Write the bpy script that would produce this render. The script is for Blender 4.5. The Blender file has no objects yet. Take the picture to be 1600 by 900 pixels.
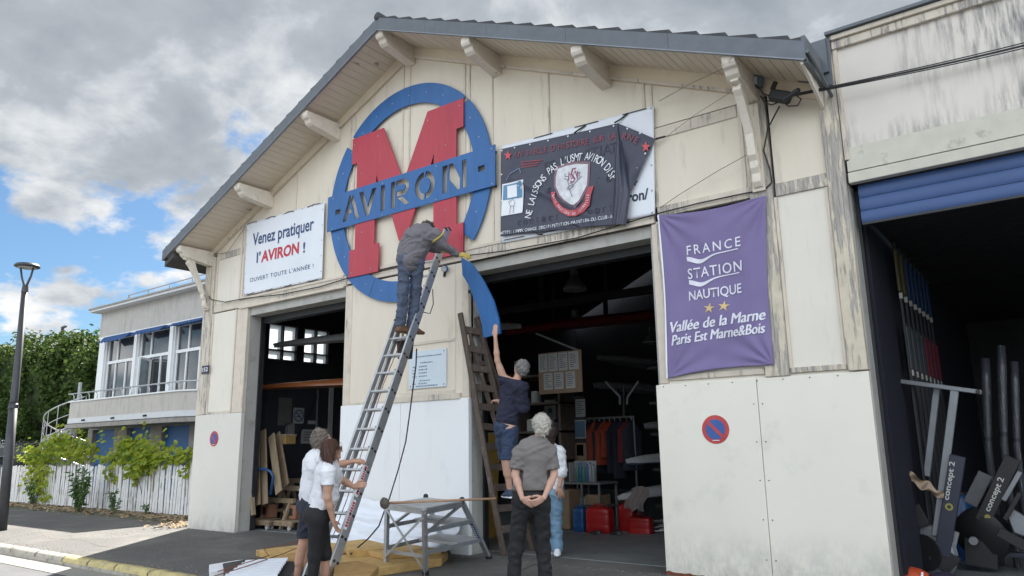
import bpy, bmesh, math, random
import numpy as np
from mathutils import Vector, Matrix, noise
random.seed(7)
rng = np.random.default_rng(7)
S = bpy.context.scene
COL = S.collection
R_ = math.radians

# ------------------------------------------------------------------ camera
CAM_Y, CAM_H, FPX = -8.4744, 1.5, 1155.0
CR = Matrix(((0.7992438, 0.1379577, -0.5849590), (0.6008133, -0.1587014, 0.7834776), (-0.0152529, 0.9776408, 0.2097279)))
cam_data = bpy.data.cameras.new('camera')
cam_data.sensor_width = 36.0
cam_data.lens = FPX / 1600 * 36
cam_data.clip_start = 0.05
cam_data.clip_end = 2000
cam = bpy.data.objects.new('camera', cam_data)
COL.objects.link(cam)
_m = Matrix(((CR[0][0], CR[0][1], -CR[0][2], 0), (CR[1][0], CR[1][1], -CR[1][2], CAM_Y), (CR[2][0], CR[2][1], -CR[2][2], CAM_H), (0, 0, 0, 1)))
cam.matrix_world = _m
S.camera = cam

# ------------------------------------------------------------------ world, sun, exposure
SUN_DIR = Vector((-0.64, 0.79, 1.0)).normalized()        # towards the sun: ahead and left, behind the shed
SUN_EL = math.asin(SUN_DIR.z)
SUN_AZ = math.atan2(SUN_DIR.x, SUN_DIR.y)
W = bpy.data.worlds.new('World'); S.world = W; W.use_nodes = True
def build_sky():
    nt = W.node_tree; nt.nodes.clear(); N = nt.nodes.new; L = nt.links.new
    out = N('ShaderNodeOutputWorld'); bg = N('ShaderNodeBackground'); bg.inputs[1].default_value = SKY_STRENGTH
    sky = N('ShaderNodeTexSky'); sky.sky_type = 'NISHITA'; sky.sun_disc = False
    sky.sun_elevation = SUN_EL; sky.sun_rotation = SUN_AZ; sky.air_density = 1.0; sky.dust_density = 0.4; sky.ozone_density = 2.0
    tc = N('ShaderNodeTexCoord'); sep = N('ShaderNodeSeparateXYZ'); L(tc.outputs['Generated'], sep.inputs[0])
    def M(op, a, b=None, c=None):
        n = N('ShaderNodeMath'); n.operation = op
        for i, v in enumerate((a, b, c)):
            if v is None: continue
            if isinstance(v, (int, float)): n.inputs[i].default_value = v
            else: L(v, n.inputs[i])
        return n.outputs[0]
    z = M('MAXIMUM', sep.outputs[2], 0.0)
    den = M('ADD', z, 0.34)
    px = M('DIVIDE', sep.outputs[0], den); py = M('DIVIDE', sep.outputs[1], den)
    cmb = N('ShaderNodeCombineXYZ'); L(px, cmb.inputs[0]); L(py, cmb.inputs[1]); cmb.inputs[2].default_value = 0.0
    def noise_(scale, detail, rough, off, dist=0.0):
        mp = N('ShaderNodeMapping'); mp.inputs['Location'].default_value = off; L(cmb.outputs[0], mp.inputs[0])
        n = N('ShaderNodeTexNoise'); n.inputs['Scale'].default_value = scale; n.inputs['Detail'].default_value = detail
        n.inputs['Roughness'].default_value = rough; n.inputs['Distortion'].default_value = dist; L(mp.outputs[0], n.inputs[0])
        return n.outputs[0]
    def ramp(v, stops):
        r = N('ShaderNodeValToRGB'); L(v, r.inputs[0]); e = r.color_ramp.elements
        while len(e) < len(stops): e.new(0.5)
        for k, (p, c) in enumerate(stops): e[k].position = p; e[k].color = (*c, 1) if len(c) == 3 else c
        return r.outputs[0]
    # cover: broken cumulus low down, closing to a grey sheet higher up
    n1 = noise_(*SKY_N1); n2 = noise_(*SKY_N2)
    hi = M('MULTIPLY', M('SUBTRACT', z, 0.26), 0.75)
    hi = M('MINIMUM', M('MAXIMUM', hi, -0.028), 0.20)
    cov = M('ADD', M('ADD', M('MULTIPLY', n1, 0.72), M('MULTIPLY', n2, 0.28)), hi)
    mask = ramp(cov, SKY_MASK)
    # thickness: thin edges are white, thick middles grey
    n3 = noise_(*SKY_N3); n4 = noise_(*SKY_N4)
    th = M('ADD', M('ADD', M('MULTIPLY', n3, 0.62), M('MULTIPLY', n4, 0.38)), M('MULTIPLY', hi, 0.55))
    ccol = ramp(th, SKY_CLOUD)
    # sunward clouds stay dim; unseen clouds behind the camera brightened to light the facade
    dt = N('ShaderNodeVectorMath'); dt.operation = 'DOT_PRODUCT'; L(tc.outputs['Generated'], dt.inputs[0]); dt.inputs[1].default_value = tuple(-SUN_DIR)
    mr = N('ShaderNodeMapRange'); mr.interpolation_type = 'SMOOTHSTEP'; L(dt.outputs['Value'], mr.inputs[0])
    mr.inputs[1].default_value = -0.75; mr.inputs[2].default_value = 0.35; mr.inputs[3].default_value = CLOUD_SUNWARD / SKY_STRENGTH; mr.inputs[4].default_value = CLOUD_FILL / SKY_STRENGTH
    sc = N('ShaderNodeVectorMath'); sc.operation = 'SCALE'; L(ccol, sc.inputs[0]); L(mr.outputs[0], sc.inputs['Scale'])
    tint = N('ShaderNodeMix'); tint.data_type = 'RGBA'; tint.blend_type = 'MULTIPLY'; tint.inputs[0].default_value = 1
    L(sky.outputs[0], tint.inputs[6]); tint.inputs[7].default_value = SKY_TINT
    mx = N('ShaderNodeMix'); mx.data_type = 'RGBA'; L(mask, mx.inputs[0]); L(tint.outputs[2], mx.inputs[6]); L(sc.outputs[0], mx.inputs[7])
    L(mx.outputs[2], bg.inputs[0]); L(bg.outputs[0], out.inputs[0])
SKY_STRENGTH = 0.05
CLOUD_SUNWARD = 0.285; CLOUD_FILL = 1.30
SKY_TINT = (0.42, 0.54, 0.62, 1)
SKY_N1 = (2.3, 10, 0.55, (2.2, 6.6, 0.0), 0.12)
SKY_N2 = (9.0, 8, 0.60, (1.3, 4.2, 2.0), 0.1)
SKY_N3 = (1.9, 6, 0.52, (1.9, 3.3, 5.0), 0.2)
SKY_N4 = (6.5, 9, 0.58, (0.4, 7.3, 8.0), 0.2)
SKY_MASK = [(0.462, (0, 0, 0)), (0.52, (1, 1, 1))]
SKY_CLOUD = [(0.41, (1.02, 1.02, 1.02)), (0.49, (0.74, 0.77, 0.80)), (0.56, (0.47, 0.51, 0.56)), (0.68, (0.33, 0.37, 0.42))]
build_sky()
sun_d = bpy.data.lights.new('sun', 'SUN'); sun_d.energy = 4.0; sun_d.angle = R_(0.5); sun_d.color = (1.0, 0.95, 0.87)
sun = bpy.data.objects.new('sun', sun_d); COL.objects.link(sun)
sun.rotation_euler = SUN_DIR.to_track_quat('Z', 'Y').to_euler(); sun.location = (0, -6, 20)
S.view_settings.view_transform = 'Standard'; S.view_settings.look = 'None'
S.view_settings.exposure = 1.85; S.view_settings.gamma = 1.0; S.view_settings.use_curve_mapping = False

# ------------------------------------------------------------------ measuring helpers: pixel of the photograph -> point in the place
def _ray(u, v): return CR @ Vector((u - 800, -(v - 450), FPX))
_C = Vector((0, CAM_Y, CAM_H))
def at(u, v, y=0.0):
    d = _ray(u, v); return _C + d * ((y - CAM_Y) / d.y)
def gr(u, v, z=0.0):
    d = _ray(u, v); return _C + d * ((z - CAM_H) / d.z)
def ax(u, v, x):
    d = _ray(u, v); return _C + d * (x / d.x)
def cp(u, v, depth): return _C + _ray(u, v) * (depth / FPX)

# ------------------------------------------------------------------ object helpers
def tag(o, label=None, cat=None, group=None, kind=None):
    if label: o['label'] = label
    if cat: o['category'] = cat
    if group: o['group'] = group
    if kind: o['kind'] = kind
    return o
def thing(name, loc, label, cat, group=None):
    o = bpy.data.objects.new(name, None); COL.objects.link(o); o.location = loc; o.empty_display_size = 0.2
    return tag(o, label, cat, group)
def root_loc(p):
    v = Vector((0, 0, 0))
    while p is not None: v += Vector(p.location); p = p.parent
    return v
class MB:
    def __init__(s): s.v = []; s.f = []
    def add(s, vs, fs):
        n = len(s.v); s.v += [tuple(v) for v in vs]; s.f += [tuple(n + i for i in f) for f in fs]; return s
    def box(s, x0, x1, y0, y1, z0, z1):
        return s.add([(x0, y0, z0), (x1, y0, z0), (x1, y1, z0), (x0, y1, z0), (x0, y0, z1), (x1, y0, z1), (x1, y1, z1), (x0, y1, z1)],
                     [(0, 3, 2, 1), (4, 5, 6, 7), (0, 1, 5, 4), (1, 2, 6, 5), (2, 3, 7, 6), (3, 0, 4, 7)])
    def bar(s, a, b, w, h, up=(0, 0, 1)):
        a = Vector(a); b = Vector(b); d = (b - a).normalized(); up = Vector(up)
        if abs(d.dot(up)) > 0.97: up = Vector((0, 1, 0))
        sx = d.cross(up).normalized() * (w / 2); sz = sx.cross(d).normalized() * (h / 2)
        vs = [a - sx - sz, a + sx - sz, a + sx + sz, a - sx + sz, b - sx - sz, b + sx - sz, b + sx + sz, b - sx + sz]
        return s.add(vs, [(0, 1, 2, 3), (7, 6, 5, 4), (0, 4, 5, 1), (1, 5, 6, 2), (2, 6, 7, 3), (3, 7, 4, 0)])
    def tube(s, pts, r, n=8, cap=True):
        pts = [Vector(p) for p in pts]; rs = r if isinstance(r, (list, tuple)) else [r] * len(pts)
        base = len(s.v); prev = None
        for i, p in enumerate(pts):
            d = (pts[min(i + 1, len(pts) - 1)] - pts[max(i - 1, 0)]).normalized()
            if prev is None:
                u = d.cross(Vector((0, 0, 1)) if abs(d.z) < 0.9 else Vector((1, 0, 0))).normalized()
            else:
                u = (prev - d * prev.dot(d)).normalized()
            prev = u; w = d.cross(u)
            for k in range(n):
                t = 2 * math.pi * k / n; s.v.append(tuple(p + (u * math.cos(t) + w * math.sin(t)) * rs[i]))
        for i in range(len(pts) - 1):
            for k in range(n):
                a = base + i * n + k; b = base + i * n + (k + 1) % n; s.f.append((a, b, b + n, a + n))
        if cap:
            s.f.append(tuple(base + k for k in reversed(range(n)))); e = base + (len(pts) - 1) * n; s.f.append(tuple(e + k for k in range(n)))
        return s
    def lathe(s, c, prof, n=20, axis=(0, 0, 1)):
        c = Vector(c); q = Vector((0, 0, 1)).rotation_difference(Vector(axis).normalized()); base = len(s.v)
        for r, h in prof:
            for k in range(n):
                t = 2 * math.pi * k / n; s.v.append(tuple(c + q @ Vector((r * math.cos(t), r * math.sin(t), h))))
        for i in range(len(prof) - 1):
            for k in range(n):
                a = base + i * n + k; b = base + i * n + (k + 1) % n; s.f.append((a, b, b + n, a + n))
        s.f.append(tuple(base + k for k in reversed(range(n)))); e = base + (len(prof) - 1) * n; s.f.append(tuple(e + k for k in range(n)))
        return s
    def prism(s, poly, o, u, w, dvec):
        """poly in (a,b) -> o + a*u + b*w, thickened by dvec"""
        o = Vector(o); u = Vector(u); w = Vector(w); dv = Vector(dvec); n = len(poly)
        vs = [o + u * a + w * b for a, b in poly]; vs += [v + dv for v in vs]
        fs = [tuple(range(n)), tuple(reversed(range(n, 2 * n)))] + [(i, i + n, (i + 1) % n + n, (i + 1) % n) for i in range(n)]
        return s.add(vs, fs)
    def xz(s, poly, y0, y1): return s.prism(poly, (0, y0, 0), (1, 0, 0), (0, 0, 1), (0, y1 - y0, 0))
    def yz(s, poly, x0, x1): return s.prism(poly, (x0, 0, 0), (0, 1, 0), (0, 0, 1), (x1 - x0, 0, 0))
    def grid(s, fn, nu, nv):
        base = len(s.v)
        for j in range(nv + 1):
            for i in range(nu + 1): s.v.append(tuple(fn(i / nu, j / nv)))
        for j in range(nv):
            for i in range(nu):
                a = base + j * (nu + 1) + i; s.f.append((a, a + 1, a + nu + 2, a + nu + 1))
        return s
    def build(s, name, mat, parent=None, smooth=False, bevel=0.0, fix=True, auto=None):
        me = bpy.data.meshes.new(name); off = root_loc(parent)
        me.from_pydata([(v[0] - off.x, v[1] - off.y, v[2] - off.z) for v in s.v], [], s.f); me.update()
        if fix or bevel:
            bm = bmesh.new(); bm.from_mesh(me)
            if bevel:
                bmesh.ops.remove_doubles(bm, verts=bm.verts, dist=1e-5)
                es = [e for e in bm.edges if e.is_manifold and e.calc_face_angle(0) > 0.6]
                bmesh.ops.bevel(bm, geom=es, offset=bevel, segments=1, affect='EDGES', clamp_overlap=True)
            bmesh.ops.recalc_face_normals(bm, faces=bm.faces); bm.to_mesh(me); bm.free()
        if smooth:
            me.polygons.foreach_set('use_smooth', [True] * len(me.polygons))
            if auto:
                try: me.set_sharp_from_angle(angle=R_(auto))
                except Exception: pass
        if mat is not None: me.materials.append(mat)
        o = bpy.data.objects.new(name, me); COL.objects.link(o); o.parent = parent
        return o
def inst(src, loc, parent, name=None, rot=None, scale=None):
    c = src.copy(); COL.objects.link(c); c.parent = parent; c.location = loc
    if rot is not None: c.rotation_euler = rot
    if scale is not None: c.scale = scale
    return c
def copy_tree(o, parent=None):
    c = o.copy(); COL.objects.link(c); c.parent = parent
    for ch in list(o.children): copy_tree(ch, c)
    return c

# flat shapes with holes through a 2D curve, and lettering
def curve_mesh(cu):
    o = bpy.data.objects.new('tmp', cu); COL.objects.link(o)
    dg = bpy.context.evaluated_depsgraph_get(); me = bpy.data.meshes.new_from_object(o.evaluated_get(dg)); bpy.data.objects.remove(o)
    return me
def poly2d(polys, depth):
    cu = bpy.data.curves.new('c', 'CURVE'); cu.dimensions = '2D'; cu.fill_mode = 'BOTH'; cu.extrude = depth / 2
    for p in polys:
        sp = cu.splines.new('POLY'); sp.points.add(len(p) - 1)
        for i, (a, b) in enumerate(p): sp.points[i].co = (a, b, 0, 1)
        sp.use_cyclic_u = True
    return curve_mesh(cu)
def plate(name, polys, y, depth, mat, parent):
    """polygons in facade coordinates (x,z), front face at y"""
    me = poly2d(polys, depth); off = root_loc(parent)
    for v in me.vertices:
        a, b, c = v.co; v.co = (a - off.x, y + depth / 2 - c - off.y, b - off.z)
    me.materials.clear(); me.materials.append(mat); me.name = name
    o = bpy.data.objects.new(name, me); COL.objects.link(o); o.parent = parent; return o
def text_mesh(body, size, bold=0.0, shear=0.0, spacing=1.0, sx=1.0, extrude=0.0, align='LEFT'):
    cu = bpy.data.curves.new('t', 'FONT'); cu.body = body; cu.size = size; cu.offset = bold; cu.shear = shear
    cu.space_character = spacing; cu.align_x = align; cu.extrude = extrude; cu.resolution_u = 3; cu.fill_mode = 'FRONT' if extrude == 0 else 'BOTH'
    me = curve_mesh(cu)
    if sx != 1.0:
        for v in me.vertices: v.co.x *= sx
    return me
def place_flat(me, fn, name, mat, parent):
    """fn maps (a,b,c) of the flat mesh to a world point"""
    off = root_loc(parent)
    for v in me.vertices: v.co = Vector(fn(v.co.x, v.co.y, v.co.z)) - off
    me.materials.clear(); me.materials.append(mat); me.name = name
    o = bpy.data.objects.new(name, me); COL.objects.link(o); o.parent = parent; return o
def text_fit(body, box, fn, name, mat, parent, dup=0.0, **k):
    """fit text to width box=(a0,a1,b0,b1) in the local plane"""
    me = text_mesh(body, 1.0, **k)
    xs = [v.co.x for v in me.vertices]; ys = [v.co.y for v in me.vertices]
    x0, x1, y0, y1 = min(xs), max(xs), min(ys), max(ys); a0, a1, b0, b1 = box
    for v in me.vertices:
        v.co.x = a0 + (v.co.x - x0) / (x1 - x0) * (a1 - a0); v.co.y = b0 + (v.co.y - y0) / (y1 - y0) * (b1 - b0)
    if dup:
        n = len(me.vertices); co = [tuple(v.co) for v in me.vertices]; fs = [tuple(p.vertices) for p in me.polygons]
        vs = []; ff = []
        for q in (-1, 0, 1): vs += [(c[0] + dup * q, c[1] + dup * .25 * q, c[2]) for c in co]; ff += [tuple(i + n * (q + 1) for i in f) for f in fs]
        m2 = bpy.data.meshes.new(name); m2.from_pydata(vs, [], ff); m2.update(); bpy.data.meshes.remove(me); me = m2
        inner = fn; fn = lambda a, b, c: inner(a, b, c)
    return place_flat(me, fn, name, mat, parent)

# ------------------------------------------------------------------ materials
_mats = {}
def mat(name, col, rough=0.6, metal=0.0, var=0.12, scale=6.0, stretch=(1, 1, 1), bump=0.0, bscale=40.0, spec=0.5, col2=None, c2=(0.5, 0.62), trans=0.0, dirt=None, dscale=3.0, dstretch=(1, 1, 1), drange=(0.55, 0.7), dirt_z=None, peel=None, coat=0.0, patch=None):
    if name in _mats: return _mats[name]
    m = bpy.data.materials.new(name); m.use_nodes = True; nt = m.node_tree; N = nt.nodes.new; L = nt.links.new
    b = nt.nodes['Principled BSDF']; out = nt.nodes['Material Output']
    b.inputs['Roughness'].default_value = rough; b.inputs['Metallic'].default_value = metal; b.inputs['Specular IOR Level'].default_value = spec
    if coat: b.inputs['Coat Weight'].default_value = coat
    geo = N('ShaderNodeNewGeometry')
    def nz(sc, st, det=5, rgh=0.6, seed=0.0):
        mp = N('ShaderNodeMapping'); mp.inputs['Scale'].default_value = st; mp.inputs['Location'].default_value = (seed, seed * 1.7, seed * .6); L(geo.outputs['Position'], mp.inputs[0])
        n = N('ShaderNodeTexNoise'); n.inputs['Scale'].default_value = sc; n.inputs['Detail'].default_value = det; n.inputs['Roughness'].default_value = rgh; L(mp.outputs[0], n.inputs[0])
        return n.outputs[0]
    def ramp(v, a, bb):
        r = N('ShaderNodeMapRange'); r.inputs[1].default_value = a; r.inputs[2].default_value = bb; L(v, r.inputs[0]); return r.outputs[0]
    def mix(f, A, B, mode='MIX'):
        x = N('ShaderNodeMix'); x.data_type = 'RGBA'; x.blend_type = mode
        if isinstance(f, float): x.inputs[0].default_value = f
        else: L(f, x.inputs[0])
        for i, c in ((6, A), (7, B)):
            if isinstance(c, tuple): x.inputs[i].default_value = (*c[:3], 1)
            else: L(c, x.inputs[i])
        return x.outputs[2]
    lo = tuple(c * (1 - var) for c in col); hi = tuple(min(1, c * (1 + var)) for c in col)
    c = mix(ramp(nz(scale, stretch), 0.3, 0.7), lo, hi)
    if col2: c = mix(ramp(nz(scale * 0.6, stretch, seed=4.0), *c2), c, col2)
    if dirt:
        dm = ramp(nz(dscale, dstretch, 8, 0.65, seed=9.0), *drange)
        if patch:
            pm = ramp(nz(patch[0], (1, 1, 0.8), 3, 0.5, seed=3.0), patch[1], patch[2]); mm_ = N('ShaderNodeMath'); mm_.operation = 'MULTIPLY'; L(dm, mm_.inputs[0]); L(pm, mm_.inputs[1]); dm = mm_.outputs[0]
        c = mix(dm, c, dirt)
    if dirt_z:                                   # splash dirt above the ground: (colour, height)
        sp = N('ShaderNodeSeparateXYZ'); L(geo.outputs['Position'], sp.inputs[0])
        h = ramp(sp.outputs[2], dirt_z[1], 0.0); nn = ramp(nz(7.0, (1, 1, 0.6), 8, 0.7, 2.0), 0.35, 0.75)
        mm = N('ShaderNodeMath'); mm.operation = 'MULTIPLY'; L(h, mm.inputs[0]); L(nn, mm.inputs[1]); c = mix(mm.outputs[0], c, dirt_z[0])
    if peel:                                     # (colour of bare wood, low, high, scale)
        pa = nz(peel[3], (7, 7, 0.75), 10, 0.72, 6.0); pb2 = nz(peel[3] * .35, (2, 2, 0.6), 3, 0.5, 1.0)
        ad = N('ShaderNodeMath'); ad.operation = 'MULTIPLY_ADD'; L(pb2, ad.inputs[0]); ad.inputs[1].default_value = 0.5; ad.inputs[2].default_value = -0.25
        ad2 = N('ShaderNodeMath'); ad2.operation = 'ADD'; L(pa, ad2.inputs[0]); L(ad.outputs[0], ad2.inputs[1]); pb = ramp(ad2.outputs[0], peel[1], peel[2])
        wood = mix(ramp(nz(peel[3] * 3, (9, 9, .5), 6, .7, 8.0), .35, .65), tuple(q * .6 for q in peel[0]), tuple(min(1, q * 1.3) for q in peel[0]))
        c = mix(pb, c, wood)
        bp = N('ShaderNodeBump'); bp.inputs['Strength'].default_value = 0.5; bp.inputs['Distance'].default_value = -0.01; L(pb, bp.inputs['Height']); L(bp.outputs[0], b.inputs['Normal'])
    elif bump:
        bp = N('ShaderNodeBump'); bp.inputs['Strength'].default_value = bump; bp.inputs['Distance'].default_value = 0.02; L(nz(bscale, stretch, 4), bp.inputs['Height']); L(bp.outputs[0], b.inputs['Normal'])
    L(c, b.inputs['Base Color'])
    if trans:
        tr = N('ShaderNodeBsdfTranslucent'); L(c, tr.inputs[0]); ms = N('ShaderNodeMixShader'); ms.inputs[0].default_value = trans
        L(b.outputs[0], ms.inputs[1]); L(tr.outputs[0], ms.inputs[2]); L(ms.outputs[0], out.inputs[0])
    _mats[name] = m; return m
WOOD_GREY = (0.36, 0.335, 0.305)
M_PANEL = mat('panel cream paint', (0.70, 0.63, 0.52), 0.6, var=0.04, scale=1.6, stretch=(1.5, 1, 0.4), dirt=(0.50, 0.44, 0.36), dscale=2.2, dstretch=(3, 3, 0.5), drange=(0.58, 0.80), bump=0.04, bscale=60)
M_PANELW = mat('panel pale paint', (0.72, 0.675, 0.59), 0.55, var=0.04, scale=1.2, dirt=(0.52, 0.49, 0.43), dscale=2.5, dstretch=(3, 3, 0.4), drange=(0.58, 0.82), bump=0.03, bscale=60)
M_STREAK = mat('panel with black streaks', (0.66, 0.61, 0.55), 0.6, var=0.05, scale=1.5, dirt=(0.17, 0.17, 0.165), dscale=4.5, dstretch=(3.6, 3, 0.45), drange=(0.43, 0.66), patch=(0.8, 0.44, 0.58), bump=0.03)
M_BATTEN = mat('batten paint', (0.62, 0.55, 0.46), 0.65, var=0.08, scale=5, peel=(WOOD_GREY, 0.60, 0.66, 2.6))
M_POST = mat('weathered peeling wood', (0.60, 0.54, 0.45), 0.75, var=0.1, scale=6, peel=(WOOD_GREY, 0.53, 0.59, 2.6))
M_POST2 = mat('badly peeled wood', (0.60, 0.53, 0.42), 0.8, var=0.12, scale=6, peel=(WOOD_GREY, 0.49, 0.56, 2.4))
M_RAKE = mat('rake board cream', (0.66, 0.56, 0.42), 0.6, var=0.06, scale=3, dirt=(0.42, 0.34, 0.24), dscale=4, drange=(0.62, 0.8), bump=0.05)
M_SOFFIT = mat('soffit board paint', (0.66, 0.58, 0.47), 0.6, var=0.06, scale=5, stretch=(4, 0.5, 1), dirt=(0.25, 0.21, 0.17), dscale=5, dstretch=(1, .6, 1), drange=(0.66, 0.74))
M_BRACKET = mat('bracket white paint', (0.70, 0.64, 0.55), 0.55, var=0.07, scale=6, dirt=(0.40, 0.34, 0.28), dscale=9, drange=(0.60, 0.72), bump=0.1)
M_ZINC = mat('zinc fascia', (0.12, 0.135, 0.152), 0.5, metal=0.15, var=0.12, scale=4, bump=0.05)
M_TILE = mat('roof tile grey', (0.05, 0.052, 0.058), 0.7, var=0.2)
M_SHEETR = mat('lower steel sheet cream', (0.76, 0.725, 0.635), 0.4, var=0.025, scale=1.0, dirt=(0.55, 0.54, 0.50), dscale=1.7, drange=(0.55, 0.85), dirt_z=((0.36, 0.35, 0.31), 0.60))
M_SHEETM = mat('lower sheet white paint', (0.78, 0.79, 0.80), 0.5, var=0.025, scale=1.2, stretch=(1, 1, .3), dirt=(0.60, 0.62, 0.66), dscale=2.0, dstretch=(2, 2, .4), drange=(0.58, 0.95))
M_SHEETL = mat('lower sheet grey cream', (0.66, 0.64, 0.58), 0.5, var=0.03, scale=1.2, dirt=(0.50, 0.48, 0.43), dscale=2.0, drange=(0.6, 0.9), dirt_z=((0.35, 0.34, 0.30), 0.4))
M_REVEAL = mat('reveal grey paint', (0.42, 0.41, 0.38), 0.6, var=0.1, stretch=(1, 1, .3), dirt=(0.25, 0.24, 0.22), drange=(0.55, 0.75))
M_BLACK = mat('black steel', (0.02, 0.021, 0.024), 0.5, var=0.2)
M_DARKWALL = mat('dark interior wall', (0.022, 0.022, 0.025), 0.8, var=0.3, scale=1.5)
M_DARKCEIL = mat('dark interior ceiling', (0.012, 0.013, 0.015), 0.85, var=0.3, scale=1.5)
M_CREAMGREEN = mat('lintel greenish cream', (0.55, 0.525, 0.445), 0.6, var=0.06, dirt=(0.34, 0.32, 0.26), dscale=6, drange=(0.6, 0.75))
M_SHUTTER = mat('blue shutter', (0.043, 0.09, 0.23), 0.5, var=0.08, scale=2)
M_SIGNBLUE = mat('sign blue', (0.021, 0.118, 0.33), 0.45, var=0.12, scale=2.5, stretch=(3, 3, .5), dirt=(0.05, 0.16, 0.36), dscale=5, dstretch=(3, 3, .35), drange=(0.58, 0.80))
M_SIGNRED = mat('sign red', (0.43, 0.036, 0.060), 0.45, var=0.10, scale=2.5, stretch=(3, 3, .5), dirt=(0.46, 0.09, 0.11), dscale=5, dstretch=(3, 3, .35), drange=(0.58, 0.80))
M_ALU = mat('aluminium', (0.50, 0.51, 0.52), 0.38, metal=0.7, var=0.12, scale=12)
M_RUBBER = mat('black rubber', (0.02, 0.02, 0.02), 0.7)
M_CABLE = mat('black cable', (0.018, 0.018, 0.02), 0.6)
M_WHITE = mat('white print', (0.80, 0.82, 0.86), 0.5, var=0.03)
M_OLDWOOD = mat('old dark wood', (0.10, 0.075, 0.06), 0.75, var=0.35, scale=14, stretch=(3, 3, .4), bump=0.2, dirt=(0.22, 0.18, 0.15), dscale=12, drange=(0.58, 0.7))
M_CONCRETE = mat('floor concrete', (0.17, 0.18, 0.18), 0.55, var=0.15, scale=2, dirt=(0.10, 0.10, 0.10), dscale=4, drange=(0.52, 0.75), bump=0.05)
# ================================================================== ground
XL, XR = -14.5, -1.66           # shed side walls
M_PAVE = mat('pavement asphalt', (0.115, 0.110, 0.104), 0.85, var=0.45, scale=90, dirt=(0.19, 0.178, 0.16), dscale=0.9, drange=(0.46, 0.74), bump=0.6, bscale=160)
M_ROAD = mat('road asphalt', (0.095, 0.098, 0.105), 0.85, var=0.12, scale=1.0, dirt=(0.14, 0.14, 0.14), dscale=1.1, drange=(0.5, 0.8), bump=0.35, bscale=120)
M_DIRT = mat('dry earth and litter', (0.16, 0.125, 0.09), 0.95, var=0.35, scale=9, dirt=(0.30, 0.26, 0.19), dscale=22, drange=(0.5, 0.62), bump=0.6, bscale=60)
M_YARD = mat('garden ground', (0.10, 0.10, 0.06), 0.95, var=0.3, scale=3, bump=0.4)
M_KERB = mat('kerb stone', (0.40, 0.37, 0.31), 0.85, var=0.12, scale=8, dirt=(0.20, 0.18, 0.15), dscale=10, drange=(0.52, 0.66), bump=0.3)
M_KERBY = mat('yellow painted kerb', (0.52, 0.43, 0.20), 0.85, var=0.12, scale=8, dirt=(0.30, 0.26, 0.18), dscale=11, drange=(0.5, 0.66), bump=0.3)
M_GUTTER = mat('gutter concrete', (0.27, 0.255, 0.23), 0.85, var=0.1, scale=6, dirt=(0.25, 0.23, 0.2), dscale=8, drange=(0.5, 0.75), bump=0.2)
KY = -3.24
o = MB().box(-400, 400, -400, 700, -0.9, -0.135).build('ground', mat('far ground', (0.13, 0.125, 0.11), 0.95, var=0.15), None); tag(o, kind='structure')
def sheet(name, pts, z, m, sub=0):
    o = MB().add([(x, y, z) for x, y in pts], [tuple(range(len(pts)))]).build(name, m, None); return tag(o, kind='structure')
sheet('road', [(-120, -60), (60, -60), (60, KY - 0.42), (-120, KY - 0.42)], -0.118, M_ROAD)
sheet('gutter', [(-120, KY - 0.42), (60, KY - 0.42), (60, KY - 0.02), (-120, KY - 0.02)], -0.112, M_GUTTER)
o = MB().box(-120, 60, KY + 0.16, 0.45, -0.13, 0.0).build('pavement', M_PAVE, None); tag(o, kind='structure')
o = MB().box(-120, XL - 0.02, 0.452, 40, -0.13, -0.004).build('garden_ground', M_YARD, None); tag(o, kind='structure')
# earth strip at the fence foot, ragged edge
def dirt_edge():
    mb = MB(); n = 70
    top = []; bot = []
    for i in range(n + 1):
        x = -28.6 + i / n * 14.0
        w = 0.55 + 0.35 * noise.noise((x * 0.9, 0, 3)) + 0.25 * noise.noise((x * 3.1, 1, 3))
        if x > -17: w *= max(0.15, 1 - (x + 17) / 2.6)
        top.append((x, 1.62 if x < -16.9 else 1.62 - (x + 16.9) * 0.55, 0.02)); bot.append((x, (1.62 if x < -16.9 else 1.62 - (x + 16.9) * 0.55) - 0.25 - w, 0.004))
    mid = [(a[0], (a[1] + b[1]) / 2, 0.03 + 0.012 * noise.noise((a[0] * 4, 3, 1))) for a, b in zip(top, bot)]
    for rowa, rowb in ((top, mid), (mid, bot)):
        for i in range(n): mb.add([rowa[i], rowa[i + 1], rowb[i + 1], rowb[i]], [(0, 1, 2, 3)])
    return mb
tag(dirt_edge().build('earth_strip', M_DIRT, None, smooth=True), kind='structure')
def litter():
    mb = MB()
    for k in range(1500):
        x = random.uniform(-28, -14.7); y = 1.3 - (max(0, x + 16.9) * 0.55) - abs(random.gauss(0, 0.42)); r = random.uniform(0.012, 0.05)
        a = random.uniform(0, 6.28); z = 0.02 + random.uniform(0, 0.03); l = random.uniform(0.4, 3)
        u = Vector((math.cos(a), math.sin(a), random.uniform(-.4, .4))) * r * l; w = Vector((-math.sin(a), math.cos(a), random.uniform(-.6, .6))) * r * 0.6; c = Vector((x, y, z))
        mb.add([c - u, c + w, c + u, c - w], [(0, 1, 2, 3)])
    return mb
tag(litter().build('leaf_litter', mat('dead leaves', (0.34, 0.25, 0.14), 0.9, var=0.5, scale=30), None, fix=False), kind='stuff')
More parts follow.
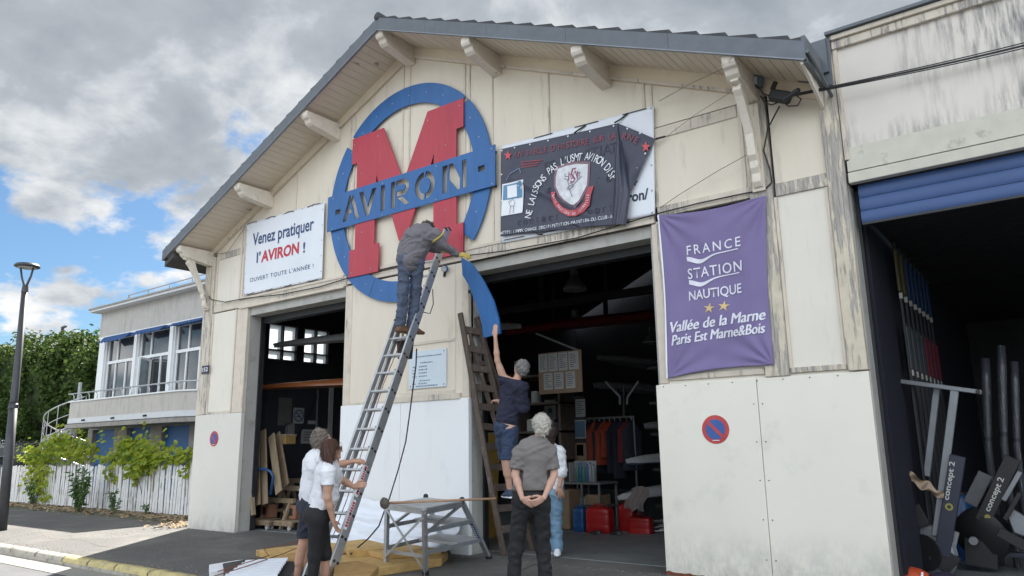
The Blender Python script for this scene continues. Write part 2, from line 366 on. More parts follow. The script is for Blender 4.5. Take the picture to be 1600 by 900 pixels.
# kerb: a bed with separate stones
kb = MB().box(-120, 60, KY - 0.015, KY + 0.158, -0.13, -0.07).build('kerb', M_KERB, None); tag(kb, kind='structure')
xs = [-22.0, -21, -20.05, -19.0, -18.0, -17.1, -16.0, -15.1, -14.25, -13.3, -12.35, -11.55, -10.75, -9.85, -8.9, -7.9, -6.9, -5.9, -4.9]
for i in range(len(xs) - 1):
    x0, x1 = xs[i] + 0.012, xs[i + 1] - 0.012; yel = -12.5 < x0 < -8.0
    mb = MB(); nn = 5; prof = [(KY, -0.11), (KY + 0.004, -0.03), (KY + 0.05, 0.006), (KY + 0.145, 0.008), (KY + 0.155, -0.05)]
    def kf(a, b, x0=x0, x1=x1):
        x = x0 + (x1 - x0) * a; k = b * 4; q = min(3, int(k)); f = k - q; y = prof[q][0] * (1 - f) + prof[q + 1][0] * f; z = prof[q][1] * (1 - f) + prof[q + 1][1] * f
        z += 0.012 * noise.noise((x * 5, y * 9, 2)) * (1 if b > .1 else 0); y += 0.012 * noise.noise((x * 4, z * 9, 7)); return (x, y, z)
    mb.grid(kf, 8, 4)
    mb.build('kerb_stone', M_KERBY if yel else M_KERB, kb, smooth=True)
# shop floors
sf = MB().box(XL + 0.1, XR - 0.15, 0.452, 15, -0.12, 0.012).box(XL + 0.1, -12.75, 0.02, 0.4518, -0.12, 0.010).build('shed_floor', M_CONCRETE, None); tag(sf, kind='structure')
tag(MB().box(XR + 0.001, 9, 0.452, 12, -0.12, 0.004).build('workshop_floor', M_CONCRETE, None), kind='structure')

# ================================================================== the boathouse
shed = thing('boathouse', (-8.45, 0, 0), 'cream painted timber boathouse with wide gable, two dark open doorways and overhanging grey roof', 'building')
PK = -8.44
def zr(x): return 8.56 - (0.457 * (PK - x) if x < PK else 0.432 * (x - PK))     # top of the roof edge
def rk(x): return (8.20 - 0.452 * (-8.47 - x)) if x < -8.47 else (8.20 - 0.437 * (x + 8.47))      # lower edge of rake board
BELT0, BELT1 = 4.31, 4.50
DL, DR2 = -12.9, -9.98          # left doorway
ML, MR = -9.98, -7.15           # middle wall
DR0, DR1 = -7.15, -4.05         # right doorway
PT = 0.03
def panel(poly, m=M_PANEL, y=0.0): return MB().xz(poly, y, y + 0.035).build('wall_panel', m, shed)
def gable_panel(x0, x1, z0, m=M_PANEL):
    pts = [(x0, z0), (x1, z0), (x1, rk(x1) + 0.02)]
    if x0 < -8.47 < x1: pts.append((-8.47, 8.22))
    pts.append((x0, rk(x0) + 0.02)); return panel(pts, m)
bx = [-14.15, -13.20, -11.52, -9.93, -8.55, -7.17, -6.65, -5.59, -3.98, -2.82]
gable_panel(-14.15, -13.20, 5.60)
panel([(-14.15, 4.5), (-13.2, 4.5), (-13.2, 5.46), (-14.15, 5.46)], M_PANELW)
for i in range(1, len(bx) - 2): gable_panel(bx[i], bx[i + 1], BELT1)
gable_panel(-3.98, -2.82, 5.60)
panel([(-3.98, 4.5), (-2.74, 4.5), (-2.74, 5.43), (-3.98, 5.43)])
# below the belt
panel([(-14.15, 2.2), (-13.3, 2.2), (-13.3, BELT0), (-14.15, BELT0)], M_PANELW)
panel([(ML, 2.2), (-8.62, 2.2), (-8.62, BELT0), (ML, BELT0)])
panel([(-8.62, 2.2), (-7.42, 2.2), (-7.42, BELT0), (-8.62, BELT0)])
panel([(-7.42, 2.2), (MR, 2.2), (MR, BELT0), (-7.42, BELT0)])
panel([(-4.05, 2.2), (-2.72, 2.2), (-2.72, BELT0), (-4.05, BELT0)], M_PANELW)
panel([(-2.48, 2.2), (-1.82, 2.2), (-1.82, BELT0), (-2.48, BELT0)], M_PANELW)
panel([(-2.44, 4.47), (-1.84, 4.47), (-1.84, 5.62), (-2.44, 5.86)], M_PANEL)
# battens and rails: each a strip standing proud
def batten(x, z0, z1, w=0.035, m=M_BATTEN, y=-0.018, name='batten'):
    return MB().box(x - w / 2, x + w / 2, y, y + 0.05, z0, z1).build(name, m, shed, bevel=0.004)
for x in (-11.52, -6.65, -5.59): batten(x, BELT1 + .002, rk(x) + .01, 0.03)
for x in (-9.98, -9.86, -8.63, -8.47, -7.22, -7.12, -4.06, -3.95): batten(x, BELT1 + .002, rk(x) + .01, 0.04)
for x in (-13.24, -13.14): batten(x, BELT1 + .002, rk(x), 0.04, y=-0.022)
batten(-14.10, BELT1 + .002, rk(-14.1), 0.05, y=-0.024)
batten(-2.79, 4.5, rk(-2.79), 0.05); batten(-2.70, 4.5, 5.6, 0.10, M_POST, y=-0.012)
def rail(x0, x1, z0, z1, y=-0.03, m=M_POST, name='rail'):
    return MB().box(x0, x1, y, y + 0.07, z0, z1).build(name, m, shed, bevel=0.005)
rail(-14.12, -13.26, 5.46, 5.60, y=-0.016); rail(-3.93, -2.82, 5.43, 5.58, y=-0.02, m=M_BATTEN)
rail(-14.12, -13.20, 4.33, 4.50, y=-0.02)
rail(-13.22, DR2 + .04, 4.31, 4.50, y=-0.034); rail(-9.94, MR - .04, 4.34, 4.44, y=-0.02, m=M_BATTEN); rail(-9.94, MR - 0.04, 4.47, 4.55, y=-0.026, m=M_BATTEN)
rail(-7.19, -4.0, 4.29, 4.49, y=-0.034); rail(-3.95, -2.62, 4.36, 4.50, y=-0.028)
rail(-2.44, -1.86, 4.31, 4.46, y=-0.026)
for z0, z1, y in ((4.47, 4.52, -.05), (4.29, 4.335, -.045)):
    rail(-7.12, -3.99, z0, z1, y=y, m=M_BATTEN); rail(-13.16, -10.02, z0, z1, y=y, m=M_BATTEN)
# posts
def post(x0, x1, z0, z1, m=M_POST, y=-0.05, name='post'):
    return MB().box(x0, x1, y, y + 0.12, z0, z1).build(name, m, shed, bevel=0.008)
post(-14.5, -14.16, 2.23, 5.55, y=-0.04)
post(-13.26, -12.91, 2.23, 4.305, M_BATTEN, y=-0.014); batten(-13.29, 2.25, 4.31, .04, y=-0.024); batten(-14.13, 2.25, 4.31, .04, y=-0.026); batten(-13.70, 2.225, 2.28, .84, M_POST, y=-0.03)
post(ML + .001, -9.80, 2.23, 4.30, M_BATTEN, y=-0.012); batten(-7.42, 2.23, 4.3, .02, y=-0.008)
post(-7.28, MR - .001, 2.23, 4.285, M_BATTEN, y=-0.014)
rail(-8.75, -7.3, 2.21, 2.30, y=-0.05); rail(-9.78, -8.76, 2.22, 2.26, y=-0.02)
for z0, z1 in ((2.3, 2.36), (3.10, 3.15)): rail(-8.60, -7.44, z0, z1, y=-0.016, m=M_BATTEN)
post(-4.05, -3.93, 2.23, 4.285, M_BATTEN, y=-0.02)
post(-2.74, -2.47, 2.222, 5.70, M_POST2, y=-0.046)
post(-1.86, -1.665, 2.23, 6.02, M_POST2, y=-0.055)
batten(-2.45, 2.3, 4.3, .035, y=-0.03); batten(-1.88, 2.3, 4.3, .03, y=-0.03); rail(-2.46, -1.87, 2.25, 2.31, y=-0.036, m=M_POST2)
rail(-3.92, -2.75, 2.26, 2.33, y=-0.03, m=M_POST)
# lower sheets
def low(x0, x1, z0, z1, m, y=-0.03): return MB().box(x0, x1, y, 0.05, z0, z1).build('lower_panel', m, shed, bevel=0.004)
low(-14.5, -12.885, 0, 2.225, M_SHEETL, -0.03)
low(ML - .01, -8.56, 0, 2.22, M_SHEETM); low(-8.556, MR + 0.005, 0, 2.22, M_SHEETM, -0.027)
low(-4.10, -2.853, 0.012, 2.215, M_SHEETR, -0.034); low(-2.847, -1.665, 0.0, 2.22, M_SHEETR, -0.03)
M_RUST = mat('rust', (0.16, 0.05, 0.025), 0.9, var=0.4, scale=20)
MB().grid(lambda a, b: (-4.10 + a * 0.75, -0.036, (0.015 + 0.02 * (1 - a) + 0.03 * max(0, noise.noise((a * 9, 0, 0)))) * b), 20, 1).build('rust_edge', M_RUST, shed)
sc = MB()
for z in np.arange(0.25, 2.2, 0.42):
    for x in (-2.90, -2.80): sc.lathe((x, -0.033, z), [(0.008, 0), (0.006, 0.006)], 6, (0, -1, 0))
for x in np.arange(-4.0, -1.7, 0.29): sc.lathe((x, -0.034, 2.19), [(0.008, 0), (0.006, 0.006)], 6, (0, -1, 0))
tag(sc.build('screw_heads', M_BLACK, shed), kind='stuff')
# rake boards, soffit boards, fascia
M_FR = M_RAKE
def rake(x0, x1, n='rake_board'):
    return MB().xz([(x0, rk(x0)), (x1, rk(x1)), (x1, zr(x1) - 0.02), (x0, zr(x0) - 0.02)], -0.045, 0.03).build(n, M_FR, shed)
for a, b in ((-14.5, -12.5), (-12.498, -10.5), (-10.498, PK - .001), (PK, -6.5), (-6.498, -4.6), (-4.598, -2.55)): rake(a, b)
for a, b in ((-14.3, PK), (PK, -2.62)):
    MB().xz([(a, rk(a) - .0), (b, rk(b) - .0), (b, rk(b) + .045), (a, rk(a) + .045)], -0.066, -0.046).build('rake_moulding', M_BATTEN, shed)
MB().xz([(-2.56, 5.64), (-1.86, 5.36), (-1.86, 5.56), (-2.56, 5.86)], -0.02, 0.03).build('rake_board', M_FR, shed)
def soff(x0, x1, m=M_SOFFIT):
    g = 0.0035; x0 += g; x1 -= g; d = random.uniform(0, .004)
    return MB().xz([(x0, zr(x0) - 0.165 - d), (x1, zr(x1) - 0.165 - d), (x1, zr(x1) - 0.14), (x0, zr(x0) - 0.14)], -0.80, 0.0).build('soffit_board', m, shed)
x = -14.80
while x < -1.80:
    w = 0.125; x1 = min(x + w, -1.78)
    if x < PK < x1: x1 = PK
    soff(x, x1); x = x1
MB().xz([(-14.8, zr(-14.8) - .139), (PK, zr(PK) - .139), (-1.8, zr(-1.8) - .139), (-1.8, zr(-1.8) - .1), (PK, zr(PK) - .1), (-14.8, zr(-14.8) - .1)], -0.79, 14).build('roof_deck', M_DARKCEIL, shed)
def fascia(x0, x1):
    g = 0.002
    return MB().xz([(x0 + g, zr(x0) - 0.20), (x1 - g, zr(x1) - 0.20), (x1 - g, zr(x1) + 0.015), (x0 + g, zr(x0) + 0.015)], -0.835, -0.802).build('fascia_sheet', M_ZINC, shed)
fx = [-14.86, -13.0, -11.2, -9.7, PK, -7.35, -6.1, -4.75, -3.3, -1.76]
for a, b in zip(fx[:-1], fx[1:]): fascia(a, b)
MB().xz([(-14.84, zr(-14.84) - .215), (PK, zr(PK) - .215), (-1.78, zr(-1.78) - .215), (-1.78, zr(-1.78) - .201), (PK, zr(PK) - .201), (-14.84, zr(-14.84) - .201)], -0.845, -0.80).build('drip_edge', mat('zinc drip edge', (0.22, 0.24, 0.27), .4, metal=.3), shed)
# side eaves with gutters
for x0, x1, y1 in ((-14.9, -14.862, 14), (-1.80, -1.757, -0.03)):
    MB().box(x0, x1, -0.801, y1, zr(-14.84) - 0.20 if x0 < -10 else zr(-1.76) - 0.22, zr(-14.84) + .02 if x0 < -10 else zr(-1.76) + .10).build('eave_fascia', M_ZINC, shed)
MB().xz([(-14.83, 5.40), (-14.5, 5.55), (-14.5, 5.45), (-14.83, 5.3)], -.78, 14).build('eave_soffit', mat('dark eave', (0.07, 0.07, 0.07), .8), shed)
MB().tube([(-1.74, -0.84, 5.56), (-1.72, -0.45, 5.46), (-1.71, -0.06, 5.34)], 0.022).build('eave_pipe', M_ZINC, shed)
MB().yz([(-0.80, 5.45), (-0.03, 5.20), (-0.03, 5.36), (-0.80, 5.62)], -1.83, -1.80).build('eave_board', M_BRACKET, shed)
# roof tile courses, right slope and left slope, overlapping so that their ends show above the fascia
def course(x0, x1, lift):
    s = 1 if x0 >= PK else -1
    return MB().xz([(x0, zr(x0) + 0.02), (x1, zr(x1) + 0.02), (x1, zr(x1) + 0.085), (x0, zr(x0) + 0.035)] if s > 0 else
                   [(x0, zr(x0) + 0.085), (x0, zr(x0) + 0.02), (x1, zr(x1) + 0.02), (x1, zr(x1) + 0.035)], -0.80, 14).build('tile_course', M_TILE, shed)
x = PK + 0.05
while x < -1.9: course(x, min(x + 0.34, -1.77), 0); x += 0.34
x = PK - 0.05
while x > -14.7: course(max(x - 0.34, -14.83), x, 0); x -= 0.34
MB().tube([(PK, -0.84, 8.60), (PK, 14, 8.60)], 0.075, 10).build('ridge_tile', M_TILE, shed, smooth=True)
# purlin ends
def purlin(x, w=0.17, m=M_BRACKET, top=None):
    z = (zr(x) - 0.17 - 0.04) if top is None else top
    return MB().yz([(0, z), (-0.79, z), (-0.79, z - .09), (-0.765, z - .13), (-0.72, z - .145), (-0.69, z - .20), (-0.64, z - .235), (0, z - .32)], x - w / 2, x + w / 2).build('purlin_end', m, shed, bevel=0.008)
for x in (-12.35, -10.36, -6.55, -4.62): purlin(x)
purlin(PK, 0.18, top=zr(PK) - 0.2)
for x in (-14.33, -2.61):
    z = zr(x) - 0.2; p = purlin(x, 0.16, top=z)
    zt = z - 0.24
    prof = [(-0.64, zt + .03), (-0.50, zt + .05), (-0.42, zt - .03), (-0.38, zt - .16), (-0.30, zt - .34), (-0.20, zt - .55), (-0.155, zt - .68), (-0.17, zt - .72), (-0.12, zt - .78), (-0.10, zt - .86), (-0.06, zt - .92), (-0.05, 4.46),
            (-0.105, 4.44), (-0.15, 4.50), (-0.15, 4.60), (-0.19, 4.66), (-0.20, 4.74), (-0.25, 4.80), (-0.28, zt - .55), (-0.40, zt - .34), (-0.52, zt - .16), (-0.58, zt - .10), (-0.56, zt - .04), (-0.64, zt - .02)]
    MB().yz(prof, x - .05, x + .05).build('brace', M_BRACKET, shed, bevel=0.006)
    MB().box(x - .075, x + .075, -0.085, -0.048, 4.40, zt - .1).build('wall_plate', M_POST, shed)
# door reveals, tracks and lintels
def rev(name, x0, x1, y0, y1, z0, z1, m): return MB().box(x0, x1, y0, y1, z0, z1).build(name, m, shed)
for xr in (DL, DR0, XR):      # left jambs of the openings, seen from the camera
    rev('door_reveal', xr - 0.09, xr - 0.001, 0.052, 0.30, 0, 4.30, M_REVEAL)
    rev('door_track', xr - 0.03, xr + 0.03, 0.302, 0.40, 0, 4.28, M_BLACK)
rev('door_reveal', DR2 - .0, DR2 + .09, 0.052, 0.30, 0, 4.30, M_REVEAL); rev('door_reveal', -4.10, -4.01, 0.052, 0.30, 0.012, 4.28, M_REVEAL)
rev('door_lintel', DL, DR2 - .001, 0.05, 0.32, 4.14, 4.308, M_REVEAL); rev('door_lintel', DR0, -4.05, 0.05, 0.32, 4.13, 4.288, M_REVEAL)
rev('door_lintel', DL, DR2, 0.33, 0.5, 4.02, 4.2, M_BLACK); rev('door_lintel', DR0, -4.05, 0.33, 0.5, 4.02, 4.2, M_BLACK)
# inner linings
for a, b in ((XL + .02, DL - .09), (-9.89, -7.24), (-4.01, XR - .1)):
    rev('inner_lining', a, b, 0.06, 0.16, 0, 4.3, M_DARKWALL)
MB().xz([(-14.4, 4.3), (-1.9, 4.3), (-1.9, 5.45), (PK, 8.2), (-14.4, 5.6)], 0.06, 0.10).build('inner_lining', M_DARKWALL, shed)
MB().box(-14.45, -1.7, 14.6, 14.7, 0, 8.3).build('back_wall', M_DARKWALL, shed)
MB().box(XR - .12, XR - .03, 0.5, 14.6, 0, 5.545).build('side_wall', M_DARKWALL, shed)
# left side wall with a glazed strip and a doorway: built of strips around the windows
WX0, WX1 = -14.46, -14.34
WIN = [(1.47, 2.30), (2.44, 3.22), (4.4, 5.2), (5.4, 6.2)]; WZ0, WZ1 = 3.50, 4.34
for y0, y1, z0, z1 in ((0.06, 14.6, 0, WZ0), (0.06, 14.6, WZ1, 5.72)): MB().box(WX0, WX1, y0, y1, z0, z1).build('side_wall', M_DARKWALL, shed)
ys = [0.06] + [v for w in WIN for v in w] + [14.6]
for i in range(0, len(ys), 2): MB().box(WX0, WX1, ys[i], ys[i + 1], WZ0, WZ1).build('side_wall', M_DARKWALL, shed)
M_FROST = mat('frosted glass', (0.85, 0.88, 0.90), 0.3, var=0.06, scale=4, trans=0.92)
M_FRAME = mat('dark window frame', (0.05, 0.05, 0.055), 0.6)
for y0, y1 in WIN:
    fr = MB(); cy = (y0 + y1) / 2
    for yy in (y0, cy - .02, y1 - .04): fr.box(WX0 - .02, WX1 + .02, yy, yy + .04, WZ0, WZ1)
    for zz in (WZ0, WZ0 + .22, WZ1 - .03): fr.box(WX0 - .015, WX1 + .015, y0, y1, zz, zz + .03)
    f = fr.build('window', M_FRAME, shed)
    for a, b in ((y0 + .04, cy - .02), (cy + .02, y1 - .04)):
        for c, d in ((WZ0 + .03, WZ0 + .22), (WZ0 + .25, WZ1 - .03)): MB().box(-14.41, -14.40, a, b, c, d).build('pane', M_FROST, f)
# trusses inside
for y in (3.2, 6.4, 9.6):
    t = MB().bar((XL + .2, y, 4.9), (XR - .2, y, 4.9), .12, .18).bar((XL + .2, y, 5.0), (PK, y, 8.1), .12, .16).bar((PK, y, 8.1), (XR - .2, y, 5.0), .12, .16)
    for q in (-12, -10.2, -6.6, -4.6): t.bar((q, y, 4.9), (q, y, zr(q) - .5), .1, .1)
    t.build('truss', M_BLACK, shed)

# ================================================================== right-hand workshop
ws = thing('workshop_building', (3, 0, 0), 'taller cream workshop on the right with black streaked upper wall and wide open shutter doorway', 'building')
XW = 8.0
def wpart(n, m, *a, bevel=0.0): return MB().box(*a).build(n, m, ws, bevel=bevel)
wpart('wall_panel', M_STREAK, -1.63, 3.5, 0.0, 0.05, 4.56, 5.95); wpart('wall_panel', M_STREAK, 3.51, XW, 0.0, 0.05, 4.56, 5.95)
wpart('moulding', M_POST, -1.66, XW, -0.05, 0.05, 5.90, 6.0, bevel=.006); wpart('moulding', M_BATTEN, -1.66, XW, -0.085, 0.05, 6.003, 6.06, bevel=.006)
wpart('moulding', M_BATTEN, -1.655, -1.61, -0.03, 0.0, 4.56, 5.9)
wpart('lintel', M_CREAMGREEN, -1.64, XW, -0.02, 0.05, 4.42, 4.545); wpart('lintel', M_CREAMGREEN, -1.64, XW, -0.045, 0.05, 4.28, 4.40, bevel=.005)
wpart('lintel_trim', M_CREAMGREEN, -1.62, XW, -0.012, 0.0, 4.545, 4.70)
wpart('coping', M_ZINC, -1.70, XW, -0.13, 0.3, 6.065, 6.10); 
MB().bar((-1.80, -0.09, 5.62), (-1.80, -0.09, 6.03), .05, .2, (1, 0, 0)).build('flashing', M_ZINC, ws)
MB().xz([(-2.05, 5.62), (-1.68, 5.46), (-1.66, 6.07), (-1.98, 5.97)], -0.075, -0.056).build('flashing', M_ZINC, ws)
# roller shutter: slats
sl = [(4.135, 4.275), (3.985, 4.130), (3.85, 3.98)]
for z0, z1 in sl:
    MB().grid(lambda a, b, z0=z0, z1=z1: (-1.58 + a * 9.5, 0.10 - 0.014 * math.sin(b * math.pi) ** 0.6, z0 + (z1 - z0) * b), 1, 8).build('shutter_slat', M_SHUTTER, ws, smooth=True)
wpart('shutter_bar', M_BLACK, -1.58, XW, 0.10, 0.14, 3.825, 3.85)
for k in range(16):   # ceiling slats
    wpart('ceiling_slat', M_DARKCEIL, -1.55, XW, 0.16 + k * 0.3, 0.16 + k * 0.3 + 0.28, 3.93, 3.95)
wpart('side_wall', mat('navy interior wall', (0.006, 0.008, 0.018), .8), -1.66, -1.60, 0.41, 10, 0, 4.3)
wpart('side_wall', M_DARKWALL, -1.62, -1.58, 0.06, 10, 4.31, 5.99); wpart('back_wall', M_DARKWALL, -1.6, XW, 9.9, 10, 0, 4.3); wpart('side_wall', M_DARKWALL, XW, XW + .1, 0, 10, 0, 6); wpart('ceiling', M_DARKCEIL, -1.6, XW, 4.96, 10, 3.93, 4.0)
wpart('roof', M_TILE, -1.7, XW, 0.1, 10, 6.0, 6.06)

# grit on the pavement
def grit():
    mb = MB(); r = random.Random(5)
    for k in range(2600):
        x = r.uniform(-17, -2); y = r.uniform(KY + .2, -.05)
        if r.random() < .45: y = r.choice((KY + .2 + abs(r.gauss(0, .12)), -.06 - abs(r.gauss(0, .10))))
        s = r.uniform(.003, .011); a = r.uniform(0, 6.28); u = Vector((math.cos(a), math.sin(a), 0)) * s; w = Vector((-math.sin(a), math.cos(a), 0)) * s * .7; c = Vector((x, y, .001)); t = c + Vector((0, 0, s * .8))
        mb.add([c - u, c + w, c + u, c - w, t], [(0, 1, 4), (1, 2, 4), (2, 3, 4), (3, 0, 4)])
    return mb
tag(grit().build('grit', mat('grit', (0.26, 0.23, 0.19), .9, var=.5, scale=40), None, fix=False), kind='stuff')
# tar-filled cracks and a patch seam in the pavement
M_TAR = mat('tar seam', (0.035, 0.034, 0.033), .6)
for pts in ([(-15.2, -2.3), (-14.3, -2.1), (-13.1, -2.35), (-11.9, -2.1), (-10.8, -2.3)], [(-12.6, -.2), (-12.2, -1.0), (-12.5, -1.9), (-12.1, -3.0)], [(-10.2, -.15), (-10.5, -.9), (-10.0, -1.7)], [(-5.9, -.1), (-5.6, -1.2), (-6.0, -2.2)]):
    P = [];
    for i in range(len(pts) - 1):
        for k in range(10):
            f = k / 10; x = pts[i][0] * (1 - f) + pts[i + 1][0] * f; y = pts[i][1] * (1 - f) + pts[i + 1][1] * f; P.append((x + .05 * noise.noise((x * 6, y * 6, 1)), y + .05 * noise.noise((x * 6, y * 6, 9))))
    mb = MB(); w = .007
    for i, (x, y) in enumerate(P):
        ww = w * (1 + .6 * noise.noise((x * 12, y * 12, 0))); mb.v += [(x - ww * .7, y - ww, .0025), (x + ww * .7, y + ww, .0025)]
        if i: k = len(mb.v) - 4; mb.f.append((k, k + 2, k + 3, k + 1))
    tag(mb.build('pavement_crack', M_TAR, None), kind='structure')
# ================================================================== ring and M sign
RCX, RCZ, RO, RI = -8.475, 5.73, 1.89, 1.545
sign = thing('rowing_sign', (RCX, -0.12, RCZ), 'big emblem on the gable: blue ring, red letter M and blue bar reading AVIRON', 'sign')
def arc(a0, a1, ro=RO, ri=RI, cx=RCX, cz=RCZ, n=40, cut=None):
    p = [(cx + ro * math.cos(R_(a0 + (a1 - a0) * i / n)), cz + ro * math.sin(R_(a0 + (a1 - a0) * i / n))) for i in range(n + 1)]
    p += [(cx + ri * math.cos(R_(a1 + (a0 - a1) * i / n)), cz + ri * math.sin(R_(a1 + (a0 - a1) * i / n))) for i in range(n + 1)]
    return p
def pang(u, v, y=-.12):
    p = at(u, v, y); return math.degrees(math.atan2(p.z - RCZ, p.x - RCX))
for a0, a1 in ((pang(725, 150), pang(641, 128)), (pang(640.5, 128), pang(551, 213)), (pang(546, 232), 172), (188, 245), (245.3, 278), (8, pang(728, 156)), (-37, -8)):
    plate('ring_segment', [[(x_ - .05, z_ + .012) for x_, z_ in arc(a0, a1)]], -0.06, 0.02, M_SIGNBLUE, sign)
M_UP = [(-9.77, 7.0), (-8.97, 7.0), (-8.46, 5.86), (-7.91, 6.99), (-7.12, 6.99), (-7.12, 6.50), (-7.27, 6.50), (-7.27, 5.96), (-7.76, 5.96), (-7.76, 6.20), (-7.85, 5.96), (-9.05, 5.96), (-9.12, 6.16), (-9.12, 5.96), (-9.63, 5.96), (-9.63, 6.51), (-9.77, 6.51)]
M_UP[2] = (-8.50, 5.98); M_UP.insert(3, (-8.40, 5.98))
M_LOW = [[(-9.63, 5.39), (-9.14, 5.39), (-9.14, 4.91), (-9.02, 4.91), (-9.02, 4.41), (-9.77, 4.41), (-9.77, 4.90), (-9.63, 4.90)],
         [(-7.76, 5.39), (-7.27, 5.39), (-7.27, 4.90), (-7.13, 4.90), (-7.13, 4.41), (-7.92, 4.41), (-7.92, 4.90), (-7.76, 4.90)],
         [(-8.74, 5.39), (-8.15, 5.39), (-8.38, 4.86), (-8.54, 4.86)]]
plate('letter_m', [[(x_ - .06, z_ + .02) for x_, z_ in M_UP]], -0.09, 0.022, M_SIGNRED, sign)
for q_ in M_LOW: plate('letter_m', [[(x_ - .06, z_ + .02) for x_, z_ in q_]], -0.09, 0.022, M_SIGNRED, sign)
# stencilled bar
BX0, BX1, BZ0, BZ1 = -10.36, -6.45, 5.345, 6.005
def quad(ax_, az, bx_, bz, w):            # stroke as polygon
    d = Vector((bx_ - ax_, bz - az)).normalized(); n = Vector((-d.y, d.x)) * w / 2
    return [(ax_ + n.x, az + n.y), (bx_ + n.x, bz + n.y), (bx_ - n.x, bz - n.y), (ax_ - n.x, az - n.y)]
holes = []
h0, h1, sw = 5.455, 5.905, 0.082
x = -10.13; holes.append([(x, 5.63), (x + .12, 5.63), (x + .12, 5.71), (x, 5.71)])
holes.append([(-6.78, 5.64), (-6.66, 5.64), (-6.66, 5.72), (-6.78, 5.72)])
def A_(x):  # stencil A: legs meet, bridges at the crossbar
    holes.append([(x, h0), (x + .09, h0), (x + .135, h0 + .13), (x + .225, h0 + .13), (x + .205, h0 + .20), (x + .155, h0 + .20), (x + .215, h1 - .10), (x + .235, h1), (x + .17, h1)])
    holes.append([(x + .26, h1), (x + .42, h0), (x + .33, h0), (x + .245, h0 + .26), (x + .225, h1 - .13)])
A_(-9.93)
holes.append([(-9.50, h1), (-9.41, h1), (-9.285, h0 + .13), (-9.17, h1), (-9.08, h1), (-9.245, h0), (-9.325, h0)])
holes.append([(-8.95, h0), (-8.865, h0), (-8.865, h1), (-8.95, h1)])
# R
holes.append([(-8.70, h0), (-8.615, h0), (-8.615, h1), (-8.70, h1)])
n = 10; po = [(-8.575, h1)] + [(-8.42 + .135 * math.cos(R_(90 - 180 * i / n)), h1 - .135 + .135 * math.sin(R_(90 - 180 * i / n))) for i in range(n + 1)] + [(-8.575, h1 - .27), (-8.575, h1 - .195)]
po += [(-8.42 + .06 * math.cos(R_(-90 + 180 * i / n)), h1 - .135 + .06 * math.sin(R_(-90 + 180 * i / n))) for i in range(n + 1)] + [(-8.575, h1 - .075)]
holes.append(po); holes.append([(-8.56, h1 - .30), (-8.45, h1 - .30), (-8.27, h0), (-8.37, h0)])
# O with two bridges
for a0, a1 in ((98, 262), (-82, 82)):
    cx, cz = -7.92, (h0 + h1) / 2; n = 18
    holes.append([(cx + .215 * math.cos(R_(a0 + (a1 - a0) * i / n)), cz + .235 * math.sin(R_(a0 + (a1 - a0) * i / n))) for i in range(n + 1)] +
                 [(cx + .13 * math.cos(R_(a1 + (a0 - a1) * i / n)), cz + .15 * math.sin(R_(a1 + (a0 - a1) * i / n))) for i in range(n + 1)])
# N
holes.append([(-7.52, h0), (-7.44, h0), (-7.44, h1 - .16), (-7.42, h1), (-7.52, h1)])
holes.append([(-7.385, h1), (-7.31, h1), (-7.165, h0 + .17), (-7.165, h0), (-7.21, h0), (-7.385, h1 - .24)]); holes.append([(-7.105, h0), (-7.03, h0), (-7.03, h1), (-7.105, h1)])
mid = -8.43
def grow(P, w):
    ar = sum(P[i][0] * P[(i + 1) % len(P)][1] - P[(i + 1) % len(P)][0] * P[i][1] for i in range(len(P))); sg = 1 if ar > 0 else -1; out = []
    for i in range(len(P)):
        a, b, c = Vector(P[i - 1]), Vector(P[i]), Vector(P[(i + 1) % len(P)]); d1, d2 = (b - a).normalized(), (c - b).normalized(); n = Vector((d1.y + d2.y, -(d1.x + d2.x))) * sg
        n = n.normalized() if n.length > 1e-6 else Vector((d1.y, -d1.x)) * sg; k = max(.8, Vector((d1.y, -d1.x)).dot(n) * sg); out.append(tuple(b + n * (w / k)))
    return out
holes = [grow(h_, .008) for h_ in holes]
plate('name_bar', [[(a_ - .085, b_ + .03) for a_, b_ in q_] for q_ in [[(BX0, BZ0), (BX1, BZ0), (BX1, BZ1), (BX0, BZ1)]] + holes], -0.105, 0.02, M_SIGNBLUE, sign)
mb = MB()
for x, z in ((-10.2, 5.4), (-10.2, 5.95), (-9.4, 6.6), (-7.5, 6.6), (-8.0, 7.4), (-6.6, 5.4), (-6.6, 5.95), (-9.4, 4.6), (-7.4, 4.6)): mb.box(x - .02, x + .02, -.08 if abs(x + 8.4) > 1.7 else -.04, 0.0, z - .02, z + .02)
mb.build('fixing', M_BLACK, sign)
# loose ring segment held up by the two men
segc = thing('ring_segment', (-6.8, -0.25, 3.7), 'loose blue curved sign piece held up by the man reaching from below', 'sign piece')
P = [at(u, v, -.22) for u, v in ((722, 403), (738, 412), (757, 440), (772, 470), (780, 498), (783, 521), (757, 528), (753, 500), (743, 470), (733, 445), (724, 430))]
segc.location = sum(P, Vector()) / len(P)
plate('panel_piece', [[(p.x, p.z) for p in P]], -0.24, 0.035, M_SIGNBLUE, segc)
MB().box(-7.0, -6.97, -0.2, -0.17, 3.75, 3.8).build('bracket', M_BLACK, segc)

